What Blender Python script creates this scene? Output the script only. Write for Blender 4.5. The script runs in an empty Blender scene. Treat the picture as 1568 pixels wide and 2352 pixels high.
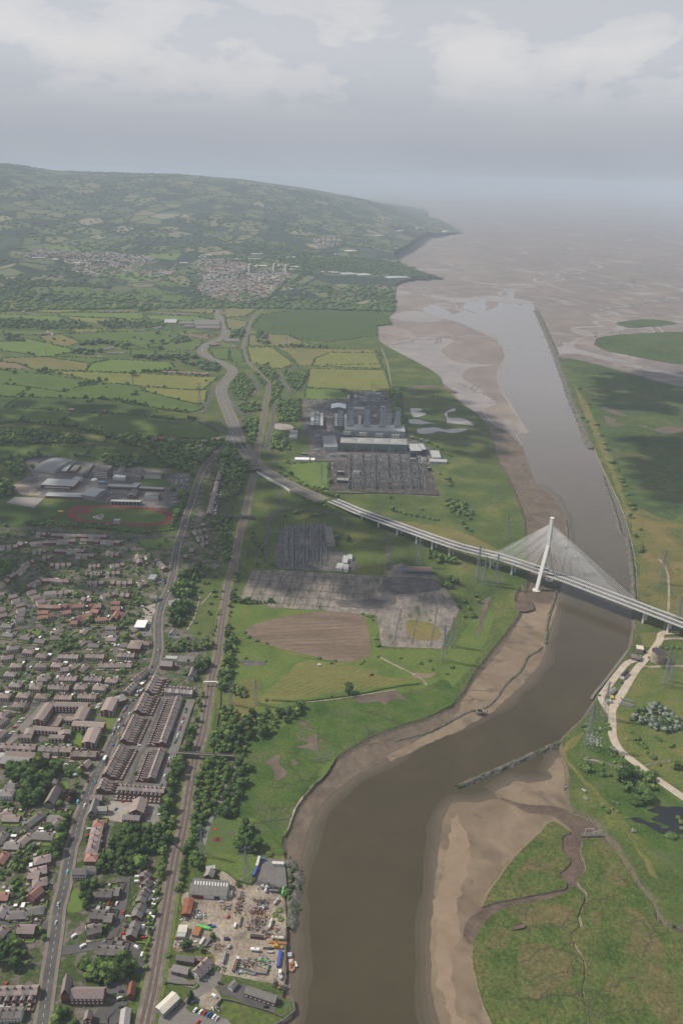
import bpy,bmesh,math,random
import numpy as np
from mathutils import Vector,Matrix,noise as mnoise
from mathutils.geometry import tessellate_polygon
rnd=random.Random(7)
R=math.radians
scene=bpy.context.scene
col=scene.collection
FOC,CX,CY=1830.0,784.0,1176.0
ROLL,H=R(1.6),592.0
TH=math.atan(771*math.cos(ROLL)/FOC)
cam_d=bpy.data.cameras.new('camera')
cam=bpy.data.objects.new('camera',cam_d)
col.objects.link(cam)
cam_d.sensor_fit='VERTICAL'
cam_d.sensor_height=36
cam_d.sensor_width=24
cam_d.lens=FOC/2352*36
cam_d.clip_start,cam_d.clip_end=1,200000
cam.matrix_world=Matrix.Translation((0,0,H))@Matrix.Rotation(math.pi/2-TH,4,'X')@Matrix.Rotation(ROLL,4,'Z')
scene.camera=cam
scene.view_settings.view_transform='Standard'
scene.view_settings.look='None'
scene.view_settings.exposure=-0.1
scene.view_settings.gamma=1
scene.view_settings.use_curve_mapping=False
scene.render.engine='CYCLES'
scene.cycles.use_denoising=True
scene.cycles.max_bounces=5
scene.cycles.diffuse_bounces=2
scene.cycles.volume_bounces=1
scene.cycles.transparent_max_bounces=6
HAZE=7.6e-5
SUN_AZ,SUN_EL=-76.0,47.0
SD=Vector((math.sin(R(SUN_AZ))*math.cos(R(SUN_EL)),math.cos(R(SUN_AZ))*math.cos(R(SUN_EL)),math.sin(R(SUN_EL))))
sun_d=bpy.data.lights.new('sun','SUN')
sun_d.energy,sun_d.angle,sun_d.color=4.5,R(0.6),(1.0,0.93,0.82)
sun=bpy.data.objects.new('sun',sun_d)
sun.rotation_euler=SD.to_track_quat('Z','Y').to_euler()
sun.location=(0,0,900)
col.objects.link(sun)
world=bpy.data.worlds.new('World')
scene.world=world
world.use_nodes=True
wt=world.node_tree
wn,wl=wt.nodes,wt.links
bg=wn['Background']
bg.inputs['Strength'].default_value=0.107
sky=wn.new('ShaderNodeTexSky')
sky.sky_type='NISHITA'
sky.sun_disc=False
sky.sun_elevation=R(SUN_EL)
sky.sun_rotation=R(SUN_AZ)
sky.altitude=500
sky.dust_density=4.0
sky.air_density=1.0
tc=wn.new('ShaderNodeTexCoord')
sep=wn.new('ShaderNodeSeparateXYZ')
wl.new(tc.outputs['Generated'],sep.inputs[0])
def wmath(op,a,b=None,c=None,clamp=False):
 n=wn.new('ShaderNodeMath');n.operation=op;n.use_clamp=clamp
 for i,v in enumerate((a,b,c)):
  if v is None:continue
  if isinstance(v,(int,float)):n.inputs[i].default_value=v
  else:wl.new(v,n.inputs[i])
 return n.outputs[0]
zc=wmath('ADD',wmath('MAXIMUM',sep.outputs[2],0.0),0.05)
px=wmath('DIVIDE',sep.outputs[0],zc)
py=wmath('DIVIDE',sep.outputs[1],zc)
comb=wn.new('ShaderNodeCombineXYZ');wl.new(px,comb.inputs[0]);wl.new(py,comb.inputs[1])
def wnoise(scale,detail,rough,off,dist=0.0):
 mp=wn.new('ShaderNodeMapping');mp.inputs['Location'].default_value=off
 mp.inputs['Scale'].default_value=(scale,scale,1)
 wl.new(comb.outputs[0],mp.inputs[0])
 n=wn.new('ShaderNodeTexNoise');n.inputs['Scale'].default_value=1.0
 n.inputs['Detail'].default_value=detail;n.inputs['Roughness'].default_value=rough
 n.inputs['Distortion'].default_value=dist
 wl.new(mp.outputs[0],n.inputs[0])
 return n.outputs[0]
def wramp(v,stops):
 n=wn.new('ShaderNodeValToRGB');e=n.color_ramp.elements
 while len(e)<len(stops):e.new(0.5)
 for el,(p,c)in zip(e,stops):
  el.position=p;el.color=(c[0],c[1],c[2],1)
 wl.new(v,n.inputs[0])
 return n.outputs[0]
def wmix(f,a,b):
 n=wn.new('ShaderNodeMix');n.data_type='RGBA'
 for s,v in((0,f),(6,a),(7,b)):
  if isinstance(v,float):n.inputs[s].default_value=v
  elif isinstance(v,tuple):n.inputs[s].default_value=(*v,1)
  else:wl.new(v,n.inputs[s])
 return n.outputs[2]
veil=wramp(wnoise(0.22,6,0.55,(3.1,1.2,0),0.6),[(0.3,(5.3,5.6,6.3)),(0.52,(6.0,6.1,6.6)),(0.75,(6.7,6.65,6.8))])
mpp=wn.new('ShaderNodeMapping');mpp.inputs['Scale'].default_value=(7.0,7.0,17.0);mpp.inputs['Location'].default_value=(3.3,1.1,0.55)
wl.new(tc.outputs['Generated'],mpp.inputs[0])
npf=wn.new('ShaderNodeTexNoise');npf.inputs['Scale'].default_value=1.0;npf.inputs['Detail'].default_value=9;npf.inputs['Roughness'].default_value=0.56;npf.inputs['Distortion'].default_value=0.15
wl.new(mpp.outputs[0],npf.inputs[0])
puff=npf.outputs[0]
puffm=wmath('MULTIPLY',wramp(puff,[(0.465,(0,0,0)),(0.505,(0.6,)*3),(0.60,(1,1,1))]),wramp(sep.outputs[2],[(0.055,(0,0,0)),(0.085,(1,1,1)),(0.135,(1,1,1)),(0.2,(0.45,0.45,0.45))]))
c1=wmix(wramp(sep.outputs[2],[(0.12,(0.85,)*3),(0.55,(0.30,)*3)]),sky.outputs[0],veil)
c2=wmix(wmath('MULTIPLY',puffm,0.5),c1,(8.3,8.05,7.75))
low=wramp(sep.outputs[2],[(0.0,(1,1,1)),(0.03,(0.92,0.92,0.92)),(0.12,(0,0,0))])
c3=wmix(low,c2,(4.1,4.38,4.9))
wl.new(c3,bg.inputs['Color'])
_cr,_sr,_ct,_st=math.cos(ROLL),math.sin(ROLL),math.cos(TH),math.sin(TH)
def hill(x,y):
 """height of the far hills (m)"""
 r=math.hypot(x,y)
 if r<3900 or y<500:return 0.0
 t=min(max((r-3900)/7300.0,0),1)
 t=t*t*(3-2*t)
 a=x/y
 pk=np.interp(a,[-0.60,-0.46,-0.40,-0.34,-0.26,-0.20,-0.13,-0.05,0.02,0.08,0.115,0.16],[520,560,640,560,560,560,520,420,290,110,25,0])
 fold=1+0.16*mnoise.noise((x/1500,y/1500,1.7))+0.06*mnoise.noise((x/500,y/500,4.2))
 return float(t*pk*(fold if t<.8 else 1+(fold-1)*(1-t)*5))
def P(x,y,z=0.0):
 u=(x-CX)/FOC;v=(CY-y)/FOC
 u,v=u*_cr-v*_sr,u*_sr+v*_cr
 dy=_ct+v*_st;dz=-_st+v*_ct
 t=(z-H)/dz
 return Vector((u*t,dy*t,z))
def PH(x,y):
 p=P(x,y)
 if p.length<3600:return p
 zz=0.0
 for i in range(30):
  zz=zz*.6+.4*hill(p.x,p.y)
  q=P(x,y,zz)
  if q.y<0 or q.y>60000:break
  p=q
 p.z=hill(p.x,p.y)
 return p
def PS(pts,z=0.0):return[P(a,b,z)for a,b in pts]
def frame(ox,oy,s):
 def f(*pts):return[(ox+a*s,oy+b*s)for a,b in pts]
 return f
T3=1/3.0
fA,fB,fC=frame(0,816.7,T3),frame(522.7,816.7,T3),frame(1045.3,816.7,T3)
fD,fE,fF=frame(0,1184.2,T3),frame(522.7,1184.2,T3),frame(1045.3,1184.2,T3)
fG,fH,fI=frame(0,1551.7,T3),frame(522.7,1551.7,T3),frame(1045.3,1551.7,T3)
fJ,fK=frame(0,1943.7,T3),frame(522.7,1943.7,T3)
fQ,fN,fS=frame(0,1551.7,.20833),frame(0,1919.2,.23958),frame(375.7,1919.2,.20833)
fR,fW=frame(212.3,1535.3,.20833),frame(1339.3,1453.7,.14583)
fX,fM,fZ=frame(686,890.2,.22917),frame(980,1755.8,.375),frame(1143.3,1159.7,.27083)
fU,fO,fY=frame(424.7,702.3,.20833),frame(865.7,669.7,.4479),frame(0,1012.7,.29167)
fV,fL=frame(0,571.7,T3),frame(457.3,539,.20833)
def f0(*pts):return list(pts)
MATS={}
def mat(name,cols,scale=0.05,rough=0.9,bump=0.0,fine=None,fam=0.25,stretch=(1,1,1),per_obj=0.0,local=False,spec=0.08,dist=0.0,detail=6,stops=None,metal=0.0,nrough=0.6,big=None,bumpscale=None):
 """noise-blended colours; scale in 1/m; fine = scale of a second grain, fam its strength; big = (scale, colour, lo, hi) patches"""
 if name in MATS:return MATS[name]
 m=bpy.data.materials.new(name);m.use_nodes=True
 nt=m.node_tree;N,L=nt.nodes,nt.links
 b=N['Principled BSDF']
 b.inputs['Roughness'].default_value=rough
 b.inputs['Specular IOR Level'].default_value=spec
 b.inputs['Metallic'].default_value=metal
 if local:
  t=N.new('ShaderNodeTexCoord');src=t.outputs['Object']
 else:
  t=N.new('ShaderNodeNewGeometry');src=t.outputs['Position']
 mp=N.new('ShaderNodeMapping');mp.inputs['Scale'].default_value=stretch
 L.new(src,mp.inputs[0])
 def nz(sc,det=detail,d=dist,r=nrough):
  n=N.new('ShaderNodeTexNoise');n.inputs['Scale'].default_value=sc
  n.inputs['Detail'].default_value=det;n.inputs['Distortion'].default_value=d;n.inputs['Roughness'].default_value=r
  L.new(mp.outputs[0],n.inputs['Vector']);return n.outputs[0]
 cr=N.new('ShaderNodeValToRGB');e=cr.color_ramp.elements
 while len(e)<len(cols):e.new(0.5)
 for i,(el,c)in enumerate(zip(e,cols)):
  el.position=(0.34+0.32*i/max(1,len(cols)-1))if stops is None else stops[i]
  el.color=(*c,1)
 L.new(nz(scale),cr.inputs[0])
 out=cr.outputs[0]
 def mul(o,fac_out,lo,hi):
  mr=N.new('ShaderNodeMapRange');mr.inputs[1].default_value=0.3;mr.inputs[2].default_value=0.7
  mr.inputs[3].default_value=lo;mr.inputs[4].default_value=hi
  L.new(fac_out,mr.inputs[0])
  x=N.new('ShaderNodeMix');x.data_type='RGBA';x.blend_type='MULTIPLY';x.inputs[0].default_value=1
  L.new(o,x.inputs[6]);L.new(mr.outputs[0],x.inputs[7]);return x.outputs[2]
 if big:
  for(sc,c,lo,hi,*rg)in big:
   mr=N.new('ShaderNodeMapRange');mr.inputs[1].default_value=lo;mr.inputs[2].default_value=hi
   L.new(nz(sc),mr.inputs[0])
   x=N.new('ShaderNodeMix');x.data_type='RGBA'
   L.new(mr.outputs[0],x.inputs[0]);L.new(out,x.inputs[6]);x.inputs[7].default_value=(*c,1)
   out=x.outputs[2]
   if rg:
    rr=N.new('ShaderNodeMapRange');rr.inputs[3].default_value=rough;rr.inputs[4].default_value=rg[0]
    L.new(mr.outputs[0],rr.inputs[0]);L.new(rr.outputs[0],b.inputs['Roughness'])
 if fine:
  out=mul(out,nz(fine,4,0),1-fam,1+fam)
 if per_obj:
  oi=N.new('ShaderNodeObjectInfo')
  mr=N.new('ShaderNodeMapRange');mr.inputs[3].default_value=1-per_obj;mr.inputs[4].default_value=1+per_obj
  L.new(oi.outputs['Random'],mr.inputs[0])
  x=N.new('ShaderNodeMix');x.data_type='RGBA';x.blend_type='MULTIPLY';x.inputs[0].default_value=1
  L.new(out,x.inputs[6]);L.new(mr.outputs[0],x.inputs[7]);out=x.outputs[2]
 L.new(out,b.inputs['Base Color'])
 if bump:
  bp=N.new('ShaderNodeBump');bp.inputs['Strength'].default_value=min(1,bump);bp.inputs['Distance'].default_value=1.0 if bump<=1 else bump
  L.new(nz(bumpscale or(fine or scale*6),4,0),bp.inputs['Height']);L.new(bp.outputs[0],b.inputs['Normal'])
 MATS[name]=m
 return m
def plain(name,c,rough=0.7,per_obj=0.0,metal=0.0,spec=0.3):
 return mat(name,[tuple(v*.88 for v in c),tuple(min(1,v*1.1)for v in c)],scale=0.9,rough=rough,per_obj=per_obj,local=True,metal=metal,spec=spec,detail=3)
def tag(o,label=None,cat=None,group=None,kind=None):
 if label:o['label']=label
 if cat:o['category']=cat
 if group:o['group']=group
 if kind:o['kind']=kind
 return o
def link(name,me,parent=None):
 o=bpy.data.objects.new(name,me);col.objects.link(o)
 if parent is not None:o.parent=parent
 return o
def empty(name,loc=(0,0,0),rz=0.0):
 o=bpy.data.objects.new(name,None);col.objects.link(o)
 o.location=loc;o.rotation_euler=(0,0,rz);o.empty_display_size=1
 return o
ICO=None
class MB:
 def __init__(s):s.v,s.f,s.m=[],[],[]
 def add(s,vs,fs,mi=0):
  k=len(s.v);s.v+=[tuple(p)for p in vs];s.f+=[tuple(i+k for i in f)for f in fs];s.m+=[mi]*len(fs)
 def box(s,c,d,mi=0,rz=0.0,taper=1.0,top=None):
  """c = centre of the bottom, d = size"""
  x,y,z=d[0]/2,d[1]/2,d[2];ca,sa=math.cos(rz),math.sin(rz);vs=[]
  for zz,k in((0,1.0),(z,taper)):
   for a,b in((-x,-y),(x,-y),(x,y),(-x,y)):
    a,b=a*k,b*k
    vs.append((c[0]+a*ca-b*sa,c[1]+a*sa+b*ca,c[2]+zz))
  s.add(vs,[(3,2,1,0),(0,1,5,4),(1,2,6,5),(2,3,7,6),(3,0,4,7)],mi);s.add(vs[4:],[(0,1,2,3)],mi if top is None else top)
 def quad(s,a,b,c,d,mi=0):s.add([a,b,c,d],[(0,1,2,3)],mi)
 def bar(s,p,q,r,mi=0,n=4,r2=None,cap=True):
  p,q=Vector(p),Vector(q);d=q-p
  if d.length<1e-6:return
  d.normalize();u=d.orthogonal().normalized();w=d.cross(u);vs=[]
  for c,rr in((p,r),(q,r if r2 is None else r2)):
   for i in range(n):
    a=2*math.pi*(i+.5)/n
    vs.append(c+(u*math.cos(a)+w*math.sin(a))*rr)
  fs=[(i,(i+1)%n,n+(i+1)%n,n+i)for i in range(n)]
  if cap:fs+=[tuple(range(n))[::-1],tuple(range(n,2*n))]
  s.add(vs,fs,mi)
 def prism(s,pts,z0,z1,mi=0,top=None):
  n=len(pts);A=sum(pts[i][0]*pts[(i+1)%n][1]-pts[(i+1)%n][0]*pts[i][1]for i in range(n))
  if A<0:pts=list(pts)[::-1]
  vs=[(p[0],p[1],z0)for p in pts]+[(p[0],p[1],z1)for p in pts]
  s.add(vs,[(i,(i+1)%n,n+(i+1)%n,n+i)for i in range(n)],mi)
  tr=tessellate_polygon([[Vector((p[0],p[1],0))for p in pts]])
  s.add(vs[n:],[t if _ccw(pts,t)else t[::-1]for t in tr],mi if top is None else top)
 def gable(s,c,d,zr,mi=0,rz=0.0,ov=0.35,wall=None,th=0.18):
  """pitched roof, ridge along x; c centre at eaves level, d = (len, width), zr = rise; wall = material of the gable triangles"""
  x,y=d[0]/2,d[1]/2;ca,sa=math.cos(rz),math.sin(rz)
  def t(a,b,z):return(c[0]+a*ca-b*sa,c[1]+a*sa+b*ca,c[2]+z)
  k=zr/y;X,Y=x+ov,y+ov;e=-ov*k
  top=[t(-X,-Y,e+th),t(X,-Y,e+th),t(X,0,zr+th),t(-X,0,zr+th),t(X,Y,e+th),t(-X,Y,e+th)]
  bot=[t(-X,-Y,e),t(X,-Y,e),t(X,0,zr),t(-X,0,zr),t(X,Y,e),t(-X,Y,e)]
  s.add(top+bot,[(0,1,2,3),(3,2,4,5),(7,6,9,8),(8,9,11,10),(0,6,7,1),(5,4,10,11),(1,7,8,2),(2,8,10,4),(0,3,9,6),(3,5,11,9)],mi)
  if wall is not None:
   s.add([t(-x,-y,0),t(-x,y,0),t(-x,0,zr-.02)],[(0,2,1)],wall);s.add([t(x,-y,0),t(x,y,0),t(x,0,zr-.02)],[(0,1,2)],wall)
 def hip(s,c,d,zr,mi=0,rz=0.0,ov=0.35,inset=None,th=0.15):
  x,y=d[0]/2+ov,d[1]/2+ov;ca,sa=math.cos(rz),math.sin(rz)
  def t(a,b,z):return(c[0]+a*ca-b*sa,c[1]+a*sa+b*ca,c[2]+z)
  i=min(x,y)if inset is None else inset;r=max(x-i,0.0)
  s.add([t(-x,-y,0),t(x,-y,0),t(x,y,0),t(-x,y,0),t(-x,-y,th),t(x,-y,th),t(x,y,th),t(-x,y,th),t(-r,0,zr),t(r,0,zr)],[(3,2,1,0),(0,1,5,4),(1,2,6,5),(2,3,7,6),(3,0,4,7),(4,5,9,8),(5,6,9),(6,7,8,9),(7,4,8)],mi)
 def ball(s,c,r,mi=0,sub=1,sq=1.0,jit=0.0,seed=0):
  V,F_=ico(sub);q=random.Random(seed)
  s.add([(c[0]+p[0]*r*(1+jit*(q.random()-.5)),c[1]+p[1]*r*(1+jit*(q.random()-.5)),c[2]+p[2]*r*sq*(1+jit*(q.random()-.5)))for p in V],F_,mi)
 def mesh(s,name,mats):
  me=bpy.data.meshes.new(name)
  me.from_pydata(s.v,[],s.f)
  for m in(mats if isinstance(mats,(list,tuple))else[mats]):me.materials.append(m)
  if any(s.m):me.polygons.foreach_set('material_index',s.m)
  me.update()
  return me
 def build(s,name,mats,parent=None):return link(name,s.mesh(name,mats),parent)
_ico={}
def ico(sub):
 if sub not in _ico:
  bm=bmesh.new();bmesh.ops.create_icosphere(bm,subdivisions=sub,radius=1)
  bm.verts.ensure_lookup_table()
  _ico[sub]=([tuple(v.co)for v in bm.verts],[tuple(v.index for v in f.verts)for f in bm.faces]);bm.free()
 return _ico[sub]
def _ccw(p,t):
 a,b,c=p[t[0]],p[t[1]],p[t[2]]
 return(b[0]-a[0])*(c[1]-a[1])-(c[0]-a[0])*(b[1]-a[1])>0
def wobble(pts,step,amp,closed=True,seed=0.0,smooth=True):
 """resample an outline (world points), round it a little and roughen it"""
 pts=[Vector((p[0],p[1],0))for p in pts];n=len(pts);out=[]
 for i in range(n if closed else n-1):
  p1,p2=pts[i],pts[(i+1)%n]
  p0=pts[i-1]if(closed or i>0)else p1
  p3=pts[(i+2)%n]if(closed or i+2<n)else p2
  k=max(1,min(60,int((p2-p1).length/step)))
  for j in range(k):
   t=j/k
   q=0.5*((2*p1)+(-p0+p2)*t+(2*p0-5*p1+4*p2-p3)*t*t+(-p0+3*p1-3*p2+p3)*t**3)if smooth else p1.lerp(p2,t)
   out.append(q)
 if not closed:out.append(pts[-1])
 if amp:
  for q in out:
   s=1/(step*3)
   q.x+=amp*(mnoise.noise((q.x*s,q.y*s,seed))+.6*mnoise.noise((q.x*s*3,q.y*s*3,seed+5)))
   q.y+=amp*(mnoise.noise((q.x*s,q.y*s,seed+20))+.6*mnoise.noise((q.x*s*3,q.y*s*3,seed+25)))
 return out
LAY=[0.0]
def sheet(name,pts,m,z,step=None,amp=None,skirt=0.0,kind='structure',smooth=True,d=True,skirt_m=None):
 """flat ground cover with an uneven edge; pts in picture coordinates (d) or metres"""
 w=PS(pts)if d else[Vector((p[0],p[1],0))for p in pts]
 c=sum(w,Vector())/len(w)
 dist=max(150,c.length)
 st=step or dist*0.006;am=(st*.45 if amp is None else amp)
 w=wobble(w,st,am,True,rnd.random()*50,smooth)if st<1e6 else w
 A=sum(w[i].x*w[(i+1)%len(w)].y-w[(i+1)%len(w)].x*w[i].y for i in range(len(w)))
 if A<0:w=w[::-1]
 b=MB();vs=[(p.x,p.y,z)for p in w]
 tr=tessellate_polygon([[Vector((p.x,p.y,0))for p in w]])
 b.add(vs,[t if _ccw(w,t)else t[::-1]for t in tr],0)
 if skirt:
  n=len(w);b.add(vs+[(p.x,p.y,z-skirt)for p in w],[(i,n+i,n+(i+1)%n,(i+1)%n)for i in range(n)],1)
 o=b.build(name,[m,skirt_m or m])
 if kind:o['kind']=kind
 return o
def path_pts(pts,step=8.0,z=0.0,d=True,zf=None):
 w=[P(a,b,zf((a,b))if zf else z)for a,b in pts]if d else[Vector(p)for p in pts]
 zs=[p.z for p in w]
 out=[]
 n=len(w)
 for i in range(n-1):
  p1,p2=w[i],w[i+1];p0=w[i-1]if i else p1;p3=w[i+2]if i+2<n else p2
  k=max(1,min(80,int((p2-p1).length/step)))
  for j in range(k):
   t=j/k
   out.append(0.5*((2*p1)+(-p0+p2)*t+(2*p0-5*p1+4*p2-p3)*t*t+(-p0+3*p1-3*p2+p3)*t**3))
 out.append(w[-1].copy())
 return out
def normals(w):
 ns=[]
 for i in range(len(w)):
  t=w[min(i+1,len(w)-1)]-w[max(i-1,0)];t.z=0
  t=t.normalized()if t.length>1e-6 else Vector((0,1,0))
  ns.append(Vector((-t.y,t.x,0)))
 return ns
def ribbon(b,w,off0,off1,dz,mi=0,w0=None):
 ns=normals(w);n=len(w)
 vs=[p+nn*off0+Vector((0,0,dz))for p,nn in zip(w,ns)]+[p+nn*off1+Vector((0,0,dz))for p,nn in zip(w,ns)]
 b.add(vs,[(i,i+1,n+i+1,n+i)if off0>off1 else(i,n+i,n+i+1,i+1)for i in range(n-1)],mi)
def dashes(b,w,off,wid,dz,on,gap,mi=0):
 ns=normals(w);acc=0.0
 for i in range(len(w)-1):
  L_=(w[i+1]-w[i]).length;a=acc%(on+gap)
  t=0.0
  while t<L_:
   ph=(acc+t)%(on+gap)
   if ph<on:
    e=min(L_,t+on-ph)
    d=(w[i+1]-w[i])/L_;nn=ns[i];z=Vector((0,0,dz))
    p,q=w[i]+d*t+nn*off,w[i]+d*e+nn*off
    b.quad(p-nn*wid+z,q-nn*wid+z,q+nn*wid+z,p+nn*wid+z,mi)
    t=e+1e-4
   else:t+=on+gap-ph+1e-4
  acc+=L_
ORD='zeroth first second third fourth fifth sixth seventh eighth ninth tenth eleventh twelfth thirteenth fourteenth fifteenth sixteenth seventeenth eighteenth nineteenth'.split()
TENS={2:'twent',3:'thirt',4:'fort',5:'fift',6:'sixt',7:'sevent',8:'eight',9:'ninet'}
def ordi(n):
 if n<20:return ORD[n]
 if n>=100:return '%dth'%n
 t,u=divmod(n,10)
 return TENS[t]+'ieth' if u==0 else TENS[t]+'y-'+ORD[u]
LANDMARKS={}
PENDING=[]
def later(o,desc):PENDING.append((o,desc,o.location.x,o.location.y));return o
G_=(0.062,0.098,0.022);GD=(0.040,0.068,0.018);GY=(0.135,0.140,0.042);GO=(0.115,0.100,0.045);GB=(0.085,0.135,0.026)
M_land=mat('rough_pasture',[(0.048,0.076,0.02),(0.072,0.104,0.026),GY],0.012,fine=0.25,fam=0.35,big=[(0.05,(0.10,0.095,0.04),0.56,0.7)],bump=0.4)
M_grass=mat('meadow_grass',[(0.075,0.11,0.026),(0.10,0.145,0.032),(0.125,0.148,0.04)],0.02,fine=0.4,fam=0.3,bump=0.3)
M_lush=mat('lush_marsh_grass',[(0.038,0.074,0.015),(0.062,0.105,0.021),(0.092,0.116,0.032)],0.03,fine=0.35,fam=0.35,big=[(0.022,(0.085,0.105,0.045),0.52,0.66)],bump=0.5)
M_marsh=mat('salt_marsh_turf',[(0.048,0.086,0.018),(0.080,0.108,0.027),(0.118,0.118,0.040)],0.035,fine=0.42,fam=0.6,nrough=.72,big=[(0.028,(0.135,0.108,0.046),0.54,0.70)],bump=0.8)
M_dark=mat('dark_marsh',[(0.044,0.074,0.024),(0.062,0.094,0.029),(0.088,0.104,0.036)],0.006,fine=0.06,fam=0.3,big=[(0.004,(0.10,0.095,0.035),0.56,0.7)])
M_dry=mat('dry_grass',[(0.11,0.118,0.034),(0.145,0.136,0.044),(0.185,0.15,0.058)],0.02,fine=0.3,fam=0.25,bump=0.3)
M_hay=mat('mown_hay',[(0.10,0.13,0.032),(0.135,0.145,0.042),(0.175,0.165,0.055)],0.018,fine=0.22,fam=0.22,stretch=(0.35,1.7,1),bump=0.2)
M_soil=mat('bare_brown_field',[(0.125,0.090,0.062),(0.17,0.125,0.09),(0.20,0.15,0.11)],0.016,fine=0.16,fam=0.18,stretch=(0.5,2.2,1),big=[(0.03,(0.085,0.085,0.045),0.6,0.75)])
M_sand=mat('tidal_sand',[(0.168,0.126,0.083),(0.206,0.156,0.105),(0.24,0.184,0.127)],0.012,rough=0.75,fine=0.09,fam=0.10,dist=1.2,big=[(0.017,(0.115,0.09,0.066),0.50,0.70,0.45),(0.05,(0.10,0.08,0.06),0.62,0.74)])
M_mud=mat('wet_estuary_mud',[(0.10,0.078,0.057),(0.132,0.102,0.075),(0.165,0.128,0.094)],0.03,rough=0.6,fine=0.2,fam=0.14,dist=1.0,big=[(0.05,(0.10,0.08,0.06),0.56,0.7,0.35)],bump=0.25)
M_creek=mat('creek_mud',[(0.085,0.062,0.046),(0.115,0.085,0.064),(0.14,0.105,0.08)],0.06,rough=0.5,fine=0.3,fam=0.2,bump=0.4)
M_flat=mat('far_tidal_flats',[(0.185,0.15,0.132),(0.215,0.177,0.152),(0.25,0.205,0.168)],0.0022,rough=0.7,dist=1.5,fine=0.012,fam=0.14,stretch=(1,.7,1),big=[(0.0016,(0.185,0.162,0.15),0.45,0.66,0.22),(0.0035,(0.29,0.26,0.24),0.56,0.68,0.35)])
M_gravel=mat('pale_gravel_track',[(0.36,0.30,0.23),(0.44,0.37,0.29),(0.48,0.41,0.33)],0.1,fine=0.7,fam=0.15)
M_conc=mat('old_concrete',[(0.12,0.105,0.09),(0.20,0.175,0.15),(0.28,0.245,0.21)],0.06,fine=0.35,fam=0.3,big=[(0.03,(0.075,0.085,0.04),0.57,0.66)],stretch=(1.6,0.6,1))
M_pad=mat('dark_hardstanding',[(0.075,0.07,0.066),(0.11,0.10,0.095),(0.15,0.14,0.13)],0.07,fine=0.4,fam=0.25)
M_tarmac=mat('asphalt',[(0.075,0.073,0.07),(0.095,0.09,0.086),(0.12,0.115,0.108)],0.06,fine=0.9,fam=0.12)
M_pave=mat('pavement_slabs',[(0.16,0.145,0.13),(0.21,0.19,0.17)],0.2,fine=1.2,fam=0.15)
M_yard=mat('dusty_yard',[(0.20,0.165,0.125),(0.29,0.24,0.185),(0.35,0.30,0.235)],0.05,fine=0.4,fam=0.25,big=[(0.06,(0.13,0.115,0.10),0.55,0.7)])
M_town=mat('gardens_and_yards',[(0.045,0.072,0.02),(0.062,0.082,0.03),(0.15,0.13,0.11)],0.07,fine=0.35,fam=0.4,stops=[0.36,0.47,0.57],bump=0.3)
M_urban=mat('back_yard_paving',[(0.10,0.09,0.082),(0.14,0.125,0.112),(0.19,0.17,0.15)],0.12,fine=0.6,fam=0.3)
M_lot=mat('pale_car_park',[(0.27,0.235,0.20),(0.36,0.32,0.28)],0.08,fine=0.6,fam=0.15)
M_track=mat('red_running_track',[(0.16,0.042,0.042),(0.20,0.055,0.05)],0.08,fine=0.5,fam=0.12)
M_ballast=mat('rail_ballast',[(0.14,0.118,0.098),(0.18,0.152,0.128),(0.22,0.188,0.16)],0.15,fine=1.4,fam=0.22)
M_rail=plain('rusty_rail',(0.13,0.085,0.06),0.5)
M_white=plain('white_paint',(0.78,0.78,0.76),0.6)
M_line=plain('road_paint',(0.62,0.62,0.58),0.7)
M_yel=plain('yellow_paint',(0.55,0.36,0.06),0.7)
M_stone=mat('dark_rubble',[(0.07,0.068,0.058),(0.13,0.12,0.10),(0.20,0.185,0.16)],0.5,fine=1.6,fam=0.4,big=[(0.08,(0.06,0.08,0.03),0.5,0.62)])
M_quay=mat('quay_stone',[(0.11,0.10,0.085),(0.16,0.145,0.12)],0.3,fine=1.0,fam=0.3)
M_bank=mat('eroded_bank',[(0.24,0.20,0.155),(0.40,0.345,0.275)],0.15,fine=0.6,fam=0.3)
M_pond=mat('dark_pond',[(0.012,0.014,0.014),(0.02,0.02,0.02)],0.05,rough=0.12,spec=0.5)
M_lagoon=mat('silvery_lagoon',[(0.24,0.22,0.20),(0.30,0.27,0.25)],0.02,rough=0.2,spec=0.5)
mw=bpy.data.materials.new('river_water');mw.use_nodes=True;MATS['river_water']=mw
nt=mw.node_tree;N,L=nt.nodes,nt.links;pb=N['Principled BSDF']
pb.inputs['Roughness'].default_value=0.16;pb.inputs['IOR'].default_value=1.38
g=N.new('ShaderNodeNewGeometry')
n1=N.new('ShaderNodeTexNoise');n1.inputs['Scale'].default_value=0.006;n1.inputs['Detail'].default_value=5;n1.inputs['Distortion'].default_value=1.0
L.new(g.outputs['Position'],n1.inputs['Vector'])
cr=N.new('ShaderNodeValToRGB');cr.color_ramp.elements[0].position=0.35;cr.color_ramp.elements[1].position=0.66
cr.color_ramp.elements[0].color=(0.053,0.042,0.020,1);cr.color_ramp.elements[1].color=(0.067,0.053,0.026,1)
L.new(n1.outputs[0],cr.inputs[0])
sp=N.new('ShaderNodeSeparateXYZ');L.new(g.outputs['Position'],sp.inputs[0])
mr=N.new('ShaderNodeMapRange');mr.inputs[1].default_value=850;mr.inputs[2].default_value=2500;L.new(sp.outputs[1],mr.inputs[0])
xw=N.new('ShaderNodeMix');xw.data_type='RGBA';L.new(mr.outputs[0],xw.inputs[0]);L.new(cr.outputs[0],xw.inputs[6]);xw.inputs[7].default_value=(0.185,0.16,0.143,1)  # base colour pales with distance: silt, and sky reflection put into the colour
n3=N.new('ShaderNodeTexNoise');n3.inputs['Scale'].default_value=0.02;n3.inputs['Detail'].default_value=6;n3.inputs['Distortion'].default_value=2.5;L.new(g.outputs['Position'],n3.inputs['Vector'])
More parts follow.
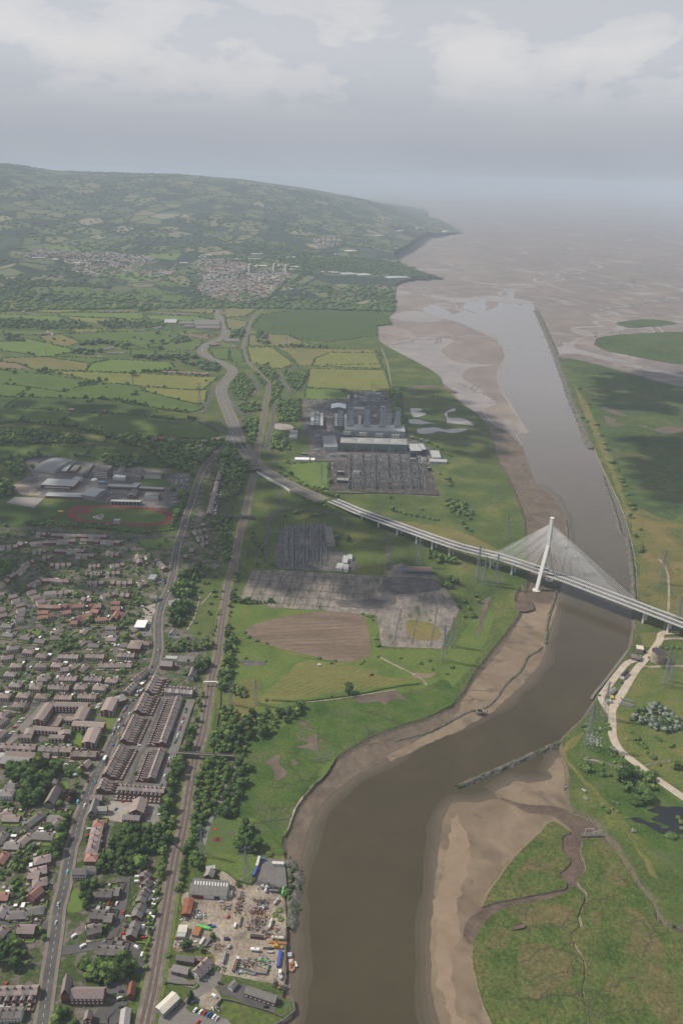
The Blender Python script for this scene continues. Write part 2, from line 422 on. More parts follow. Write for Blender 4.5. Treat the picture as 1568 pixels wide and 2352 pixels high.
mr=N.new('ShaderNodeMapRange');mr.inputs[1].default_value=.3;mr.inputs[2].default_value=.7;mr.inputs[3].default_value=.95;mr.inputs[4].default_value=1.06;L.new(n3.outputs[0],mr.inputs[0])
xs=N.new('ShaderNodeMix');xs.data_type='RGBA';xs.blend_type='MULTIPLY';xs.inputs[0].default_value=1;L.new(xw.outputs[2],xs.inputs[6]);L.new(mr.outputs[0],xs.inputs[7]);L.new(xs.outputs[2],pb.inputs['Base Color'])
n2=N.new('ShaderNodeTexNoise');n2.inputs['Scale'].default_value=0.16;n2.inputs['Detail'].default_value=4
L.new(g.outputs['Position'],n2.inputs['Vector'])
bp=N.new('ShaderNodeBump');bp.inputs['Strength'].default_value=0.16;bp.inputs['Distance'].default_value=0.3
L.new(n2.outputs[0],bp.inputs['Height']);L.new(bp.outputs[0],pb.inputs['Normal'])
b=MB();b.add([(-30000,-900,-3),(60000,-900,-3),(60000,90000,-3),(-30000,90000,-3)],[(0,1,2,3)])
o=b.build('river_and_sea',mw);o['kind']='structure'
b=MB();b.add([(-1,-1,0),(1,-1,0),(1,1,0),(-1,1,0)],[(0,1,2,3)])
far=[(900,700),(950,712),(1000,698),(1045,720),(1075,690),(1110,684),(1120,712),(1150,690),(1172,664),(1190,700),(1212,690),(1230,710),(1245,760),(1282,826),(1360,838),(1568,900),(2400,1050),(3600,900),(3000,560),(2400,470),(1700,450),(1200,440),(900,445),(800,520),(850,640)]
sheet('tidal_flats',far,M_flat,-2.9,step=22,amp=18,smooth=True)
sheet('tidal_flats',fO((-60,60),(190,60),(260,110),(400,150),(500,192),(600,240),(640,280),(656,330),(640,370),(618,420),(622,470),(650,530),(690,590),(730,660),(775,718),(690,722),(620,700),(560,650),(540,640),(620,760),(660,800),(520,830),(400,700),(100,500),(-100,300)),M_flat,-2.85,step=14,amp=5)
M_wet=mat('wet_sheen',[(0.225,0.19,0.17),(0.27,0.235,0.21)],0.004,rough=0.40,dist=1.0,fine=0.02,fam=0.15,spec=0.5)
for q in(fO((60,270),(110,250),(240,230),(390,245),(330,300),(420,360),(600,372),(470,390),(440,440),(520,490),(610,560),(600,575),(540,600),(470,600),(350,470),(200,380),(90,320)),fO((70,120),(190,95),(330,130),(300,152),(180,150),(100,140)),fO((930,290),(1000,250),(1100,215),(1200,195),(1240,160),(1270,185),(1230,205),(1120,222),(1040,240),(1010,280),(1100,310),(1250,345),(1420,390),(1590,430),(1590,450),(1400,415),(1200,372),(1050,340),(950,320)),fO((220,10),(420,30),(600,20),(800,50),(700,60),(560,45),(380,50))):
 sheet('wet_sand_channel',q,M_wet,-2.8,step=10,amp=4)
b=MB();w=path_pts(fO((400,150),(500,192),(600,240),(640,280),(656,330),(640,370),(618,420),(622,470),(650,530),(690,590),(730,660),(775,718)),10,-2.74);ribbon(b,w,3,-3,0)
w=path_pts(fO((540,600),(560,640),(620,690),(700,720),(740,790)),10,-2.74);ribbon(b,w,2.0,-2.0,0)
o=b.build('foam_line',M_wet);o['kind']='structure'
def shallows(pts,z):
 w=wobble(PS(pts),6,1.5,True,3.0);A=sum(w[i].x*w[(i+1)%len(w)].y-w[(i+1)%len(w)].x*w[i].y for i in range(len(w)));s=-1 if A>0 else 1;ns_=normals(w)
 for k,(d_,c)in enumerate(((13,(0.077,0.061,0.036)),(8.5,(0.092,0.072,0.045)),(4.5,(0.108,0.084,0.055)))):
  q=[p+nn*s*d_*(1+.5*mnoise.noise((p.x*.02,p.y*.02,2.0)))for p,nn in zip(w,ns_)]
  o=sheet('shallow_water',[(p.x,p.y)for p in q],mat('shallow_water_%s'%'abc'[k],[tuple(v*.95 for v in c),tuple(v*1.06 for v in c)],.05,rough=.2,spec=.4),z+.03*k,step=1e7,d=False)
MUDL=[(640,2420),(673,2320),(669,2264),(669,2137),(680,2040),(686,1990),(694,1955),(703,1918),(723,1872),(756,1825),(806,1785),(856,1758),(923,1718),(959,1692),(985,1676),(1045,1657),(1092,1642),(1120,1628),(1175,1592),(1212,1554),(1245,1514),(1252,1477),(1265,1437),(1279,1391),(1286,1364),(1292,1330),(1302,1267),(1303,1227),(1296,1184),(1279,1150),(1262,1130),(1232,1113),(1100,1100),(1150,1300),(1000,1600),(700,1750),(600,2000),(590,2420)]
shallows(MUDL,-2.985)
shallows(fM((420,170),(480,128),(540,88),(620,96),(720,90),(770,58),(740,25),(765,0),(800,-60),(880,0),(1100,300),(1300,700),(1100,1700),(120,1720),(85,1590),(50,1440),(28,1250),(28,1000),(45,800),(68,600),(80,450),(92,350),(110,290),(150,228),(220,218),(300,226),(400,203),(440,200)),-2.987)
sheet('mud_bank',[(640,2420),(673,2320),(669,2264),(669,2137),(680,2040),(686,1990),(694,1955),(703,1918),(723,1872),(756,1825),(806,1785),(856,1758),(923,1718),(959,1692),(985,1676),(1045,1657),(1092,1642),(1120,1628),(1175,1592),(1212,1554),(1245,1514),(1252,1477),(1265,1437),(1279,1391),(1286,1364),(1292,1330),(1302,1267),(1303,1227),(1296,1184),(1279,1150),(1262,1130),(1232,1113),(1222,1090),(1209,1050),(1196,1020),(1165,990),(1139,977),(1080,950),(1050,1000),(1100,1100),(1150,1300),(1000,1600),(700,1750),(600,2000),(590,2420)],M_mud,-2.75,step=5,amp=1.6)
sheet('sand_bank',fF((490,560),(560,590),(640,600),(690,560),(700,610),(655,760),(620,870),(600,980),(500,1105),(400,1210),(250,1340),(60,1450),(-180,1560),(-450,1680),(-480,1650),(-250,1530),(0,1370),(60,1230),(200,1050),(330,900),(440,700)),M_sand,-2.68,step=5,amp=2)
sheet('sand_bank',fM((420,170),(480,128),(540,88),(620,96),(720,90),(770,58),(740,25),(765,0),(800,-60),(880,0),(1100,300),(1300,700),(1100,1700),(120,1720),(85,1590),(50,1440),(28,1250),(28,1000),(45,800),(68,600),(80,450),(92,350),(110,290),(150,228),(220,218),(300,226),(400,203),(440,200)),M_sand,-2.8,step=5,amp=2.2)
sheet('sand_bar',fM((60,800),(110,620),(150,420),(190,300),(240,400),(260,560),(210,760),(190,900),(210,1040),(150,1200),(190,1500),(260,1650),(190,1650),(100,1420),(60,1150)),mat('pale_sand',[(0.22,0.163,0.11),(0.26,0.195,0.134)],0.02,rough=0.8,fine=0.1,fam=0.08,dist=1),-2.74,step=5,amp=5)
sheet('creek_mud',fM((440,195),(520,210),(620,235),(760,240),(880,270),(990,310),(1050,355),(1090,415),(1180,515),(1225,600),(1310,730),(1390,830),(1425,940),(1500,985),(1600,1020),(1600,1035),(1490,1000),(1410,950),(1380,850),(1290,735),(1210,610),(1160,525),(1080,465),(960,455),(942,540),(968,600),(962,640),(915,720),(975,790),(955,860),(925,930),(940,980),(890,1020),(870,1020),(915,930),(945,860),(950,790),(900,745),(850,785),(740,825),(620,850),(500,870),(400,925),(330,1000),(290,1085),(230,1070),(240,960),(330,880),(480,820),(600,795),(780,765),(845,745),(855,715),(805,665),(870,605),(830,530),(820,440),(890,400),(760,300),(620,285),(540,240)),M_creek,-2.66,step=4,amp=1.0)
coast=[(960,478),(985,503),(1050,529),(1055,535),(1000,544),(975,546),(940,572),(905,590),(898,605),(930,616),(975,629),(1018,640),(960,641),(915,648),(903,658),(906,690),(902,718),(868,744),(868,776),(880,790),(912,808),(960,833),(1005,860),(1018,884),(1045,914),(1072,935),(1098,954),(1115,980),(1124,997),(1133,1027),(1142,1060),(1158,1085),(1172,1110),(1186,1145),(1196,1172),(1203,1200),(1206,1250),(1212,1311),(1206,1350),(1195,1345),(1180,1375),(1192,1405),(1170,1440),(1145,1471),(1110,1515),(1085,1548),(1065,1584),(1045,1608),(1015,1628),(989,1642),(930,1662),(856,1688),(825,1705),(796,1722),(770,1740),(746,1757),(738,1772),(722,1792),(701,1822),(690,1838),(679,1852),(672,1870),(666,1885),(655,1905),(648,1920),(646,1942),(651,1960),(654,1975),(655,2060),(656,2134),(654,2200),(653,2264),(648,2290),(676,2308),(670,2330),(645,2352),(610,2420),(560,2700),(100,2900),(-900,2900),(-1900,1500),(-1500,520),(-600,440),(300,440),(800,455)]
sheet('left_bank_land',coast,M_land,0.0,step=7,amp=1.2,skirt=3.4,skirt_m=M_bank)
rb=[(1284,826),(1292,850),(1312,920),(1350,1000),(1388,1085),(1424,1160),(1446,1230),(1459,1300),(1462,1380),(1456,1440),(1449,1482),(1438,1502),(1400,1560),(1372,1604),(1345,1645),(1318,1672),(1291,1700),(1296,1740),(1304,1770),(1310,1850),(1340,1868),(1374,1887),(1390,1912),(1422,1945),(1450,1992),(1476,2036),(1505,2066),(1517,2106),(1545,2124),(1590,2140),(1900,2300),(2500,2500),(2600,1300),(2300,960),(1900,905),(1568,884),(1450,857),(1360,838)]
sheet('right_bank_land',rb,M_land,0.0,step=7,amp=1.2,skirt=3.4,skirt_m=M_bank)
sheet('salt_marsh',fM((330,856),(370,772),(430,690),(500,590),(560,520),(640,450),(700,390),(750,342),(800,347),(880,402),(832,430),(828,470),(835,530),(873,570),(868,610),(808,662),(830,700),(858,716),(850,748),(790,768),(600,800),(480,826),(380,850)),M_marsh,-1.3,step=3,amp=1.1,skirt=2.2,skirt_m=M_bank)
sheet('salt_marsh',fM((290,1078),(330,992),(400,918),(500,864),(620,843),(740,818),(850,775),(900,740),(955,792),(948,860),(915,930),(930,978),(885,1016),(900,1100),(950,1180),(965,1260),(945,1360),(965,1480),(975,1620),(985,1800),(430,1800),(392,1575),(350,1480),(322,1400),(303,1320),(280,1200)),M_marsh,-1.3,step=3,amp=1.1,skirt=2.2,skirt_m=M_bank)
sheet('salt_marsh',fM((925,720),(968,642),(968,596),(946,540),(963,455),(1060,446),(1085,466),(1158,528),(1210,610),(1290,735),(1382,850),(1410,950),(1490,1000),(1568,1032),(1760,1120),(1760,1800),(996,1800),(985,1620),(974,1480),(957,1360),(976,1260),(960,1180),(912,1100),(896,1024),(950,980),(935,930),(962,860),(984,790)),M_marsh,-1.3,step=3,amp=1.1,skirt=2.2,skirt_m=M_bank)
def bank_slope(pts,side,m,z1=-2.72,out=5.0):
 w=path_pts(pts,4);ns_=normals(w);b=MB();n_=len(w);vs=[]
 for k,(o_,z_)in enumerate(((-2.6,.03),(.4,-.15),(out*.45,-1.6),(out,z1))):
  for p,nn in zip(w,ns_):
   j=.9*mnoise.noise((p.x*.06,p.y*.06,k*3.0))*(0 if k==0 else 1);v=p+nn*side*(o_+j);vs.append((v.x,v.y,z_))
 for k in range(3):b.f+=[(k*n_+i,k*n_+i+1,(k+1)*n_+i+1,(k+1)*n_+i)for i in range(n_-1)]
 b.v=vs;b.m=[0]*len(b.f);o=b.build('river_bank',m);o['kind']='structure'
M_slope=mat('grassy_mud_slope',[(0.10,0.082,0.058),(0.135,0.112,0.08),(0.085,0.095,0.04)],.12,fine=.7,fam=.35,bump=.4)
bank_slope(coast[25:67],1,M_slope);bank_slope(rb[9:17],-1,M_slope,out=4);bank_slope(rb[16:29],-1,M_slope,out=4)
M_drym=mat('dry_marsh_turf',[(0.068,0.098,0.026),(0.115,0.108,0.042),(0.155,0.118,0.055)],.05,fine=.42,fam=.5,nrough=.72,bump=.7)
for q in(((1210,880),(1300,900),(1420,1060),(1470,1220),(1470,1400),(1560,1580),(1460,1600),(1330,1420),(1260,1260),(1200,1130),(1250,1060)),((560,1130),(700,1090),(860,1160),(880,1300),(780,1380),(660,1430),(570,1330)),((500,880),(700,850),(880,860),(880,960),(700,980),(560,950)),((1110,580),(1180,640),(1220,740),(1130,740),(1100,660)),((660,560),(800,560),(790,650),(640,640),(560,700),(520,680)),((360,1000),(520,1010),(480,1120),(360,1100)),((1000,900),(1060,900),(1060,980),(1000,960))):
 sheet('dry_marsh_patch',fM(*q),M_drym,-1.27,step=2.2,amp=2.4)
mh=bpy.data.materials.new('far_farmland');mh.use_nodes=True
nt=mh.node_tree;N,L=nt.nodes,nt.links;pb=N['Principled BSDF'];pb.inputs['Roughness'].default_value=0.95;pb.inputs['Specular IOR Level'].default_value=0.1
g=N.new('ShaderNodeNewGeometry');mp=N.new('ShaderNodeMapping');mp.inputs['Scale'].default_value=(1,0.62,0);L.new(g.outputs['Position'],mp.inputs[0])
nd=N.new('ShaderNodeTexNoise');nd.inputs['Scale'].default_value=0.002;L.new(mp.outputs[0],nd.inputs['Vector'])
vm=N.new('ShaderNodeVectorMath');vm.operation='MULTIPLY_ADD';vm.inputs[1].default_value=(160,160,0);L.new(nd.outputs['Color'],vm.inputs[0]);L.new(mp.outputs[0],vm.inputs[2])
vo=N.new('ShaderNodeTexVoronoi');vo.inputs['Scale'].default_value=0.0062;L.new(vm.outputs[0],vo.inputs['Vector'])
sx=N.new('ShaderNodeSeparateColor');L.new(vo.outputs['Color'],sx.inputs[0])
cr=N.new('ShaderNodeValToRGB');cr.color_ramp.interpolation='CONSTANT';e=cr.color_ramp.elements
cc=[(0.032,0.048,0.034),(0.085,0.108,0.050),(0.05,0.07,0.04),(0.125,0.138,0.07),(0.16,0.15,0.085),(0.026,0.04,0.03),(0.098,0.118,0.055),(0.22,0.195,0.13)]  # field colours muted towards blue-grey, haze put into the colour
while len(e)<len(cc):e.new(0.5)
for i,(el,c)in enumerate(zip(e,cc)):el.position=i/len(cc);el.color=(*c,1)
e[7].position=0.94
L.new(sx.outputs[0],cr.inputs[0])
ve=N.new('ShaderNodeTexVoronoi');ve.feature='DISTANCE_TO_EDGE';ve.inputs['Scale'].default_value=0.0062;L.new(vm.outputs[0],ve.inputs['Vector'])
mr=N.new('ShaderNodeMapRange');mr.inputs[1].default_value=0.03;mr.inputs[2].default_value=0.09;L.new(ve.outputs['Distance'],mr.inputs[0])
x1=N.new('ShaderNodeMix');x1.data_type='RGBA';x1.inputs[6].default_value=(0.022,0.038,0.016,1);L.new(mr.outputs[0],x1.inputs[0]);L.new(cr.outputs[0],x1.inputs[7])
nw=N.new('ShaderNodeTexNoise');nw.inputs['Scale'].default_value=0.0011;nw.inputs['Detail'].default_value=7;L.new(mp.outputs[0],nw.inputs['Vector'])
mr2=N.new('ShaderNodeMapRange');mr2.inputs[1].default_value=0.56;mr2.inputs[2].default_value=0.62;L.new(nw.outputs[0],mr2.inputs[0])
x2=N.new('ShaderNodeMix');x2.data_type='RGBA';x2.inputs[7].default_value=(0.020,0.034,0.015,1);L.new(mr2.outputs[0],x2.inputs[0]);L.new(x1.outputs[2],x2.inputs[6])
L.new(x2.outputs[2],pb.inputs['Base Color'])
vs,fs=[],[]
AZ=np.concatenate([np.linspace(-0.62,0.0,90),np.linspace(0.004,0.19,60)]);RR=np.concatenate([np.linspace(3900,12500,110),[14000,17000,22000,30000]])
for r in RR:
 for a in AZ:
  y=r/math.sqrt(1+a*a);x=a*y
  vs.append((x,y,0.35+hill(x,y)*(1 if r<12600 else max(0.0,1-(r-12600)/9000))))
nA=len(AZ)
landw=[(p.x,p.y)for p in PS(coast)]
def inpoly(x,y,q):
 c=False;j=len(q)-1
 for i in range(len(q)):
  if(q[i][1]>y)!=(q[j][1]>y)and x<(q[j][0]-q[i][0])*(y-q[i][1])/(q[j][1]-q[i][1])+q[i][0]:c=not c
  j=i
 return c
def seaward(x,y):return x/y>0.0 and not inpoly(x,y,landw)
for i in range(len(RR)-1):
 for j in range(nA-1):
  k=i*nA+j
  c=vs[k+nA]
  if seaward(c[0],c[1]):continue
  fs.append((k,k+1,k+nA+1,k+nA))
me=bpy.data.meshes.new('far_hills');me.from_pydata(vs,[],fs);me.materials.append(mh)
me.polygons.foreach_set('use_smooth',[True]*len(fs))
o=link('far_hills',me);o['kind']='structure'
FM={'y':mat('field_yellow_green',[(0.14,0.158,0.04),(0.18,0.178,0.05)],0.01,fine=0.05,fam=0.12),'g':mat('field_green',[(0.07,0.112,0.026),(0.092,0.134,0.033)],0.01,fine=0.05,fam=0.15),'d':mat('field_deep_green',[(0.046,0.078,0.02),(0.06,0.092,0.024)],0.01,fine=0.05,fam=0.15),'b':mat('field_bright_green',[(0.10,0.155,0.032),(0.122,0.17,0.04)],0.01,fine=0.05,fam=0.1),'o':mat('field_olive',[(0.135,0.132,0.048),(0.17,0.155,0.058)],0.01,fine=0.05,fam=0.15),'r':mat('field_stubble',[(0.15,0.11,0.07),(0.19,0.14,0.085)],0.01,fine=0.05,fam=0.15),'s':M_hay}
FIELDS=[('o',fA((30,15),(320,10),(600,50),(625,60),(590,105),(230,95),(120,50),(0,35))),('r',fA((-60,38),(120,52),(225,92),(-60,88))),('b',fA((625,55),(780,25),(1170,45),(1210,90),(980,120),(590,105))),('g',fA((-60,92),(340,130),(570,170),(700,190),(540,210),(430,250),(220,215),(-60,185))),('y',fA((340,105),(980,125),(1500,150),(1450,190),(1390,240),(970,210),(700,185))),('g',fA((430,250),(560,210),(800,190),(960,210),(990,245),(1340,330),(1410,360),(1330,390),(1090,360),(820,310),(700,295),(400,290),(150,280),(220,218))),('y',fA((990,215),(1390,240),(1430,230),(1410,330),(1340,330),(1130,280),(1000,240))),('g',fA((-60,190),(210,215),(110,280),(-60,275))),('d',fA((-60,280),(110,285),(20,360),(-60,375))),('d',fA((30,350),(130,285),(400,292),(700,297),(900,335),(1080,365),(1070,410),(740,395),(510,380))),('g',fA((-60,380),(30,357),(510,385),(410,465),(260,465),(-60,450))),('g',fA((510,390),(740,400),(1030,420),(1260,450),(1350,450),(1460,500),(1520,540),(1420,575),(1200,565),(960,545),(740,545),(610,520),(410,465))),('y',fA((-60,495),(200,505),(560,530),(740,560),(720,590),(600,590),(560,550),(240,520),(-60,515))),('g',fA((-60,620),(400,620),(620,640),(590,690),(300,700),(-60,685))),('g',fA((590,690),(630,650),(750,640),(900,690),(700,720))),('d',fA((1000,690),(1080,680),(1130,770),(1000,760))),('b',fV((180,615),(330,650),(490,690),(500,710),(330,745),(20,700),(-60,640),(100,640))),('o',fV((270,600),(430,590),(560,640),(450,680),(300,630))),('g',fV((440,590),(690,575),(1180,560),(1240,600),(1160,650),(1000,690),(860,640),(560,640))),('g',fV((20,560),(380,560),(520,575),(300,590),(30,590))),('y',fV((460,555),(840,550),(640,570),(520,572))),('y',fV((-60,385),(330,382),(580,430),(400,440),(150,430),(60,400))),('o',fV((-60,345),(300,370),(330,380),(-60,385))),('y',fV((400,465),(990,490),(960,495),(660,515),(500,490))),('b',fV((400,440),(980,440),(1000,465),(980,485),(420,462))),('b',fV((1010,455),(1340,465),(1480,490),(1340,500),(1130,495),(1020,480))),('b',fV((-60,450),(390,460),(520,490),(330,500),(-60,485))),('g',fV((600,330),(680,300),(830,320),(760,350))),('g',fV((320,270),(660,290),(590,335),(420,320))),('g',fV((830,325),(1100,310),(1320,350),(1310,370),(940,350),(800,345))),('y',fV((400,370),(660,350),(920,385),(900,400),(700,410),(560,400))),('o',fV((920,365),(1300,385),(1280,405),(1070,405),(930,385))),('o',fV((1210,420),(1480,415),(1470,445),(1200,430))),('b',fV((740,210),(880,190),(1080,235),(960,250),(760,230))),('b',fV((-60,65),(480,90),(560,110),(540,130),(240,100),(-60,100))),('b',fV((1000,125),(1260,130),(1210,155),(1020,140))),('g',fV((1050,260),(1180,245),(1290,270),(1180,280))),('g',fV((920,280),(1080,290),(1290,325),(940,300))),('g',fV((1100,320),(1280,330),(1380,360),(1120,340))),('g',fV((900,690),(1000,695),(1340,720),(1370,755),(1200,745),(900,735))),('r',fV((1180,580),(1500,590),(1430,625),(1330,610))),('g',fV((1020,660),(1370,630),(1400,640),(1340,700),(1150,690),(1020,680))),('g',fV((330,740),(760,755),(620,790),(560,775),(340,750))),('o',fU((420,10),(830,20),(670,110),(440,130))),('o',fU((440,140),(690,170),(680,220),(560,270),(470,260))),('g',fU((260,470),(480,460),(480,600),(330,580))),('g',fU((480,470),(620,480),(650,620),(520,620),(500,560))),('d',fU((730,230),(850,90),(1568,20),(2200,90),(2280,200),(2110,220),(2120,330),(1568,400),(1250,370),(1130,320),(860,300))),('o',fU((700,330),(860,305),(1130,325),(1300,400),(1568,470),(1000,440),(700,440))),('y',fU((680,460),(960,455),(1200,640),(1080,690),(920,690),(720,620))),('o',fU((980,455),(1500,475),(2090,480),(2150,640),(1250,665),(1120,520))),('y',fB((560,90),(1080,100),(1130,250),(860,240),(540,215))),('b',fB((530,225),(800,235),(800,260),(855,262),(850,300),(530,300))),('b',fB((350,750),(690,730),(705,920),(560,900),(400,800))),('y',fB((580,70),(1060,90),(1040,-20),(700,-20),(600,20))),]
fz=0.05
for i,(k,q)in enumerate(FIELDS):
 far_=P(*q[0]).length>3850
 o=sheet('field',q,FM[k],0.04+0.0009*i,amp=0.0,smooth=False)
 if far_:
  for v in o.data.vertices:v.co.z=hill(v.co.x,v.co.y)+0.9
NSH=[0]
def gs(name,q,m,z=0.12,**k):
 NSH[0]+=1
 return sheet(name,q,m,z+NSH[0]*0.0007,**k)
gs('meadow',fE((30,630),(120,600),(330,640),(1000,690),(1040,900),(1470,920),(1560,900),(1690,720),(1840,660),(1740,940),(1568,1170),(1360,1300),(900,1500),(700,1750),(560,1900),(430,2000),(400,2200),(120,2230),(80,1900),(200,1600),(60,1300),(0,1050)),M_grass,0.10)
gs('marsh_meadow',fH((520,190),(900,150),(1300,100),(1500,30),(1568,170),(1400,268),(1000,406),(820,508),(665,615),(640,668),(535,806),(470,896),(428,998),(372,1100),(368,1170),(380,1240),(60,1240),(200,1000),(30,960),(140,700),(160,480),(340,380),(500,280)),M_lush,0.16)
gs('bare_field',fE((125,795),(200,748),(420,692),(620,668),(800,665),(930,692),(962,760),(985,960),(930,990),(790,1010),(600,975),(310,897),(150,835)),M_soil,0.2,step=6,amp=1.5)
gs('hay_field',fE((540,1000),(1000,1050),(1060,1110),(1300,1130),(1100,1185),(650,1235),(330,1300),(215,1270),(300,1190),(420,1090)),M_hay,0.22)
gs('concrete_pad',fE((170,380),(330,375),(860,405),(1060,420),(1110,350),(1200,330),(1440,420),(1560,590),(1600,640),(1540,760),(1470,918),(1060,902),(1025,690),(640,652),(320,635),(90,565)),M_conc,0.22,step=6,amp=1.5,smooth=False)
gs('dark_pad',fE((1080,430),(1410,440),(1440,520),(1180,545),(1160,600),(1050,640),(800,630),(760,590),(1060,560)),M_pad,0.28)
gs('dry_patch',fE((1240,720),(1440,760),(1450,850),(1270,845)),M_dry,0.3)
gs('substation_pad',fE((390,85),(520,66),(690,62),(700,200),(760,250),(860,270),(860,380),(450,372),(330,330),(345,180)),M_pad,0.25)
gs('substation_pad',fX((312,728),(1100,745),(1305,775),(1410,1080),(322,1030)),mat('substation_gravel',[(0.045,0.041,0.038),(0.07,0.063,0.057),(0.125,0.11,0.097)],0.08,fine=0.5,fam=0.2,stretch=(1.5,.5,1)),0.3,amp=0.2,smooth=False)
gs('power_station_yard',fX((45,120),(500,120),(530,35),(870,45),(940,240),(1080,430),(1320,620),(1480,760),(1300,775),(320,740),(0,730),(0,690),(110,640),(110,460),(40,450)),mat('yard_concrete',[(0.075,0.07,0.065),(0.115,0.105,0.097),(0.19,0.175,0.16)],0.05,fine=0.3,fam=0.25),0.25,amp=0.3,smooth=False)
for q in(fH((490,330),(540,320),(570,365),(630,385),(560,372)),fH((470,400),(530,440),(610,405),(625,440),(655,440),(610,515),(550,505),(470,495),(560,470),(500,440)),fH((255,605),(330,548),(365,560),(360,610),(405,660),(395,695),(330,725),(320,670),(290,620)),fH((880,155),(1145,112),(1220,170),(1130,165),(1085,205),(1040,180),(935,190)),fH((440,575),(495,605),(450,620))):
 gs('bare_mud_patch',q,M_mud,0.3,step=3,amp=0.8)
gs('mud_patch',fF((400,620),(500,560),(540,640),(450,660)),M_creek,0.05,step=4)
for q,m in((fB((330,470),(440,480),(440,515),(330,505)),M_lot),(fE((1270,1090),(1440,1085),(1400,1110),(1300,1125)),M_sand),(fF((160,740),(190,600),(240,560),(200,700),(150,870)),M_mud),(fE((90,1000),(230,1000),(260,1030),(110,1030)),M_pad)):
 gs('bare_patch',q,m,0.3)
gs('dry_meadow',fE((1100,30),(1568,100),(1900,270),(1568,200),(1300,100)),M_dry,0.12);gs('dry_meadow',fH((30,150),(110,30),(220,60),(170,330),(30,420)),M_dry,0.14)
for q in(fX((1110,320),(1200,320),(1320,350),(1480,350),(1460,260),(1540,210),(1568,210),(1560,235),(1490,250),(1500,300),(1650,310),(1750,380),(1600,365),(1400,355),(1250,368),(1120,360)),fX((1120,210),(1230,215),(1225,232),(1180,240),(1280,262),(1180,298),(1140,285)),fX((1185,420),(1240,405),(1380,400),(1460,420),(1590,410),(1690,420),(1560,455),(1400,440),(1320,460),(1200,460))):
 gs('lagoon',q,M_lagoon,0.14,step=5,amp=1.5)
gs('creek_mud',fB((1220,240),(1300,210),(1400,205),(1500,220),(1580,250),(1540,250),(1440,222),(1330,225)),M_mud,0.13,step=5)
def strips(name,q,ang,gap,wid,m,z,jit=.4):
 w=[(p.x,p.y)for p in PS(q)];cx,cy=sum(a for a,c in w)/len(w),sum(c for a,c in w)/len(w);d=Vector((math.cos(ang),math.sin(ang),0));nn=Vector((-d.y,d.x,0));b=MB()
 for i in range(-60,61):
  run=[]
  for j in range(-90,91):
   p=Vector((cx,cy,0))+nn*(i*gap+jit*3*mnoise.noise((j*.08,i*.3,1.0)))+d*(j*3.0)
   if inpoly(p.x,p.y,w):run.append(p)
   else:
    if len(run)>4:ribbon(b,run,wid/2,-wid/2,z)
    run=[]
 if b.v:o=b.build(name,m);o['kind']='structure'
strips('mown_swath',fE((540,1010),(980,1060),(1040,1110),(1250,1130),(1100,1180),(650,1225),(340,1285),(310,1200),(420,1100)),R(38),6.5,2.2,mat('mown_swath',[(0.155,0.145,0.048),(0.185,0.165,0.058)],.1,fine=.6,fam=.2),0.42)
strips('harrow_line',fE((150,800),(420,700),(920,700),(960,960),(790,1000),(320,890)),R(8),9,1.6,mat('harrow_line',[(0.15,0.11,0.08),(0.18,0.135,0.098)],.05,fine=.4,fam=.2),0.43,1.2)
strips('slab_joint',fE((170,390),(330,380),(850,410),(1040,600),(640,645),(320,630),(110,565)),R(84),17,1.5,M_pad,0.44,.1);strips('slab_joint',fE((170,390),(330,380),(850,410),(1040,600),(640,645),(320,630),(110,565)),R(-5),23,1.2,mat('weedy_joint',[(0.06,0.07,0.035),(0.11,0.10,0.08)],.1,fine=.5),0.46,.1);strips('slab_joint',fE((1040,700),(1200,640),(1520,620),(1500,760),(1450,900),(1070,895)),R(80),26,1.6,M_pad,0.44,.3)
rb_=MB()
def runnel(a,c,z,wid,n_=14,amp=.12,fork=2):
 p,q=P(*a,z),P(*c,z);d=q-p;L_=d.length;nn=Vector((-d.y,d.x,0)).normalized();sd=rnd.random()*99
 w=[p+d*(i/n_)+nn*(L_*amp*(mnoise.noise((i*.35,sd,0))+.5*mnoise.noise((i*.9,sd,7))))for i in range(n_+1)]
 ribbon(rb_,w,wid/2,-wid/2,0)
 for k in range(fork):
  i=rnd.randrange(2,n_-3);s=rnd.choice([-1,1]);e=[w[i]]
  for j in range(6):e.append(e[-1]+(-d.normalized()*.8+nn*s*(.7+.5*mnoise.noise((j*.8,sd+k,3))))*L_*.05)
  ribbon(rb_,e,wid*.3,-wid*.3,.003*(k+1))
for i in range(30,60,1):
 a=coast[i];
 if i<53:runnel(a,(a[0]+rnd.uniform(26,70),a[1]+rnd.uniform(-4,30)),-2.6+.004*i,rnd.uniform(.7,1.5))
o=rb_.build('drainage_runnels',mat('runnel_mud',[(0.10,0.078,0.056),(0.135,0.105,0.075)],.1,rough=.5,fine=.5,fam=.2));o['kind']='structure'
rb_=MB()
for a,c in(((920,960),(600,1010)),((905,1090),(560,1180)),((960,1250),(620,1330)),((950,1400),(560,1440)),((960,1200),(1240,1100)),((975,1420),(1280,1300)),((980,1540),(1300,1500)),((960,850),(1180,800)),((1290,735),(1130,700)),((1400,900),(1230,980)),((1420,950),(1320,1180)),((800,650),(600,600)),((830,500),(680,480)),((600,790),(560,690)),((640,850),(600,960)),((500,868),(640,940))):runnel(fM(a)[0],fM(c)[0],-1.24,rnd.uniform(.6,1.3),22,.12,3)
o=rb_.build('marsh_creeks',mat('dark_creek',[(0.05,0.055,0.028),(0.075,0.06,0.045)],.3));o['kind']='structure'  # narrow channels coloured darker and browner than the turf
rb_=MB();rb2=MB()
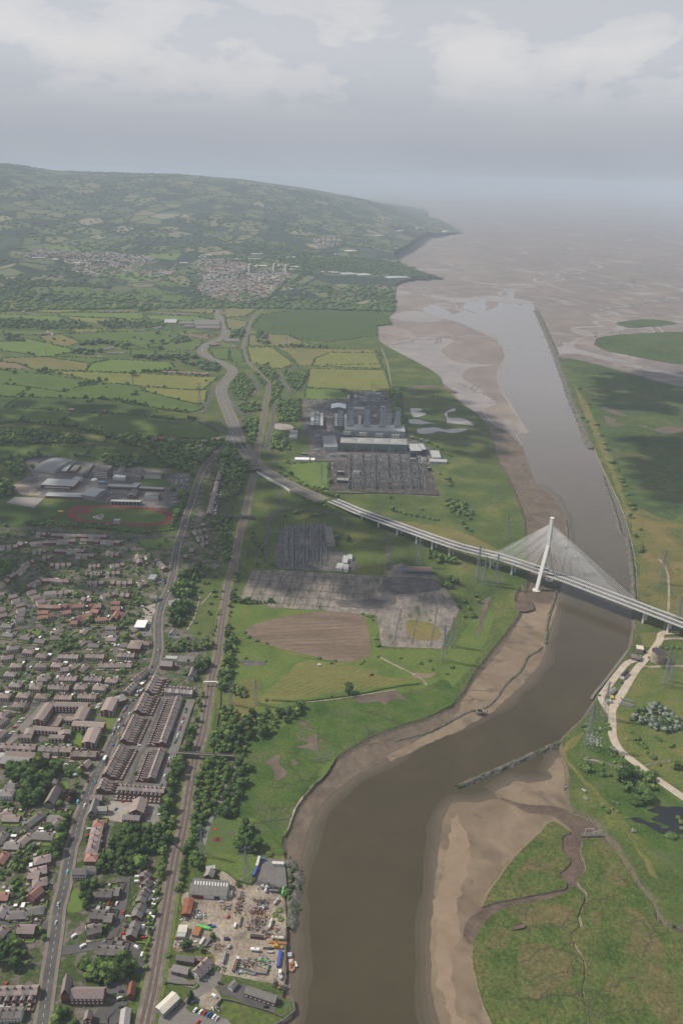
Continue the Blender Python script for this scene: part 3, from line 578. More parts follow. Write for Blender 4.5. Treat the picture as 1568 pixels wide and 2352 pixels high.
for i,(a,c,wd)in enumerate((((930,345),(1250,60),26),((1000,250),(1568,90),16),((1240,200),(1620,150),22),((850,60),(1300,-60),18),((560,40),(1000,-110),20),((190,60),(620,-80),14),((120,220),(620,230),9),((60,270),(400,225),10),((300,60),(760,-10),12),((1100,100),(1600,20),24),((700,0),(1200,-150),20),((950,40),(1500,-90),18),((1050,340),(1600,470),12),((1000,320),(1568,420),8),((150,330),(560,375),7),((420,470),(620,560),7))):
 keep=rb_;rb_=rb2 if i%2 else keep
 runnel(fO(a)[0],fO(c)[0],-2.76+.003*i,wd,26,.10,3);rb_=keep
o=rb_.build('tidal_channels',M_wet);o['kind']='structure';o=rb2.build('tidal_channels',MATS['grey_flat_mud']if 'grey_flat_mud' in MATS else mat('grey_flat_mud',[(0.13,0.108,0.096),(0.17,0.14,0.124)],.01,rough=.4,fine=.05));o['kind']='structure'
rb_=MB()
for a,c in(((665,615),(400,520)),((640,690),(300,780)),((800,520),(500,300)),((1000,408),(940,340)),((470,900),(200,930)),((560,790),(420,600)),((1200,330),(900,230)),((430,1000),(150,1010))):runnel(fH(a)[0],fH(c)[0],0.42,rnd.uniform(.8,1.5),20,.10,3)
o=rb_.build('meadow_ditches',MATS['dark_creek']);o['kind']='structure'
gs('school_yard',fY((180,170),(380,110),(560,150),(800,170),(1380,250),(1500,270),(1420,500),(1100,520),(800,480),(330,440),(150,420),(100,360),(250,250)),mat('school_tarmac',[(0.10,0.095,0.09),(0.14,0.13,0.12),(0.20,0.18,0.165)],0.04,fine=0.3,fam=0.25),0.22,amp=0.3)
gs('gravel_area',fY((100,350),(230,355),(330,405),(310,430),(160,415)),M_yard,0.27)
gs('sports_court',fY((50,488),(120,440),(350,450),(270,527)),mat('sports_court',[(0.24,0.21,0.21),(0.29,0.26,0.25)],0.2),0.28,amp=0.0,smooth=False)
gs('playing_field',fY((0,500),(270,528),(340,520),(520,480),(800,490),(1400,520),(1440,560),(1380,700),(900,720),(560,640),(180,680),(-80,680),(-80,500)),FM['d'],0.2)
def oval(cx,cy,rx,ry,n=40,sq=0.62):
 return[(cx+rx*math.copysign(abs(math.cos(t))**sq,math.cos(t)),cy+ry*math.copysign(abs(math.sin(t))**.8,math.sin(t)))for t in[2*math.pi*i/n for i in range(n)]]
gs('running_track',[(x+0,y)for x,y in fY(*[(a,b+(a-955)*0.045)for a,b in oval(955,588,420,76)])],M_track,0.30,amp=0.0,smooth=False)
gs('infield',fY(*[(a,b+(a-955)*0.045)for a,b in oval(955,588,350,56)]),FM['g'],0.34,amp=0.0,smooth=False)
gs('jump_area',fY((585,570),(640,535),(725,525),(700,580)),M_track,0.38,amp=0.0,smooth=False)
for q in(fY((435,622),(510,550),(513,552),(440,624)),fY((490,595),(530,520),(536,520),(497,597))):gs('run_up_lane',q,M_track,0.3,amp=0.0,smooth=False)
gs('lawn',fY((1135,305),(1330,310),(1320,365),(1120,350)),FM['g'],0.29)
gs('town_ground',fD((-300,60),(600,110),(1230,130),(1330,0),(1450,-420),(1568,-480),(1640,-300),(1560,200),(1500,500),(1440,850),(1420,1000),(1390,1225),(1290,1650),(1120,2200),(1000,2600),(860,3300),(700,3800),(-500,3900),(-900,1500)),M_town,0.06)
gs('park_lawn',fD((1360,440),(1400,400),(1510,410),(1530,480),(1440,840),(1300,800),(1270,720),(1330,660),(1350,560)),mat('park_grass',[(0.07,0.10,0.028),(0.11,0.125,0.04)],0.05,fine=0.5,fam=0.2),0.16)
gs('back_yards',fR((700,90),(760,100),(1000,300),(880,700),(800,860),(690,1240),(820,1330),(790,1480),(330,1440),(70,1370),(130,1250),(340,850),(490,520)),M_urban,0.14,amp=0.3,smooth=False)
gs('car_park',fR((120,1480),(330,1450),(470,1470),(330,1700),(20,1640),(0,1600),(180,1580)),M_lot,0.24,amp=0.3,smooth=False)
gs('car_park',fR((610,1480),(790,1490),(720,1760),(540,1730)),mat('worn_tarmac',[(0.20,0.18,0.16),(0.25,0.22,0.2)],0.1,fine=0.6,fam=0.2),0.24,amp=0.3,smooth=False)
gs('forecourt',fD((880,770),(1040,730),(1045,830),(890,840)),M_pave,0.2,smooth=False);gs('forecourt',fD((990,640),(1080,600),(1045,740),(1010,740)),M_lot,0.2,smooth=False)
gs('flats_courtyard',fQ((640,420),(700,460),(600,560),(520,560)),M_yard,0.2,smooth=False)
gs('lawn',fQ((1010,470),(1180,440),(1350,340),(1200,650),(1110,660),(1180,480)),FM['b'],0.2,smooth=False);gs('lawn',fQ((1100,670),(1180,670),(1090,815),(1050,800)),FM['d'],0.2,smooth=False)
for q in(fD((170,800),(250,785),(290,800),(270,825),(190,825)),fD((960,170),(1180,160),(1180,230),(1000,215)),fN((700,520),(770,530),(790,700),(660,730)),fQ((660,1180),(740,1170),(760,1300),(660,1300)),fQ((800,620),(900,640),(900,780),(820,780)),fN((1230,1150),(1290,1150),(1260,1270),(1220,1240)),fQ((1080,205),(1150,205),(1140,240),(1075,240))):
 gs('lawn',q,FM['b'],0.2)
gs('playground_lawn',fR((1350,1660),(1568,1680),(1720,1700),(1640,1960),(1500,2200),(1250,2250),(1240,1900)),mat('mown_lawn',[(0.075,0.115,0.03),(0.095,0.13,0.038)],0.06,fine=0.6,fam=0.15),0.24)
for c,r in(((1355,1777),34),((1375,1890),52)):
 gs('red_play_surface',fR(*[(c[0]+r*math.cos(t),c[1]+r*.55*math.sin(t))for t in[i*.5236 for i in range(12)]]),M_track,0.3,amp=0)
gs('grey_play_surface',fR((1490,1800),(1550,1805),(1545,1840),(1490,1832)),M_pad,0.3,amp=0,smooth=False)
gs('allotment_gardens',fA((1440,830),(1560,740),(1700,830),(1640,1000),(1560,1150),(1420,1090),(1400,1000)),mat('narrow_gardens',[(0.035,0.06,0.018),(0.06,0.085,0.03),(0.12,0.095,0.07)],0.08,fine=0.3,fam=0.4),0.12)
gs('yard_ground',fS((230,640),(720,560),(900,540),(1060,545),(1320,690),(1350,1020),(1345,1600),(1240,1640),(800,1560),(650,1530),(560,1500),(560,1330),(420,1250),(140,1280),(100,1230),(180,980),(240,900)),M_yard,0.2,amp=0.4)
gs('tarmac_yard',fS((1085,255),(1330,265),(1360,560),(1310,590),(985,540)),mat('grey_tarmac',[(0.14,0.13,0.125),(0.17,0.16,0.15)],0.1,fine=0.8,fam=0.15),0.25,amp=0.2,smooth=False)
gs('sandy_track',fS((580,350),(640,370),(830,520),(760,560),(620,470)),M_yard,0.22)
gs('lane',fS((0,1480),(80,1460),(280,1610),(600,1500),(650,1530),(620,1640),(420,1780),(240,1900),(300,1950),(700,2020),(760,2100),(0,2400),(-200,2400),(-160,2000),(100,1950),(350,1690),(30,1620)),mat('lane_tarmac',[(0.16,0.145,0.13),(0.20,0.185,0.17)],0.1,fine=0.8,fam=0.15),0.2,amp=0.2,smooth=False)
gs('office_yard',fS((600,1650),(900,1640),(1300,1800),(1220,1960),(620,1740)),M_tarmac,0.24,amp=0.2,smooth=False)
gs('sand_car_park',fS((380,1800),(560,1670),(640,1790),(520,1930),(400,1900)),M_yard,0.26,amp=0.2,smooth=False)
gs('grass_verge',fS((770,1570),(1250,1640),(1330,1700),(1250,1740),(960,1650),(780,1600)),M_lush,0.28);gs('grass_verge',fS((1230,1900),(1420,1800),(1440,1900),(1300,2000)),M_lush,0.26)
gs('grass_paddock',fS((440,215),(860,215),(1040,240),(960,540),(840,520),(640,360),(450,280)),M_grass,0.24)
gs('dark_marsh',fC((780,20),(1568,220),(1900,260),(2100,700),(1568,1100),(1240,1080),(1150,850),(1000,500),(900,300),(830,150)),M_dark,0.10)
gs('mudflat',fC((700,0),(850,-10),(1120,60),(1568,150),(2000,220),(2000,300),(1568,235),(1100,110),(800,40)),mat('grey_mudflat',[(0.14,0.115,0.10),(0.18,0.15,0.13),(0.23,0.2,0.18)],0.006,rough=0.6,dist=1,fine=0.03,fam=0.2),0.06)
sheet('far_marsh',fO((1115,265),(1150,230),(1300,215),(1568,205),(2100,230),(2100,400),(1568,370),(1350,335),(1180,300)),M_dark,-2.0);sheet('far_marsh',fO((1230,155),(1380,140),(1540,160),(1400,178),(1290,182)),M_dark,-2.0)
gs('dry_strip',fC((820,190),(850,250),(920,360),(975,490),(1040,640),(1120,860),(1200,1050),(1250,1130),(1230,1240),(1160,1060),(1060,800),(960,560),(900,430),(840,290)),M_dry,0.2)
gs('dry_meadow',fF((1230,-40),(1400,10),(1568,60),(2000,200),(2000,700),(1568,700),(1400,640),(1300,600),(1250,560),(1270,300)),mat('cattle_meadow',[(0.07,0.095,0.028),(0.13,0.12,0.04),(0.19,0.14,0.055)],0.02,fine=0.25,fam=0.25),0.16)
for q in(fC((1010,350),(1060,360),(1180,415),(1110,410),(1040,380)),fC((1020,415),(1070,430),(1110,440),(1095,460),(1180,475),(1080,490),(1045,460)),fC((1255,480),(1310,485),(1360,505),(1480,490),(1568,510),(1480,540),(1380,520))):gs('bare_mud_patch',q,M_mud,0.2,step=6)
gs('riverside_grass',fW((500,1130),(640,1000),(800,700),(1000,560),(1568,560),(2200,600),(2300,2300),(1568,2700),(1060,2180),(640,1900),(500,1680)),mat('rank_grass',[(0.075,0.11,0.026),(0.105,0.13,0.034),(0.16,0.145,0.048)],0.035,fine=0.35,fam=0.3,bump=0.3),0.14)
gs('scrub_grass',fI((800,450),(880,380),(1030,330),(1060,430),(1120,520),(1300,650),(1568,820),(1900,1000),(1900,1500),(1568,1400),(1250,1100),(1050,870),(850,680),(740,520)),M_lush,0.13)
gs('dry_bank',fI((760,470),(880,390),(830,480),(760,540),(860,680),(1000,830),(1180,1080),(1320,1260),(1400,1400),(1340,1380),(1240,1180),(1080,960),(860,720),(740,560)),M_dry,0.2)
gs('pond',fI((1320,930),(1400,905),(1568,905),(1800,940),(1760,1080),(1568,1090),(1440,1100),(1380,1060),(1480,1040),(1340,990),(1400,960)),M_pond,0.2);gs('pond',fI((1200,985),(1260,980),(1340,1010),(1420,1040),(1380,1070),(1300,1030),(1230,1010)),M_pond,0.21)
gs('cliff_edge',fW((890,0),(1000,0),(1230,20),(1100,200),(940,200)),M_dry,0.2)
NRD=[0]
def road(name,pts,width,z=0.3,m=None,pave=0.0,centre=None,edge=None,step=6,hf=False,dl=4.0,dg=5.0):
 NRD[0]+=1;z+=0.08+NRD[0]*0.0011
 w=path_pts(pts,step)
 if hf:
  for p in w:p.z=hill(p.x,p.y)
 b=MB();ribbon(b,w,width/2,-width/2,z)
 o=b.build(name,m or M_tarmac);o['kind']='structure'
 if pave:
  for s in(1,-1):
   b=MB();a0,a1=s*width/2,s*(width/2+pave)
   ribbon(b,w,max(a0,a1),min(a0,a1),z+.12);ribbon(b,[p+Vector((0,0,z))for p in w],s*width/2+.001,s*width/2-.001,0.06)
   b.build('pavement',M_pave,o)
 if centre is not None:
  b=MB();dashes(b,w,0,0.10,z+.05,dl,dg);b.build('centre_line',M_line,o)
 if edge:
  b=MB()
  for s in(1,-1):ribbon(b,w,s*(width/2-.35)+.08,s*(width/2-.35)-.08,z+.05)
  b.build('edge_line',edge,o)
 return o,w
main_pts=fJ((262,1500),(295,1225),(345,860),(385,600),(404,430),(440,300),(462,180),(495,0))+fG((515,1130),(545,1000),(582,900),(640,740),(728,560),(785,440),(845,300),(925,180),(985,60))+fD((1035,1100),(1078,1000),(1094,900),(1091,800),(1096,700),(1122,600),(1165,500),(1193,400),(1225,200),(1262,90))+fA((1290,1090),(1325,1000),(1352,900),(1390,800),(1430,740),(1500,670),(1560,610),(1610,500))
road('main_road',main_pts,9.5,0.36,pave=2.2,centre=1,edge=M_yel,dl=3,dg=4)
dual=fL((300,620),)+fU((318,20),(345,60),(388,150),(428,240),(452,300),(432,345),(350,385),(235,432),(192,478),(212,535),(330,600),(430,640),(510,690),(520,740),(478,800),(408,900),(412,1000),(490,1200),(568,1400),(615,1568))+fB((90,610),(160,710),(250,790),(400,880),(560,955),(660,1000))
DW=path_pts(dual,8)
b=MB();ribbon(b,DW,15,-15,0.57);o=b.build('dual_carriageway',mat('pale_asphalt',[(0.13,0.12,0.115),(0.16,0.15,0.142)],0.05,fine=0.5,fam=0.12));o['kind']='structure'
b=MB();ribbon(b,DW,1.6,-1.6,0.66);b.build('central_reservation',M_dry,o)
b=MB()
for s in(1,-1):
 for a in(2.4,13.6):ribbon(b,DW,s*a+.16,s*a-.16,0.64)
 dashes(b,DW,s*6.3,.14,0.64,3,8);dashes(b,DW,s*9.9,.14,0.64,3,8)
b.build('lane_marking',M_line,o)
b=MB()
for s in(1,-1):ribbon(b,DW,s*17+1.9,s*17-1.9,0.345)
b.build('verge',M_dry,o)
for pts,wd in((fU((335,880),(290,980),(240,1120),(180,1175),(110,1200)),9),(fU((110,1240),(250,1295),(380,1350),(470,1410),(530,1500)),9),(fU((110,1185),(250,1165),(370,1175)),7),(fU((370,1235),(430,1290),(500,1370)),7),(fU((455,950),(520,1060),(600,1170),(650,1200),(760,1165),(850,1160)),8),(fU((620,1380),(610,1270),(650,1220)),8),(fU((600,1070),(700,1010),(790,960),(795,880),(740,790),(690,735)),8),(fU((1240,680),(1100,720),(1030,745),(1090,840),(1145,920),(1130,980),(1030,1050),(985,1120),(960,1300),(920,1450),(890,1600)),9)):
 road('slip_road',pts,wd,0.34,edge=M_line)
for pts,wd,m in((fB((280,640),(330,690),(310,740)),6,None),(fB((60,1110),(180,1120)),5,None),(fB((330,900),(360,960),(370,1050),(300,1110),(280,1160),(270,1220)),6,None),(fE((290,0),(270,150),(260,330)),6,None),(fB((360,1060),(480,1055),(700,1080),(790,1110),(820,1180)),5,None),(fE((1030,-40),(1080,90),(1105,250),(1110,380)),6,None),(fE((1020,960),(1090,1000),(1190,1050),(1290,1100),(1350,1140),(1370,1170)),3.0,M_yard),(fE((130,620),(120,720),(60,780),(80,850),(300,900),(470,960),(620,985)),2.4,M_dry),(fX((0,728),(310,735),(1100,762)),5,None),(fX((0,455),(120,462),(380,470)),5,None),(fX((230,480),(235,700)),5,None),(fX((320,1040),(800,1060),(1400,1095)),3,M_conc),(fB((1060,-50),(1100,60),(1130,240)),3.5,M_yard),(fA((1030,425),(1060,440),(1260,452),(1400,445)),3,M_yard),(fV((440,590),(640,570),(840,550)),3,M_yard),(fD((-60,90),(150,92),(500,115),(830,140),(900,148),(1060,150),(1200,150)),6.5,None),(fD((950,160),(900,220),(860,260),(930,340),(900,370)),6,None),(fD((60,510),(140,470),(280,390),(300,340)),6,None),(fD((-60,515),(60,508),(120,560),(200,620),(235,690),(205,770)),6.5,None),(fD((-60,800),(200,772),(310,785),(300,830)),6,None),(fD((270,775),(420,770),(620,775),(680,800),(670,870)),5,None),(fD((120,960),(220,1005),(195,1130)),6.5,None),(fD((-60,1140),(200,1150),(420,1160),(700,1165),(880,1180)),6,None),(fD((150,1000),(500,1010),(950,1005),(1080,1000)),6.5,None),(fD((540,300),(540,370)),5,None),(fD((660,500),(690,560)),5,None),(fD((380,680),(520,685),(640,670),(700,640),(740,700)),5,None),(fG((-60,185),(200,195),(300,205)),8,None),(fG((330,170),(280,240),(180,340),(70,450),(0,470)),11,M_pave),(fQ((1120,850),(900,835),(600,800),(430,790)),5.5,None),(fR((1090,345),(1020,520),(940,760),(880,960),(800,1150),(740,1340)),11,mat('worn_side_street',[(0.15,0.14,0.13),(0.19,0.18,0.165)],0.1,fine=0.8,fam=0.15)),(fR((775,350),(700,560),(590,860),(520,960),(420,1270)),3.0,None),(fN((-60,845),(150,848),(300,850),(500,865)),8,None),(fN((1210,400),(1190,560),(1150,760),(1090,920),(1060,1030)),8.5,None),(fN((600,1110),(800,1075),(900,1060),(1060,1035),(1180,1040),(1290,1080),(1340,1200),(1330,1330)),8.5,None),(fN((960,700),(1130,735)),7,None),(fQ((-60,1680),(100,1700),(260,1700),(370,1715)),8,None),(fN((1030,1480),(1150,1460),(1180,1600),(1100,1620)),9,None),(fN((960,1800),(1000,1700),(1100,1690),(1130,1800)),14,None),(fY((650,290),(700,210),(750,170)),5,None),(fY((1500,300),(1430,380),(1360,250)),6,None),(fR((1560,1080),(1500,1250),(1430,1400),(1340,1600),(1260,1800),(1230,1950)),4.2,mat('footpath_tarmac',[(0.17,0.16,0.15),(0.21,0.195,0.18)],0.2)),(fH((-20,590),(40,590),(80,580),(60,660),(0,790),(-110,980)),4,MATS['footpath_tarmac']),(fW((1500,0),(1240,10),(1190,130),(1080,290),(950,440),(800,620),(700,790),(600,960),(500,1110),(445,1230),(450,1400),(452,1600),(500,1740),(600,1880),(760,2010),(930,2140),(1100,2270),(1400,2480),(1750,2720),(2300,3080)),9.5,M_gravel),(fW((930,400),(700,470),(560,620),(420,800),(330,930),(270,1010),(320,1130),(420,1270)),8.5,M_gravel),(fW((1568,530),(1300,520),(1050,540),(900,500)),5,M_yard),(fW((1190,110),(1350,90),(1568,95)),6,M_yard),(fI((880,575),(980,590),(1100,625),(1230,630)),3,M_conc),(fI((1300,620),(1480,588)),2,M_conc),(fF((1430,800),(1465,640),(1460,400),(1400,300)),3.5,M_yard),(fA((640,20),(480,0)),4,None),(fD((1380,560),(1340,700),(1290,790)),1.8,M_yard),(fD((1470,520),(1380,620)),1.8,M_yard)):
 road('road' if wd>=5 else 'track',pts,wd,0.32 if wd<9 else 0.34,m)
for pts,wd in((fL((1010,400),(900,490),(840,560),(800,620),(700,660),(560,690)),12),(fV((960,150),(1000,130),(1120,130)),8),(fV((1080,235),(1180,195),(1220,170)),8)):road('road',pts,wd,1.0,M_pave,hf=True,step=25)
rail_pts=fJ((955,1500),(995,1225),(1046,1000),(1082,800),(1117,600),(1152,400),(1187,200),(1225,0))+fG((1230,1200),(1275,1000),(1305,800),(1340,600),(1352,540),(1395,400),(1430,200),(1463,0))+fD((1495,1000),(1521,800),(1550,600),(1575,680-227))+fE((30,400),(70,200),(100,50))+fB((110,1140),(132,1050),(170,870),(190,790),(207,640),(235,500),(265,330),(284,225),(278,180))+fU((895,830),(800,720),(725,650),(665,560),(645,480),(663,380),(700,260),(735,160),(790,90),(880,30))+fL((760,780),(860,680),(1000,560),(1150,440),(1300,330))
RW=path_pts(rail_pts,8)
b=MB();ribbon(b,RW,6.0,-6.0,0.55);ribbon(b,RW,7.2,5.999,0.35);ribbon(b,RW,-5.999,-7.2,0.35);o=b.build('railway',M_ballast);o['kind']='structure'
for c in(2.2,-2.2):
 b=MB();ribbon(b,RW,c+1.3,c-1.3,0.60);b.build('sleepers',mat('sleeper_band',[(0.115,0.095,0.078),(0.15,0.125,0.105)],0.4,fine=2.0,fam=.2),o)
 for g_ in(.72,-.72):
  b=MB();ribbon(b,RW,c+g_+.13,c+g_-.13,0.80);b.build('rail',M_rail,o)
b=MB()
for s in(1,-1):ribbon(b,RW,s*8.6+1.6,s*8.6-1.6,0.30)
o=b.build('railway_verge',M_grass);o['kind']='structure'
M_bconc=mat('pale_concrete',[(0.54,0.53,0.50),(0.62,0.61,0.58)],0.08,fine=0.5,fam=0.08)
M_pylon=mat('white_concrete',[(0.66,0.66,0.63),(0.74,0.74,0.71)],0.06,fine=0.4,fam=0.05)
M_cable=plain('white_cable',(0.78,0.79,0.79),0.5)
M_deck=mat('bridge_asphalt',[(0.12,0.115,0.11),(0.15,0.145,0.138)],0.08,fine=0.6,fam=0.1)
ZD=22.0
near=[(752,1152,3),(778,1163,6),(815,1179,10),(900,1210,16),(1000,1246,20),(1060,1265,21.5),(1143,1286,ZD),(1230,1315,ZD),(1295,1337,ZD),(1376,1368,ZD),(1446.6,1395,ZD-.5),(1568,1442,ZD-2.5),(1700,1495,ZD-6)]
pts=[P(a,b_,z)for a,b_,z in near]
HALF=12.5
NE=path_pts(pts,7,d=False)
ns=normals(NE)
BW=[p+n*HALF for p,n in zip(NE,ns)]
bridge=empty('cable_stayed_bridge',(BW[len(BW)//2].x,BW[len(BW)//2].y,0))
tag(bridge,'long white cable-stayed road bridge with leaning inverted-Y pylon over the brown river','bridge')
BL=Vector(bridge.location)
def bpart(b,name,m):b.v=[tuple(Vector(p)-BL)for p in b.v];return b.build(name,m,bridge)
n=len(BW);nb=normals(BW)
def across(p,nn,off,z):return Vector((p.x+nn.x*off,p.y+nn.y*off,p.z+z))
b=MB();prof=[(-HALF,0),(-HALF,-1.1),(-6.5,-2.6),(6.5,-2.6),(HALF,-1.1),(HALF,0)];k=len(prof)
vs=[across(p,nn,o_,z_)for p,nn in zip(BW,nb)for o_,z_ in prof]
b.add(vs,[(i*k+j,i*k+(j+1)%k,(i+1)*k+(j+1)%k,(i+1)*k+j)for i in range(n-1)for j in range(k)])
bpart(b,'deck',M_bconc)
b=MB()
for s in(1,-1):ribbon(b,BW,*((s*1.3,s*10.2)if s<0 else(s*10.2,s*1.3)),.12)
bpart(b,'roadway',M_deck)
b=MB()
for s in(1,-1):
 for a in(1.9,9.6):ribbon(b,BW,s*a+.13,s*a-.13,.19)
 dashes(b,BW,s*5.7,.15,.19,3,6)
bpart(b,'lane_marking',M_line).parent=[o for o in bridge.children if o.name.startswith('roadway')][0]
b=MB();ribbon(b,BW,1.25,-1.25,.18)
for s in(1,-1):ribbon(b,BW,s*11.2+.9,s*11.2-.9,.2)
bpart(b,'concrete_margin',M_bconc)
for s in(1,-1):
 b=MB();ww=[across(p,nn,s*HALF,0)for p,nn in zip(BW,nb)]
 for z in(.55,1.1):
  for p,q in zip(ww[::2],ww[2::2]+[ww[-1]]):b.bar(p+Vector((0,0,z)),q+Vector((0,0,z)),.09,cap=False)
 for p in ww[::1]:b.bar(p,p+Vector((0,0,1.15)),.07,cap=False)
 bpart(b,'parapet',M_pylon)
def nearest_i(x,y,z):q=P(x,y,z);return min(range(n),key=lambda i:(NE[i]-q).length)
ip=nearest_i(1240,1318,ZD);pc,pn=BW[ip],nb[ip]
pt=(BW[ip+2]-BW[ip-2]).normalized();pt.z=0
rot=math.atan2(pt.y,pt.x)
b=MB()
def tapered(p,q,s0,s1):
 """rectangular member from p to q; s = (along the bridge, across)"""
 vs=[]
 for c,s in((Vector(p),s0),(Vector(q),s1)):
  for a,d in((-1,-1),(1,-1),(1,1),(-1,1)):vs.append(c+pt*(a*s[0]/2)+pn*(d*s[1]/2))
 b.add(vs,[(0,3,2,1),(4,5,6,7),(0,1,5,4),(1,2,6,5),(2,3,7,6),(3,0,4,7)])
foot=HALF+10.5;JZ,TZ=69.0,114.0
base=Vector((pc.x,pc.y,0))
for s in(1,-1):tapered(base+pn*(s*foot)-Vector((0,0,5)),base+pn*(s*1.4)+Vector((0,0,JZ)),(5.2,4.6),(5.6,3.0))
tapered(base+Vector((0,0,JZ-3)),base+Vector((0,0,TZ)),(5.7,5.4),(4.6,4.6))
tapered(base+Vector((0,0,TZ)),base+Vector((0,0,TZ+1.2)),(5.6,5.6),(5.6,5.6))
tapered(base-pn*(foot-4)+Vector((0,0,ZD-4.6)),base-pn*(foot-4)+Vector((0,0,ZD-4.5)),(.1,.1),(.1,.1))
bpart(b,'pylon',M_pylon)
for s in(1,-1):
 b=MB();q=base+pn*s*foot;b.prism([(q.x+6.5*math.cos(t),q.y+6.5*math.sin(t))for t in[i*math.pi/6 for i in range(12)]],-4,-1.6);bpart(b,'pile_cap',M_bconc)
iE,iW=nearest_i(1448,1396,ZD),nearest_i(1120,1280,ZD)
NC=28
for side in(1,-1):
 for k_ in range(NC):
  f=(k_+1)/NC
  for i0,sg in((iE,1),(iW,-1)):
   if sg==-1 and k_%1:continue
   pos=ip+(i0-ip)*(0.14+.86*f);i=int(pos);t=pos-i
   a=(across(BW[i],nb[i],side*(HALF-.5),.4)).lerp(across(BW[min(i+1,n-1)],nb[min(i+1,n-1)],side*(HALF-.5),.4),t)
   top=base+Vector((0,0,JZ+3+(TZ-JZ-14)*f))+pt*(sg*2.4)+pn*(side*1.0)
   b=MB();b.bar(a,top,.165,n=4,cap=False);bpart(b,'cable',M_cable)
for x,y,z in((838,1178,11),(880,1193,14),(921,1208,16.5),(962,1223,18),(1001,1237,19.5),(1041,1250,20.5),(1125,1280,ZD),(1170,1295,ZD),(1481,1408,ZD-1),(1538,1430,ZD-2)):
 i=nearest_i(x,y,z);c=BW[i]
 for s in(1,-1):
  q=across(c,nb[i],s*6.0,0);b=MB();b.box((q.x,q.y,-3.2),(1.8,2.6,c.z-2.5+3.2),rz=math.atan2(nb[i].y,nb[i].x));bpart(b,'pier',M_bconc)
def stone_bank(name,pts,wid,h,z0,label,cat,m=M_stone,jit=.5,step=4,group=None):
 w=path_pts(pts,step);b=MB();ns_=normals(w);q=random.Random(len(pts)*7)
 prof=[(-1,0),(-.45,.8),(0,1),(.45,.8),(1,0)];k=len(prof)
 vs=[]
 for p,nn in zip(w,ns_):
  for a,c in prof:vs.append(p+nn*(a*wid/2*(1+jit*(q.random()-.5)))+Vector((0,0,z0+c*h*(1+jit*(q.random()-.5)))))
 b.add(vs,[(i*k+j,(i+1)*k+j,(i+1)*k+j+1,i*k+j+1)for i in range(len(w)-1)for j in range(k-1)])
 for i,(p,nn)in enumerate(zip(w,ns_)):
  for _ in range(3):
   c=p+nn*((q.random()-.5)*wid);b.ball((c.x,c.y,z0+h*.5*q.random()),.5+q.random()*wid*.09,0,1,.7,.5,q.randrange(9999))
 o=b.build(name,m);tag(o,label,cat,group);return o
stone_bank('training_wall',fF((755,20),(772,130),(735,350),(712,450),(690,540),(660,640),(636,720),(630,800),(622,870)),5,2.2,-3,'low dark stone training wall curving through the mud under the bridge','training wall')
stone_bank('training_wall',fF((600,895),(560,930),(500,965),(450,1060),(350,1150),(300,1225))+fI((240,190),(175,222),(90,240),(0,285))+fH((1500,325),(1400,375),(1300,402),(1150,440)),4.5,1.6,-3,'broken weed-covered stone wall along the left mudbank below the bridge','training wall')
stone_bank('breakwater',fI((745,440),(560,520),(380,600),(150,700),(50,745),(15,755)),8,3.0,-3.2,'straight green stone breakwater jutting from the right bank into the river','breakwater')
stone_bank('training_wall',fO((815,96),(850,170),(890,260),(922,338),(935,380),(965,450),(1000,560),(1040,640),(1085,760),(1105,802)),26,3.5,-3,'long straight dark rubble wall running out to sea beside the channel','training wall',step=12)
stone_bank('riprap_bank',fC((1010,820),(1060,960),(1110,1110),(1140,1225))+fF((1180,150),(1215,330),(1230,520),(1238,700),(1240,860)),9,3,-3,'pale rock armour along the right bank beside the bridge','rock armour')
stone_bank('riprap_bank',fK((395,90),(440,130),(470,230),(450,330),(440,420),(440,520),(420,560)),16,4,-3.4,'dark boulder slope between the scrapyard and the river','rock armour',step=3)
b=MB()
for q in(fS((1350,1030),(1340,1300),(1330,1600)),fS((1420,1800),(1445,1930),(1330,2030),(1150,2120))):
 w=path_pts(q,6)
 for p,r in zip(w,w[1:]):
  d=(r-p);b.box(((p.x+r.x)/2,(p.y+r.y)/2,-3.4),(d.length+.1,1.2,4.2),rz=math.atan2(d.y,d.x))
tag(b.build('quay_wall',M_quay),'dark stone quay wall at the scrapyard river edge','quay wall')
b=MB()
w=path_pts(fW((700,270),(540,470),(400,660),(290,800),(170,950),(120,1030)),4)
for p,r in zip(w,w[1:]):
 d=r-p;b.box(((p.x+r.x)/2,(p.y+r.y)/2,-1.2),(d.length,3.2,.35),rz=math.atan2(d.y,d.x))
 for s in(1,-1):
  nn=Vector((-d.y,d.x,0)).normalized()*1.5*s;b.bar((p.x+nn.x,p.y+nn.y,-4),(p.x+nn.x,p.y+nn.y,.3),.18)
tag(b.build('timber_jetty',mat('grey_timber',[(0.15,0.135,0.115),(0.22,0.20,0.175)],0.4,fine=2)),'long grey timber jetty along the right bank by the gravel track','jetty')
c=P(1101,1640,-3);b=MB()
b.prism([(c.x+4.6*math.cos(t),c.y+4.6*math.sin(t))for t in[i*math.pi/4 for i in range(8)]],-4,1.6)
o=b.build('stone_dolphin',M_quay);tag(o,'square stone mooring tower standing in the river off the mud point','tower')
b=MB()
for i in range(8):
 t0,t1=i*math.pi/4,(i+1)*math.pi/4
 b.bar((c.x+4.3*math.cos(t0),c.y+4.3*math.sin(t0),1.9),(c.x+4.3*math.cos(t1),c.y+4.3*math.sin(t1),1.9),.5)
b.build('parapet',M_bank,o)
b=MB();b.prism([(c.x+3.6*math.cos(t),c.y+3.6*math.sin(t))for t in[i*math.pi/4 for i in range(8)]],1.6,1.62);b.build('dark_pit',M_pond,o)
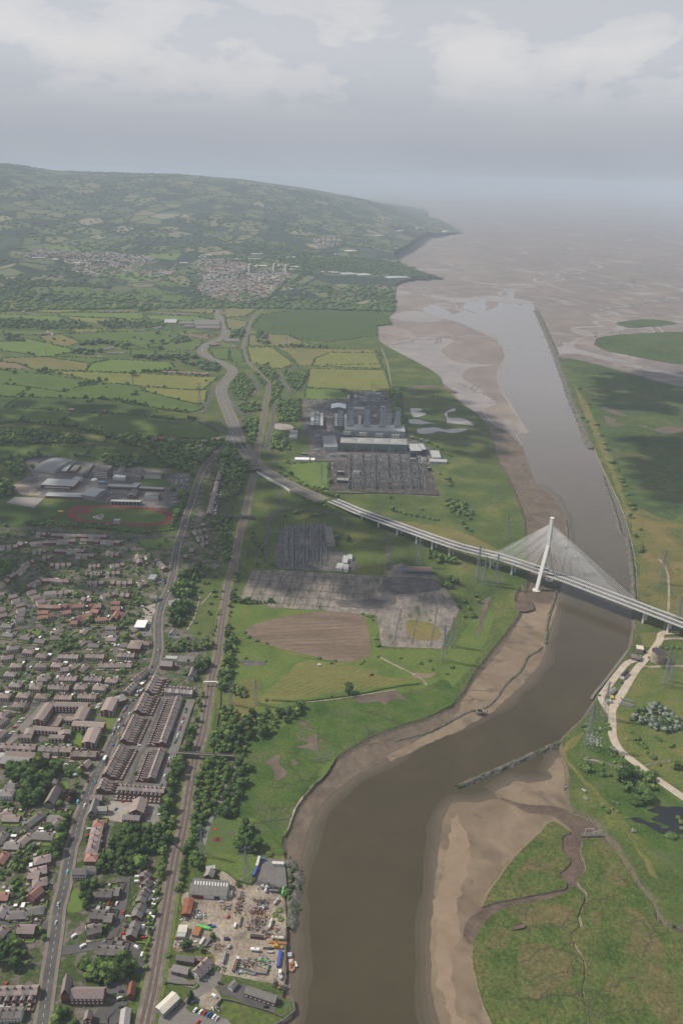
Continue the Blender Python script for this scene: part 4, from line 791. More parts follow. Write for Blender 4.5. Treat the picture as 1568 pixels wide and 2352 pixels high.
b=MB();b.bar((c.x+8,c.y-2,-4),(c.x+8,c.y-2,5),.25);b.bar((c.x+9,c.y,-4),(c.x+9,c.y,3),.25);tag(b.build('mooring_post',M_quay),'pair of thin posts beside the mooring tower','post')
def overbridge(name,p0,p1,wid,z,label,m,ramp=True,arch=False):
 a,c=P(*p0),P(*p1);d=c-a;L_=d.length;rz=math.atan2(d.y,d.x)
 o=empty(name,((a.x+c.x)/2,(a.y+c.y)/2,0),rz);tag(o,label,'bridge')
 b=MB();b.box((0,0,z-.9),(L_,wid,.9));b.build('deck',m,o)
 for s in(1,-1):
  b=MB();b.box((0,s*(wid/2-.15),z),(L_,.3,1.1));b.build('parapet',m,o)
  b=MB();b.box((s*8.0,0,0),(1.6,wid*.9,z-.9));b.build('abutment',m,o)
 if ramp:
  for s in(1,-1):
   b=MB();x0,x1=s*8.8,s*L_/2;y=wid/2-.05
   b.add([(x0,-y,0),(x1,-y,0),(x1,y,0),(x0,y,0),(x0,-y,z-.92),(x1,-y,z-1.4),(x1,y,z-1.4),(x0,y,z-.92)],[(3,2,1,0),(4,5,6,7),(0,1,5,4),(1,2,6,5),(2,3,7,6),(3,0,4,7)]);b.build('embankment',M_quay,o)
 return o
overbridge('railway_footbridge',fR((930,975))[0],fR((1568,1010))[0],3.4,5.5,'grey arched bridge carrying a path over the railway beside the terraces',M_pave)
overbridge('railway_overbridge',fB((-60,1118))[0],fB((190,1128))[0],4.5,6,'narrow concrete road bridge over the shaded railway near the old substation',M_pave)
overbridge('railway_overbridge',fB((150,795))[0],fB((225,790))[0],26,7,'dark bridge where the dual carriageway crosses the railway',M_quay,False)
b=MB();w=[P(*p,z)for p,z in zip(fR((1230,150),(1370,150),(1415,185)),(6,6,6))]
for p,r in zip(w,w[1:]):d=r-p;b.box(((p.x+r.x)/2,(p.y+r.y)/2,5.4),(d.length,2.2,.4),rz=math.atan2(d.y,d.x));b.bar((p.x,p.y,0),(p.x,p.y,5.4),.3);b.box(((p.x+r.x)/2,(p.y+r.y)/2,6.7),(d.length,2.3,.1),rz=math.atan2(d.y,d.x))
tag(b.build('pedestrian_footbridge',M_bconc),'thin metal footbridge over the tracks at the top of the terraces','bridge')
def wall(name,pts,h,th,m,label,cat='wall',z=0.0,step=8):
 w=path_pts(pts,step);b=MB();ns_=normals(w);k=4;vs=[]
 for p,nn in zip(w,ns_):vs+=[p+nn*th/2+Vector((0,0,z)),p+nn*th/2+Vector((0,0,z+h)),p-nn*th/2+Vector((0,0,z+h)),p-nn*th/2+Vector((0,0,z))]
 b.add(vs,[(i*k+j,(i+1)*k+j,(i+1)*k+(j+1)%k,i*k+(j+1)%k)for i in range(len(w)-1)for j in range(3)]+[(0,1,2,3),tuple(len(vs)-4+j for j in(3,2,1,0))])
 return tag(b.build(name,m),label,cat)
wall('retaining_wall',fB((205,812),(270,850),(400,920),(430,945)),5,1.5,M_bconc,'long pale retaining wall below the dual carriageway')
M_brickwall=mat('red_brick_wall',[(0.13,0.055,0.04),(0.18,0.08,0.06)],0.5)
wall('brick_wall',fR((330,1440),(600,1462),(800,1485)),2.2,.4,M_brickwall,'red brick wall behind the cross terrace and pale car park')
wall('boundary_wall',fX((312,730),(322,1034),(800,1062),(1410,1085)),2.6,.4,M_quay,'dark boundary wall round the big substation compound')
wall('dark_fence',fR((1405,190),(1410,400),(1360,700),(1325,960)),2.0,.3,M_quay,'dark close-boarded fence along the path right of the railway','fence')
wall('metal_fence',fR((1140,345),(1040,660),(940,960)),1.6,.15,M_quay,'thin green fence between the side street and the railway trees','fence')
wall('stone_wall',fS((0,1620),(150,1645),(360,1655)),1.6,.6,M_quay,'low dark stone wall along the lane by the old cottages')
wall('yard_wall',fS((560,1930),(640,1810),(900,1870),(1200,1960),(1310,2010)),1.8,.5,M_quay,'stone wall between the lower yard and the quay offices')
wall('boundary_fence',fK((0,190),(60,240),(160,270),(190,240),(240,80)),2.0,.12,M_quay,'green mesh fence round the grass paddock by the lattice tower','fence')
wall('riverside_embankment',fH((300,170),(500,178),(720,150),(900,130),(1100,85),(1330,55)),1.2,3.0,M_lush,'grassy flood bank along the foot of the mown field','embankment')
wall('concrete_flood_wall',fH((520,188),(700,172),(880,145),(1160,102)),0.9,1.2,M_bank,'pale concrete path edge below the mown field','wall')
wall('eroded_bank_edge',fH((668,622),(640,672),(620,705),(565,780),(535,812),(500,860),(472,898),(450,950),(430,1002),(410,1060),(378,1105)),1.4,2.4,M_bank,'pale eroded edge where the green marsh meets the mud','bank',-1.3,3)
wall('eroded_bank_edge',fM((335,865),(372,780),(430,700),(500,600),(560,530),(640,455),(700,398),(745,345),(800,347),(878,402)),1.25,1.3,MATS['pale_sand'],'pale eroded rim round the marsh island on the right sandbank','bank',-2.45,3)
WALLM={'brick':mat('red_brick',[(0.14,0.062,0.045),(0.19,0.088,0.064)],0.6,per_obj=.18,local=True),'brown':mat('brown_brick',[(0.15,0.10,0.075),(0.20,0.135,0.10)],0.6,per_obj=.15,local=True),'white':mat('white_render',[(0.50,0.49,0.46),(0.60,0.59,0.56)],0.3,per_obj=.12,local=True),'cream':mat('cream_render',[(0.36,0.32,0.26),(0.44,0.40,0.33)],0.3,per_obj=.15,local=True),'stone':mat('grey_stone',[(0.15,0.135,0.115),(0.21,0.19,0.165)],0.5,per_obj=.12,local=True)}
def roofmat(name,a,b_):
 a,b_=[tuple(v*1.85*.75+sum(q)/3*1.85*.25 for v in q)for q in(a,b_)]
 return mat(name,[a,b_],0.7,fine=2.2,fam=.16,per_obj=.2,local=True,rough=.85)
ROOFM={'slate':roofmat('slate_roof',(0.105,0.092,0.088),(0.145,0.126,0.118)),'brown':roofmat('brown_tile_roof',(0.125,0.096,0.080),(0.17,0.132,0.11)),'dark':roofmat('dark_tile_roof',(0.075,0.068,0.062),(0.10,0.09,0.082)),'red':roofmat('red_tile_roof',(0.165,0.075,0.055),(0.21,0.098,0.07)),'pink':roofmat('plum_slate_roof',(0.135,0.098,0.092),(0.18,0.135,0.122)),'grey':roofmat('grey_tile_roof',(0.17,0.155,0.142),(0.21,0.195,0.18))}
M_glass=mat('window_glass',[(0.03,0.035,0.04),(0.06,0.065,0.07)],1.0,rough=.15,spec=.5,local=True)
M_frame=plain('white_frames',(0.62,0.62,0.60),.5)
M_chim=mat('chimney_brick',[(0.14,0.075,0.06),(0.18,0.10,0.08)],0.8,per_obj=.15,local=True)
M_pot=plain('clay_pot',(0.35,0.17,0.10))
CACHE={}
def cached(key,fn):
 if key not in CACHE:CACHE[key]=fn()
 return CACHE[key]
def win_mesh(w,h):
 def f():
  b=MB();b.box((0,0,0),(w,.16,h),1);b.box((0,-.045,.12),(w-.24,.16,h-.24),0);b.box((0,-.05,h*.5-.03),(.07,.18,h*.5),1);return b.mesh('window',[M_glass,M_frame])
 return cached(('win',w,h),f)
def house_meshes(kind,L_,D,ev,rise,wallk,roofk,hipped,wing):
 def f():
  out=[]
  wm,rm=WALLM[wallk],ROOFM[roofk]
  b=MB();b.box((0,0,-.2),(L_,D,ev+.2),0)
  r=MB()
  if hipped:r.hip((0,0,ev),(L_,D),rise)
  else:r.gable((0,0,ev),(L_,D),rise,0,ov=.3 if kind!='terraced_house' else .0);b.gable((0,0,ev-.02),(L_,D-.02),rise-.05,0,ov=0,th=0)
  out+=[('wall',b.mesh('wall',wm)),('roof',r.mesh('roof',rm))]
  c=MB()
  for cx in({'terraced_house':[L_/2-.3],'semi_detached_house':[0],'bungalow':[L_*.3]}.get(kind,[-L_/2+.6])):
   zb=ev+rise*.45;hh=rise*.55+1.5
   c.box((cx,0.3,zb),(.9,1.3,hh),0)
   for y in(-.1,.65):c.bar((cx,y,zb+hh),(cx,y,zb+hh+.5),.16,1,6)
  out.append(('chimney',c.mesh('chimney',[M_chim,M_pot])))
  if wing:
   w=MB();wl_,wd,wh=L_*.52,wing,ev-1.0;wx=L_/2-wl_/2-.02
   w.box((wx,D/2+wd/2,-.2),(wl_,wd,wh+.2),0);w.gable((wx,D/2+wd/2-.6,wh),(wd+1.2,wl_),1.3,1,rz=math.pi/2,ov=.12,wall=0)
   out.append(('rear_wing',w.mesh('rear_wing',[wm,rm])))
   y=MB();y1=D/2+wd;ye=y1+6.5
   y.box((-L_/2+.12,(D/2+ye)/2,0),(.22,ye-D/2,1.7),0);y.box((0,ye,0),(L_,.22,1.7),0)
   y.box((L_*.15,ye-1.2,0),(2.4,2.1,2.2),0,top=1);y.box((-L_*.22,y1-1.0,0),(L_*.4,3.0,2.3),0,top=1);y.box((wx,y1+1.4,0),(wl_*.8,2.6,2.2),0,top=1)
   out.append(('yard_wall',y.mesh('yard_wall',[wm,rm])))
  return out
 return cached((kind,L_,D,ev,rise,wallk,roofk,hipped,wing),f)
def win_spots(kind,L_,D,ev):
 nst=2 if ev>4 else 1;res=[]
 ncol=max(2,int(round(L_/3.2)))
 for st in range(nst):
  for i in range(ncol):
   x=(i+.5)/ncol*L_-L_/2
   for s in(-1,1):res.append((x,s*(D/2+.02),.9+st*2.55,0 if s<0 else math.pi))
 return res
HOUSES=[]
KINDP={'terraced_house':(8.6,5.4,2.6,False,6.4),'semi_detached_house':(9.2,5.2,2.9,True,0),'detached_house':(8.8,5.1,3.0,False,0),'bungalow':(9.0,2.7,2.3,False,0),'hip_bungalow':(8.6,2.7,2.4,True,0),'short_terrace_house':(8.8,5.1,2.6,False,0)}
WORDS={'brick':'red brick','brown':'brown brick','white':'white','cream':'cream','stone':'stone'}
RWORDS={'slate':'slate-roofed','brown':'brown-roofed','dark':'dark-roofed','red':'orange-tiled','pink':'plum-roofed','grey':'grey-roofed'}
def add_house(p,rz,kind,L_,wallk,roofk,wing=None,place=None):
 HOUSES.append(dict(p=p,rz=rz,kind=kind,L=round(L_*2)/2,w=wallk,r=roofk,wing=wing,place=place))
def row(a,c,n,kind,wallk,roofk,place=None,z=5.0,flip=False,gap=None,wing=None,jit=0.0):
 """n houses between two picture points (roof height z); ridge runs along the row"""
 p,q=P(*a,z),P(*c,z);d=q-p;d.z=0;rz=math.atan2(d.y,d.x)+(math.pi if flip else 0)
 L_=d.length/n
 for i in range(n):
  s=p+d*((i+.5)/n);s.z=0
  wk=wallk if isinstance(wallk,str)else wallk[(i*7+n)%len(wallk)];rk=roofk if isinstance(roofk,str)else roofk[(i*5+n)%len(roofk)]
  ll=L_ if gap is None else L_-gap
  if jit:s.x+=rnd.uniform(-jit,jit);s.y+=rnd.uniform(-jit,jit)
  add_house(s,rz+(rnd.uniform(-.05,.05)if jit else 0),kind,ll,wk,rk,wing,(place,i,n)if place else None)
def one(a,deg,kind,L_,wallk,roofk,z=4.5):
 """single house; deg = ridge direction, 0 across the picture, 90 away from the camera"""
 s=P(*a,z);s.z=0;add_house(s,R(deg),kind,L_*1.13,wallk,roofk)
TB=['brick','brick','brown'];TR=['pink','slate','brown']
tt='main road terrace'
row(*fR((705,85),(612,262)),6,'terraced_house',TB,TR,('top main road block','its far end'),wing=6.4)
row(*fR((592,285),(498,478)),7,'terraced_house',TB,TR,('second main road block','its far end'),wing=6.4)
row(*fR((480,520),(345,800)),11,'terraced_house',TB,TR,('third main road block','its far end'),wing=6.4)
row(*fR((330,850),(150,1180)),13,'terraced_house',TB,TR,('fourth main road block','its far end'),wing=6.4)
row(*fR((140,1225),(90,1340)),4,'terraced_house',TB,TR,('nearest main road block','its far end'),wing=6.4)
row(*fR((960,310),(770,830)),22,'terraced_house',TB,['slate','brown','slate','pink'],('far side street terrace','its far end'),flip=True,wing=6.4)
row(*fR((770,890),(650,1220)),14,'terraced_house',TB,['slate','slate','brown'],('near side street terrace','its far end'),flip=True,wing=6.4)
row(*fR((290,1310),(800,1345)),11,'terraced_house',TB,['slate','pink'],('cross terrace by the car park','the main road'),flip=True,wing=3.6)
row(*fR((800,240),(1110,265)),8,'terraced_house','brown',['slate','grey'],('short upper cross terrace','the main road'),wing=3.0)
row(*fR((600,20),(440,150)),6,'short_terrace_house',['brown','cream','brick'],['slate','brown'],('upper shop row','its far end'))
row(*fR((470,165),(370,270)),4,'short_terrace_house',['brick','brown'],['brown','slate'],('nearer shop row','its far end'))
row(*fQ((0,775),(405,795)),6,'terraced_house','brick',['pink','brown'],('terrace behind the flats','the main road'),wing=3.0,flip=True)
row(*fQ((435,800),(655,815)),3,'short_terrace_house','white','slate',('white cottage row near the flats','the main road'))
row(*fQ((660,808),(800,815)),2,'short_terrace_house','brick','brown',('brick pair near the flats','the main road'))
one(fQ((840,865))[0],5,'detached_house',9,'brick','brown');row(*fQ((890,862),(1068,868)),2,'short_terrace_house','brick','brown',('brick pair beside the junction','the main road'))
one(fQ((955,985))[0],70,'detached_house',9,'brick','brown')
S='semi_detached_house'
for q in fQ((55,225),(260,222),(465,232),(185,100),(400,130),(890,130),(1100,130),(1240,50)):one(q,-3,S,13,rnd.choice(['brick','brown','cream']),rnd.choice(['brown','pink','brown']))
for a,c in(((610,235),(800,240)),((540,120),(770,125)),((670,28),(845,32)),((945,28),(1120,34))):row(*fQ(a,c),4,'short_terrace_house',['brown','brick'],'pink',('terrace of four near pixel','the main road')if 0 else None)
row(*fQ((865,222),(1070,232)),4,'short_terrace_house','brick','brown');one(fQ((480,40))[0],0,S,11,'brown','brown')
for q,a in((fQ((215,330))[0],-3),(fQ((40,430))[0],70),(fQ((15,510))[0],70),(fQ((5,650))[0],75)):one(q,a,S,13,'cream','pink')
for q in fD((90,915),(200,938),(290,968),(50,980),(115,1035),(75,1095),(285,1035),(395,1032),(300,1120),(770,1138),(110,1168),(250,1170),(560,1182),(690,1190),(1000,880)):one(q,rnd.choice([-4,5,20]),S,13,rnd.choice(['brick','brown','cream']),rnd.choice(['brown','pink','slate']))
for a,c in(((405,968),(545,972)),((592,965),(722,970)),((815,958),(930,962)),((415,1115),(535,1122)),((585,1120),(705,1126)),((350,1180),(480,1186))):row(*fD(a,c),4,'short_terrace_house',['brown','brick','cream'],['slate','brown'])
row(*fD((680,1022),(910,1020)),6,'bungalow','brown','brown',gap=.4);one(fD((575,1045))[0],70,'bungalow',14,'brown','brown');one(fD((450,1060))[0],10,'detached_house',9,'brick','brown')
for q,a in zip(fD((400,800),(390,842),(580,800),(280,865),(180,842),(60,822),(560,882),(650,895),(770,772),(768,812),(768,852),(490,1050),(50,760),(870,895)),(60,10,80,-10,-10,-5,70,0,0,0,0,60,0,0)):one(q,a,'bungalow',13,rnd.choice(['brown','cream','brick']),rnd.choice(['brown','dark','slate']),2.5)
for q in fD((90,560),(112,588),(140,617),(147,652),(140,687),(132,718),(222,530),(250,562),(282,592),(0,545),(10,650),(20,690)):one(q,35,'detached_house',10,rnd.choice(['cream','brown','white']),rnd.choice(['brown','pink']))
one(fD((350,535))[0],10,S,15,'white','brown')
for q,a,l in(((297,627),5,10),((397,630),5,10),((450,627),70,9),((487,627),70,9),((540,624),10,15),((630,627),70,9),((670,627),20,10),((800,602),0,12),((800,640),0,12),((798,690),88,18),((305,668),5,12),((300,703),5,13),((345,690),40,9),((460,668),20,11),((600,685),30,12),((660,660),-20,11),((540,712),70,9),((580,715),40,10),((515,738),0,9),((700,715),10,14),((838,690),70,8)):one(fD(q)[0],a,'detached_house',l,'brick','red')
one(fD((345,630))[0],0,'detached_house',11,'brown','brown')
DK=['brown','slate','dark','pink'];DW_=['brown','brick','cream','white']
for a,c,k_ in(((250,122),(330,128),2),((360,132),(740,142),9),((130,185),(170,200),1),((0,215),(130,210),3),((210,190),(520,170),7),((560,165),(830,182),6),((220,247),(330,240),3),((380,240),(580,242),5),((290,287),(360,285),2),((520,272),(660,272),3),((730,250),(830,272),3),((340,340),(500,335),4),((610,347),(700,345),3),((760,352),(860,330),3),((150,345),(230,310),3),((60,425),(190,350),5),((0,485),(60,440),2),((180,492),(300,430),4),((300,440),(480,450),5),((590,400),(700,400),4),((730,397),(830,390),3),((600,462),(720,460),3),((760,460),(920,462),4),((950,475),(1010,460),2),((950,270),(965,330),2),((1080,300),(1140,370),4),((400,530),(520,522),3),((560,572),(640,580),2),((690,560),(800,530),3),((830,540),(900,552),2),((1380,62),(1420,60),1),((1330,110),(1420,95),3),((1350,155),(1440,145),3),((1380,195),(1440,190),2),((1300,240),(1340,240),1),((1255,280),(1295,275),1)):
 row(*fD(a,c),k_,S if k_<5 else 'short_terrace_house',DW_,DK,gap=3.0 if k_<5 else .3,jit=.6)
row(*fA((1535,745),(1500,860)),9,'short_terrace_house','brick','pink');row(*fA((1497,870),(1440,1090)),16,'short_terrace_house','brick',['pink','brown'])
for q in fA((1060,565),(1115,570),(1180,575),(1110,605),(1490,575),(1380,620),(1280,640),(1210,715),(1410,590),(690,1105),(500,372),(720,385)):one(q,rnd.choice([0,10,70]),S,12,rnd.choice(['white','brick','cream']),rnd.choice(['brown','red','dark']))
for q,a,l,w_,r_ in(((130,1572),0,15,'brown','brown'),((60,1530),40,10,'brown','brown'),((380,1590),60,16,'brown','dark'),((640,1580),0,17,'cream','slate'),((630,1630),70,9,'cream','brown'),((480,1770),-2,18,'brown','dark'),((265,1820),60,14,'brown','brown'),((140,1875),0,13,'brown','slate'),((15,1800),80,12,'brown','dark')):one(fQ(q)[0],a,'bungalow',l,w_,r_,2.5)
one(fQ((70,1300))[0],0,S,14,'white','slate');one(fQ((120,1225))[0],0,'detached_house',9,'white','slate')
for q,w_,r_ in(((1090,1640),'brick','red'),((1068,1718),'brick','pink'),((1052,1790),'brick','pink'),((1037,1860),'brick','pink'),((1022,1930),'brick','pink')):one(fQ(q)[0],5,S,9.5,w_,r_)
for q,a,k_,l,w_,r_ in(((890,125),0,S,9.5,'brick','pink'),((880,215),0,S,10,'brick','red'),((410,235),20,S,13,'brick','pink'),((370,345),20,S,13,'brick','pink'),((335,380),0,'detached_house',9,'brick','pink'),((385,455),20,S,11,'brick','pink'),((340,560),60,'detached_house',11,'brick','red'),((25,205),80,'bungalow',11,'brick','red'),((25,565),0,'bungalow',10,'brick','red'),((330,705),10,'hip_bungalow',14,'cream','dark'),((165,745),5,'hip_bungalow',15,'brown','dark'),((20,720),80,'bungalow',10,'brown','slate'),((260,900),0,'detached_house',13,'brick','pink'),((10,920),70,'bungalow',10,'brick','brown')):one(fN(q)[0],a,k_,l,w_,r_)
for a,c,nm in(((1425,355),(1375,410),'topmost'),((1440,430),(1385,485),'second'),((1420,510),(1375,560),'third')):row(*fN(a,c),2,'short_terrace_house','brick','dark',(nm+' brick pair of the new close','the wood'))
row(*fN((1395,535),(1345,640)),2,'short_terrace_house','brick','dark',('upper middle brick pair of the close','the wood'));row(*fN((1365,660),(1305,785)),2,'short_terrace_house','brick','dark',('middle brick pair in the close','the wood'));row(*fN((1310,830),(1255,970)),2,'short_terrace_house','brick','dark',('nearest brick pair in the close','the wood'))
row(*fN((940,550),(1080,552)),2,'short_terrace_house','brick','dark');row(*fN((1085,535),(1150,538)),1,'short_terrace_house','brick','dark');row(*fN((875,750),(1010,760)),2,'short_terrace_house','brick','dark');row(*fN((1005,785),(1085,790)),1,'short_terrace_house','brick','dark');row(*fN((830,915),(975,880)),2,'short_terrace_house','brick','dark');row(*fN((945,1095),(1190,1105)),3,'short_terrace_house','brick','dark')
row(*fN((-150,1500),(370,1480)),7,'terraced_house','brick',['slate','pink'],('terrace at the bottom','the main road'),wing=3.6,flip=True);row(*fN((-100,1705),(215,1695)),5,'short_terrace_house','white','dark',('white terrace at the bottom corner','the main road'))
for a,c,k_ in(((670,430),(950,430),16),((1090,440),(1320,450),12),((210,585),(380,580),9),((1130,845),(1440,860),10),((330,565),(370,590),2)):row(*fV(a,c),k_,'detached_house',['white','brick','cream'],['red','brown'],gap=3,jit=3)
for q in fV((160,435),(200,440),(230,450),(260,455),(555,680),(740,690),(770,680),(800,715),(760,715),(840,715),(160,255),(190,258),(690,742),(1100,540),(1070,545),(980,560),(890,540)):one(q,10,'detached_house',16,rnd.choice(['white','cream']),rnd.choice(['slate','brown']))
for q in fU((290,425),(320,430),(360,425),(540,445),(590,395),(10,95),(60,95),(400,60),(420,95),(395,80),(430,75),(150,745),(210,755),(330,1470),(370,1465),(150,1550)):one(q,5,'detached_house',14,rnd.choice(['white','brick','cream']),rnd.choice(['red','brown','slate']))
HOUSES.sort(key=lambda h:(h['p'].length-0*h['L']))
NEAR_H=300
for i,h in enumerate(HOUSES[:NEAR_H]):
 D,ev,rise,hipd,wg=KINDP[h['kind']];kn={'hip_bungalow':'bungalow','short_terrace_house':'terraced_house'}.get(h['kind'],h['kind'])
 root=empty(kn,h['p'],h['rz']);tag(root,None,'bungalow' if kn=='bungalow' else 'house',{'terraced_house':'terraced houses of the town','semi_detached_house':'semi-detached houses of the town','detached_house':'detached houses of the town','bungalow':'bungalows of the town'}[kn])
 desc='%s %s %s'%(RWORDS[h['r']],WORDS[h['w']],kn.replace('_',' ').replace('semi detached','semi-detached'))
 if h['place']:
  (nm,end),j,n_=h['place']
  root['label']='%s house, %s from %s in the %s'%(RWORDS[h['r']],ordi((n_-j)if end=='the main road' and nm.startswith(('terrace behind','white cottage','brick pair near','brick pair beside','terrace at','white terrace'))else j+1),end.replace('its','the'),nm)
 else:later(root,desc)
 if i<150 and kn=='terraced_house' and h['kind']=='short_terrace_house':pass
 par={}
 for nm,me in house_meshes(h['kind'],h['L'],D,ev,rise,h['w'],h['r'],hipd,h['wing']or 0):par[nm]=link(nm,me,par['roof']if nm=='chimney' else root)
 sp=win_spots(kn,h['L'],D,ev)
 if i<120:
  for x,y,z,a in sp:
   if h['wing']and y>0 and x>0:continue
   o=link('window',win_mesh(1.3,1.4),root);o.location=(x,y,z);o.rotation_euler=(0,0,a)
 else:
  def f():
   b=MB()
   for x,y,z,a in sp:b.box((x,y,z),(1.3,.12,1.4),0)
   return b.mesh('windows',M_frame if h['w']in('brick','brown')else M_glass)
  o=link('windows',cached(('wins',kn,h['L'],D,ev,h['w']),f),root);o['kind']='stuff'
SM=[WALLM['brick'],WALLM['white'],WALLM['cream'],ROOFM['brown'],ROOFM['red'],ROOFM['grey'],ROOFM['pink']]
b=MB()
def mass_house(b,p,rz,L_,D,ev,rise,w_,r_):
 b.box((p[0],p[1],p[2]-1),(L_,D,ev+1),w_,rz);b.gable((p[0],p[1],p[2]+ev),(L_,D),rise,r_,rz,ov=.2,wall=w_,th=.05)
for h in HOUSES[NEAR_H:]:
 D,ev,rise,hipd,wg=KINDP[h['kind']]
 mass_house(b,h['p'],h['rz'],h['L'],D,ev,rise,{'brick':0,'brown':0,'white':1,'cream':2,'stone':2}[h['w']],{'slate':6,'brown':3,'dark':3,'red':4,'pink':6,'grey':5}[h['r']])
TOWN=[(fL((0,360),(130,330),(500,330),(800,400),(1050,400),(1000,490),(850,600),(760,700),(560,760),(330,740),(100,690),(0,640)),1050),(fL((100,250),(500,330),(300,340),(-100,340)),140),(fV((90,35),(300,5),(560,20),(960,40),(1060,70),(1000,110),(950,160),(700,200),(560,180),(480,140),(300,150),(520,120),(380,60),(160,60)),800),(fV((960,150),(1200,150),(1180,190),(960,180)),90),(fL((1240,20),(1568,10),(1568,120),(1300,160)),150)]
def scatter(q,n_):
 xs,ys=[p[0]for p in q],[p[1]for p in q];out=[];t=0
 while len(out)<n_ and t<n_*40:
  t+=1;x,y=rnd.uniform(min(xs),max(xs)),rnd.uniform(min(ys),max(ys))
  if inpoly(x,y,q):out.append((x,y))
 return out
for q,n_ in TOWN:
 for x,y in scatter(q,n_):
  p=PH(x,y);t=mnoise.noise((p.x/260,p.y/260,3.0));rz=t*3.0+(rnd.random()<.25)*1.57
  red=mnoise.noise((p.x/340,p.y/340,9.0))>0.05
  mass_house(b,(p.x,p.y,p.z),rz,rnd.uniform(9,26),8.5,5.2,3.2,rnd.choice([0,0,1,2]),rnd.choice([4,3,3])if red and rnd.random()<.45 else rnd.choice([3,6,5,3]))
o=b.build('houses',SM);o['kind']='stuff'
tag(o,'mass of small brick houses with brown and red roofs in the far town','houses')
def leafmat(name,a,b_,c):
 a,b_,c=[tuple(v*1.55 for v in q)for q in(a,b_,c)]
 return mat(name,[a,b_,c],0.45,rough=.9,fine=1.3,fam=.4,per_obj=.36,local=True,spec=.15,big=[(0.07,tuple(v*k for v,k in zip(c,(1.35,1.12,1.0))),.48,.75)])
LEAF={'broad':leafmat('broadleaf_foliage',(0.018,0.036,0.011),(0.034,0.062,0.016),(0.055,0.085,0.022)),'light':leafmat('light_foliage',(0.035,0.062,0.014),(0.060,0.095,0.022),(0.085,0.115,0.03)),'willow':leafmat('silver_willow_foliage',(0.052,0.066,0.048),(0.085,0.10,0.075),(0.13,0.145,0.115)),'conifer':leafmat('conifer_foliage',(0.012,0.026,0.012),(0.022,0.042,0.017),(0.034,0.056,0.022)),'copper':leafmat('copper_foliage',(0.03,0.018,0.018),(0.05,0.03,0.028),(0.075,0.045,0.038))}
M_bark=plain('bark',(0.09,0.07,0.052),.9)
def crown(seed,shape,nl,sub,leaves):
 """unit crown, radius about 1, standing on z = 0 .. about 2: lumps with loose leaf sprays over them"""
 q=random.Random(seed);b=MB();L_=[];big=min(1.75,(9/nl)**.4)if nl<7 else 1.0
 for i in range(nl):
  t=q.random()*6.283;u=q.random()**.6
  if shape=='conifer':z=.15+1.9*(i/nl);r=.62*(1.08-i/nl)+.06;c=(math.cos(t)*.12,math.sin(t)*.12,z);sz=.9
  elif shape=='bush':c=(math.cos(t)*u*.62,math.sin(t)*u*.62,.38+.35*q.random()*(1-u*.5));r=.34+.24*q.random();sz=.85
  else:z=.55+1.15*q.random();k=math.sqrt(max(0.05,1-((z-1.05)/.95)**2));c=(math.cos(t)*u*.66*k,math.sin(t)*u*.66*k,z);r=.30+.24*q.random();sz=.85
  r*=big;c=(c[0]/big,c[1]/big,c[2]if big<1.2 else .75+(c[2]-.75)/big)
  V,F_=ico(sub);vs=[]
  for p in V:
   d=1+.42*mnoise.noise((p[0]*1.7+i*3.1+seed,p[1]*1.7,p[2]*1.7))+.2*(q.random()-.5)
   vs.append((c[0]+p[0]*r*d,c[1]+p[1]*r*d,c[2]+p[2]*r*d*sz))
  b.add(vs,F_,0);L_.append((c,r,sz))
 for i in range(leaves):
  c,r,sz=q.choice(L_);th=q.random()*6.283;cz=q.uniform(-.5,1);s_=math.sqrt(1-cz*cz);d=Vector((math.cos(th)*s_,math.sin(th)*s_,cz))
  p=Vector(c)+Vector((d.x,d.y,d.z*sz))*r*q.uniform(.95,1.28);u=Vector((q.uniform(-1,1),q.uniform(-1,1),q.uniform(-1,1))).normalized()*q.uniform(.08,.17);v=d.cross(u).normalized()*q.uniform(.06,.13)
  b.add([p-u,p+v,p+u,p-v*.6],[(0,1,2,3)],0)
 return b
def crown_mesh(shape,k,leaf):return cached(('crown',shape,k,leaf),lambda:crown(k*17+len(shape),shape,{'conifer':7,'bush':7,'tree':13}[shape],1 if shape=='bush' else 1,{'conifer':160,'bush':130,'tree':260}[shape]).mesh('crown',LEAF[leaf]))
def trunk_mesh():
 def f():
  b=MB();b.bar((0,0,-.1),(0.02,0,.75),.07,0,6,.045)
  for t in(0.3,2.2,4.4):b.bar((0.02,0,.6),(math.cos(t)*.4,math.sin(t)*.4,1.15),.04,0,5,.018)
  return b.mesh('trunk',M_bark)
 return cached('trunk',f)
CLEAR=[(np.array([(p.x,p.y)for p in w]),c)for w,c in((DW,17),(path_pts(main_pts,6),6.5),(RW,5.5),(BW,14))]
TREES=[]
def tree(p,r,h,shape='tree',leaf='broad',place=None):
 for A_,c_ in CLEAR:
  if np.min(np.hypot(A_[:,0]-p.x,A_[:,1]-p.y))<c_+r*.8:return
 k=math.exp(rnd.gauss(0,.17));r*=k;h*=k*math.exp(rnd.gauss(0,.08))
 TREES.append((p.x,p.y,r,h,shape,leaf,place,p.z))
def pick(mix):return rnd.choice(mix)
BR=['broad','broad','broad','light']
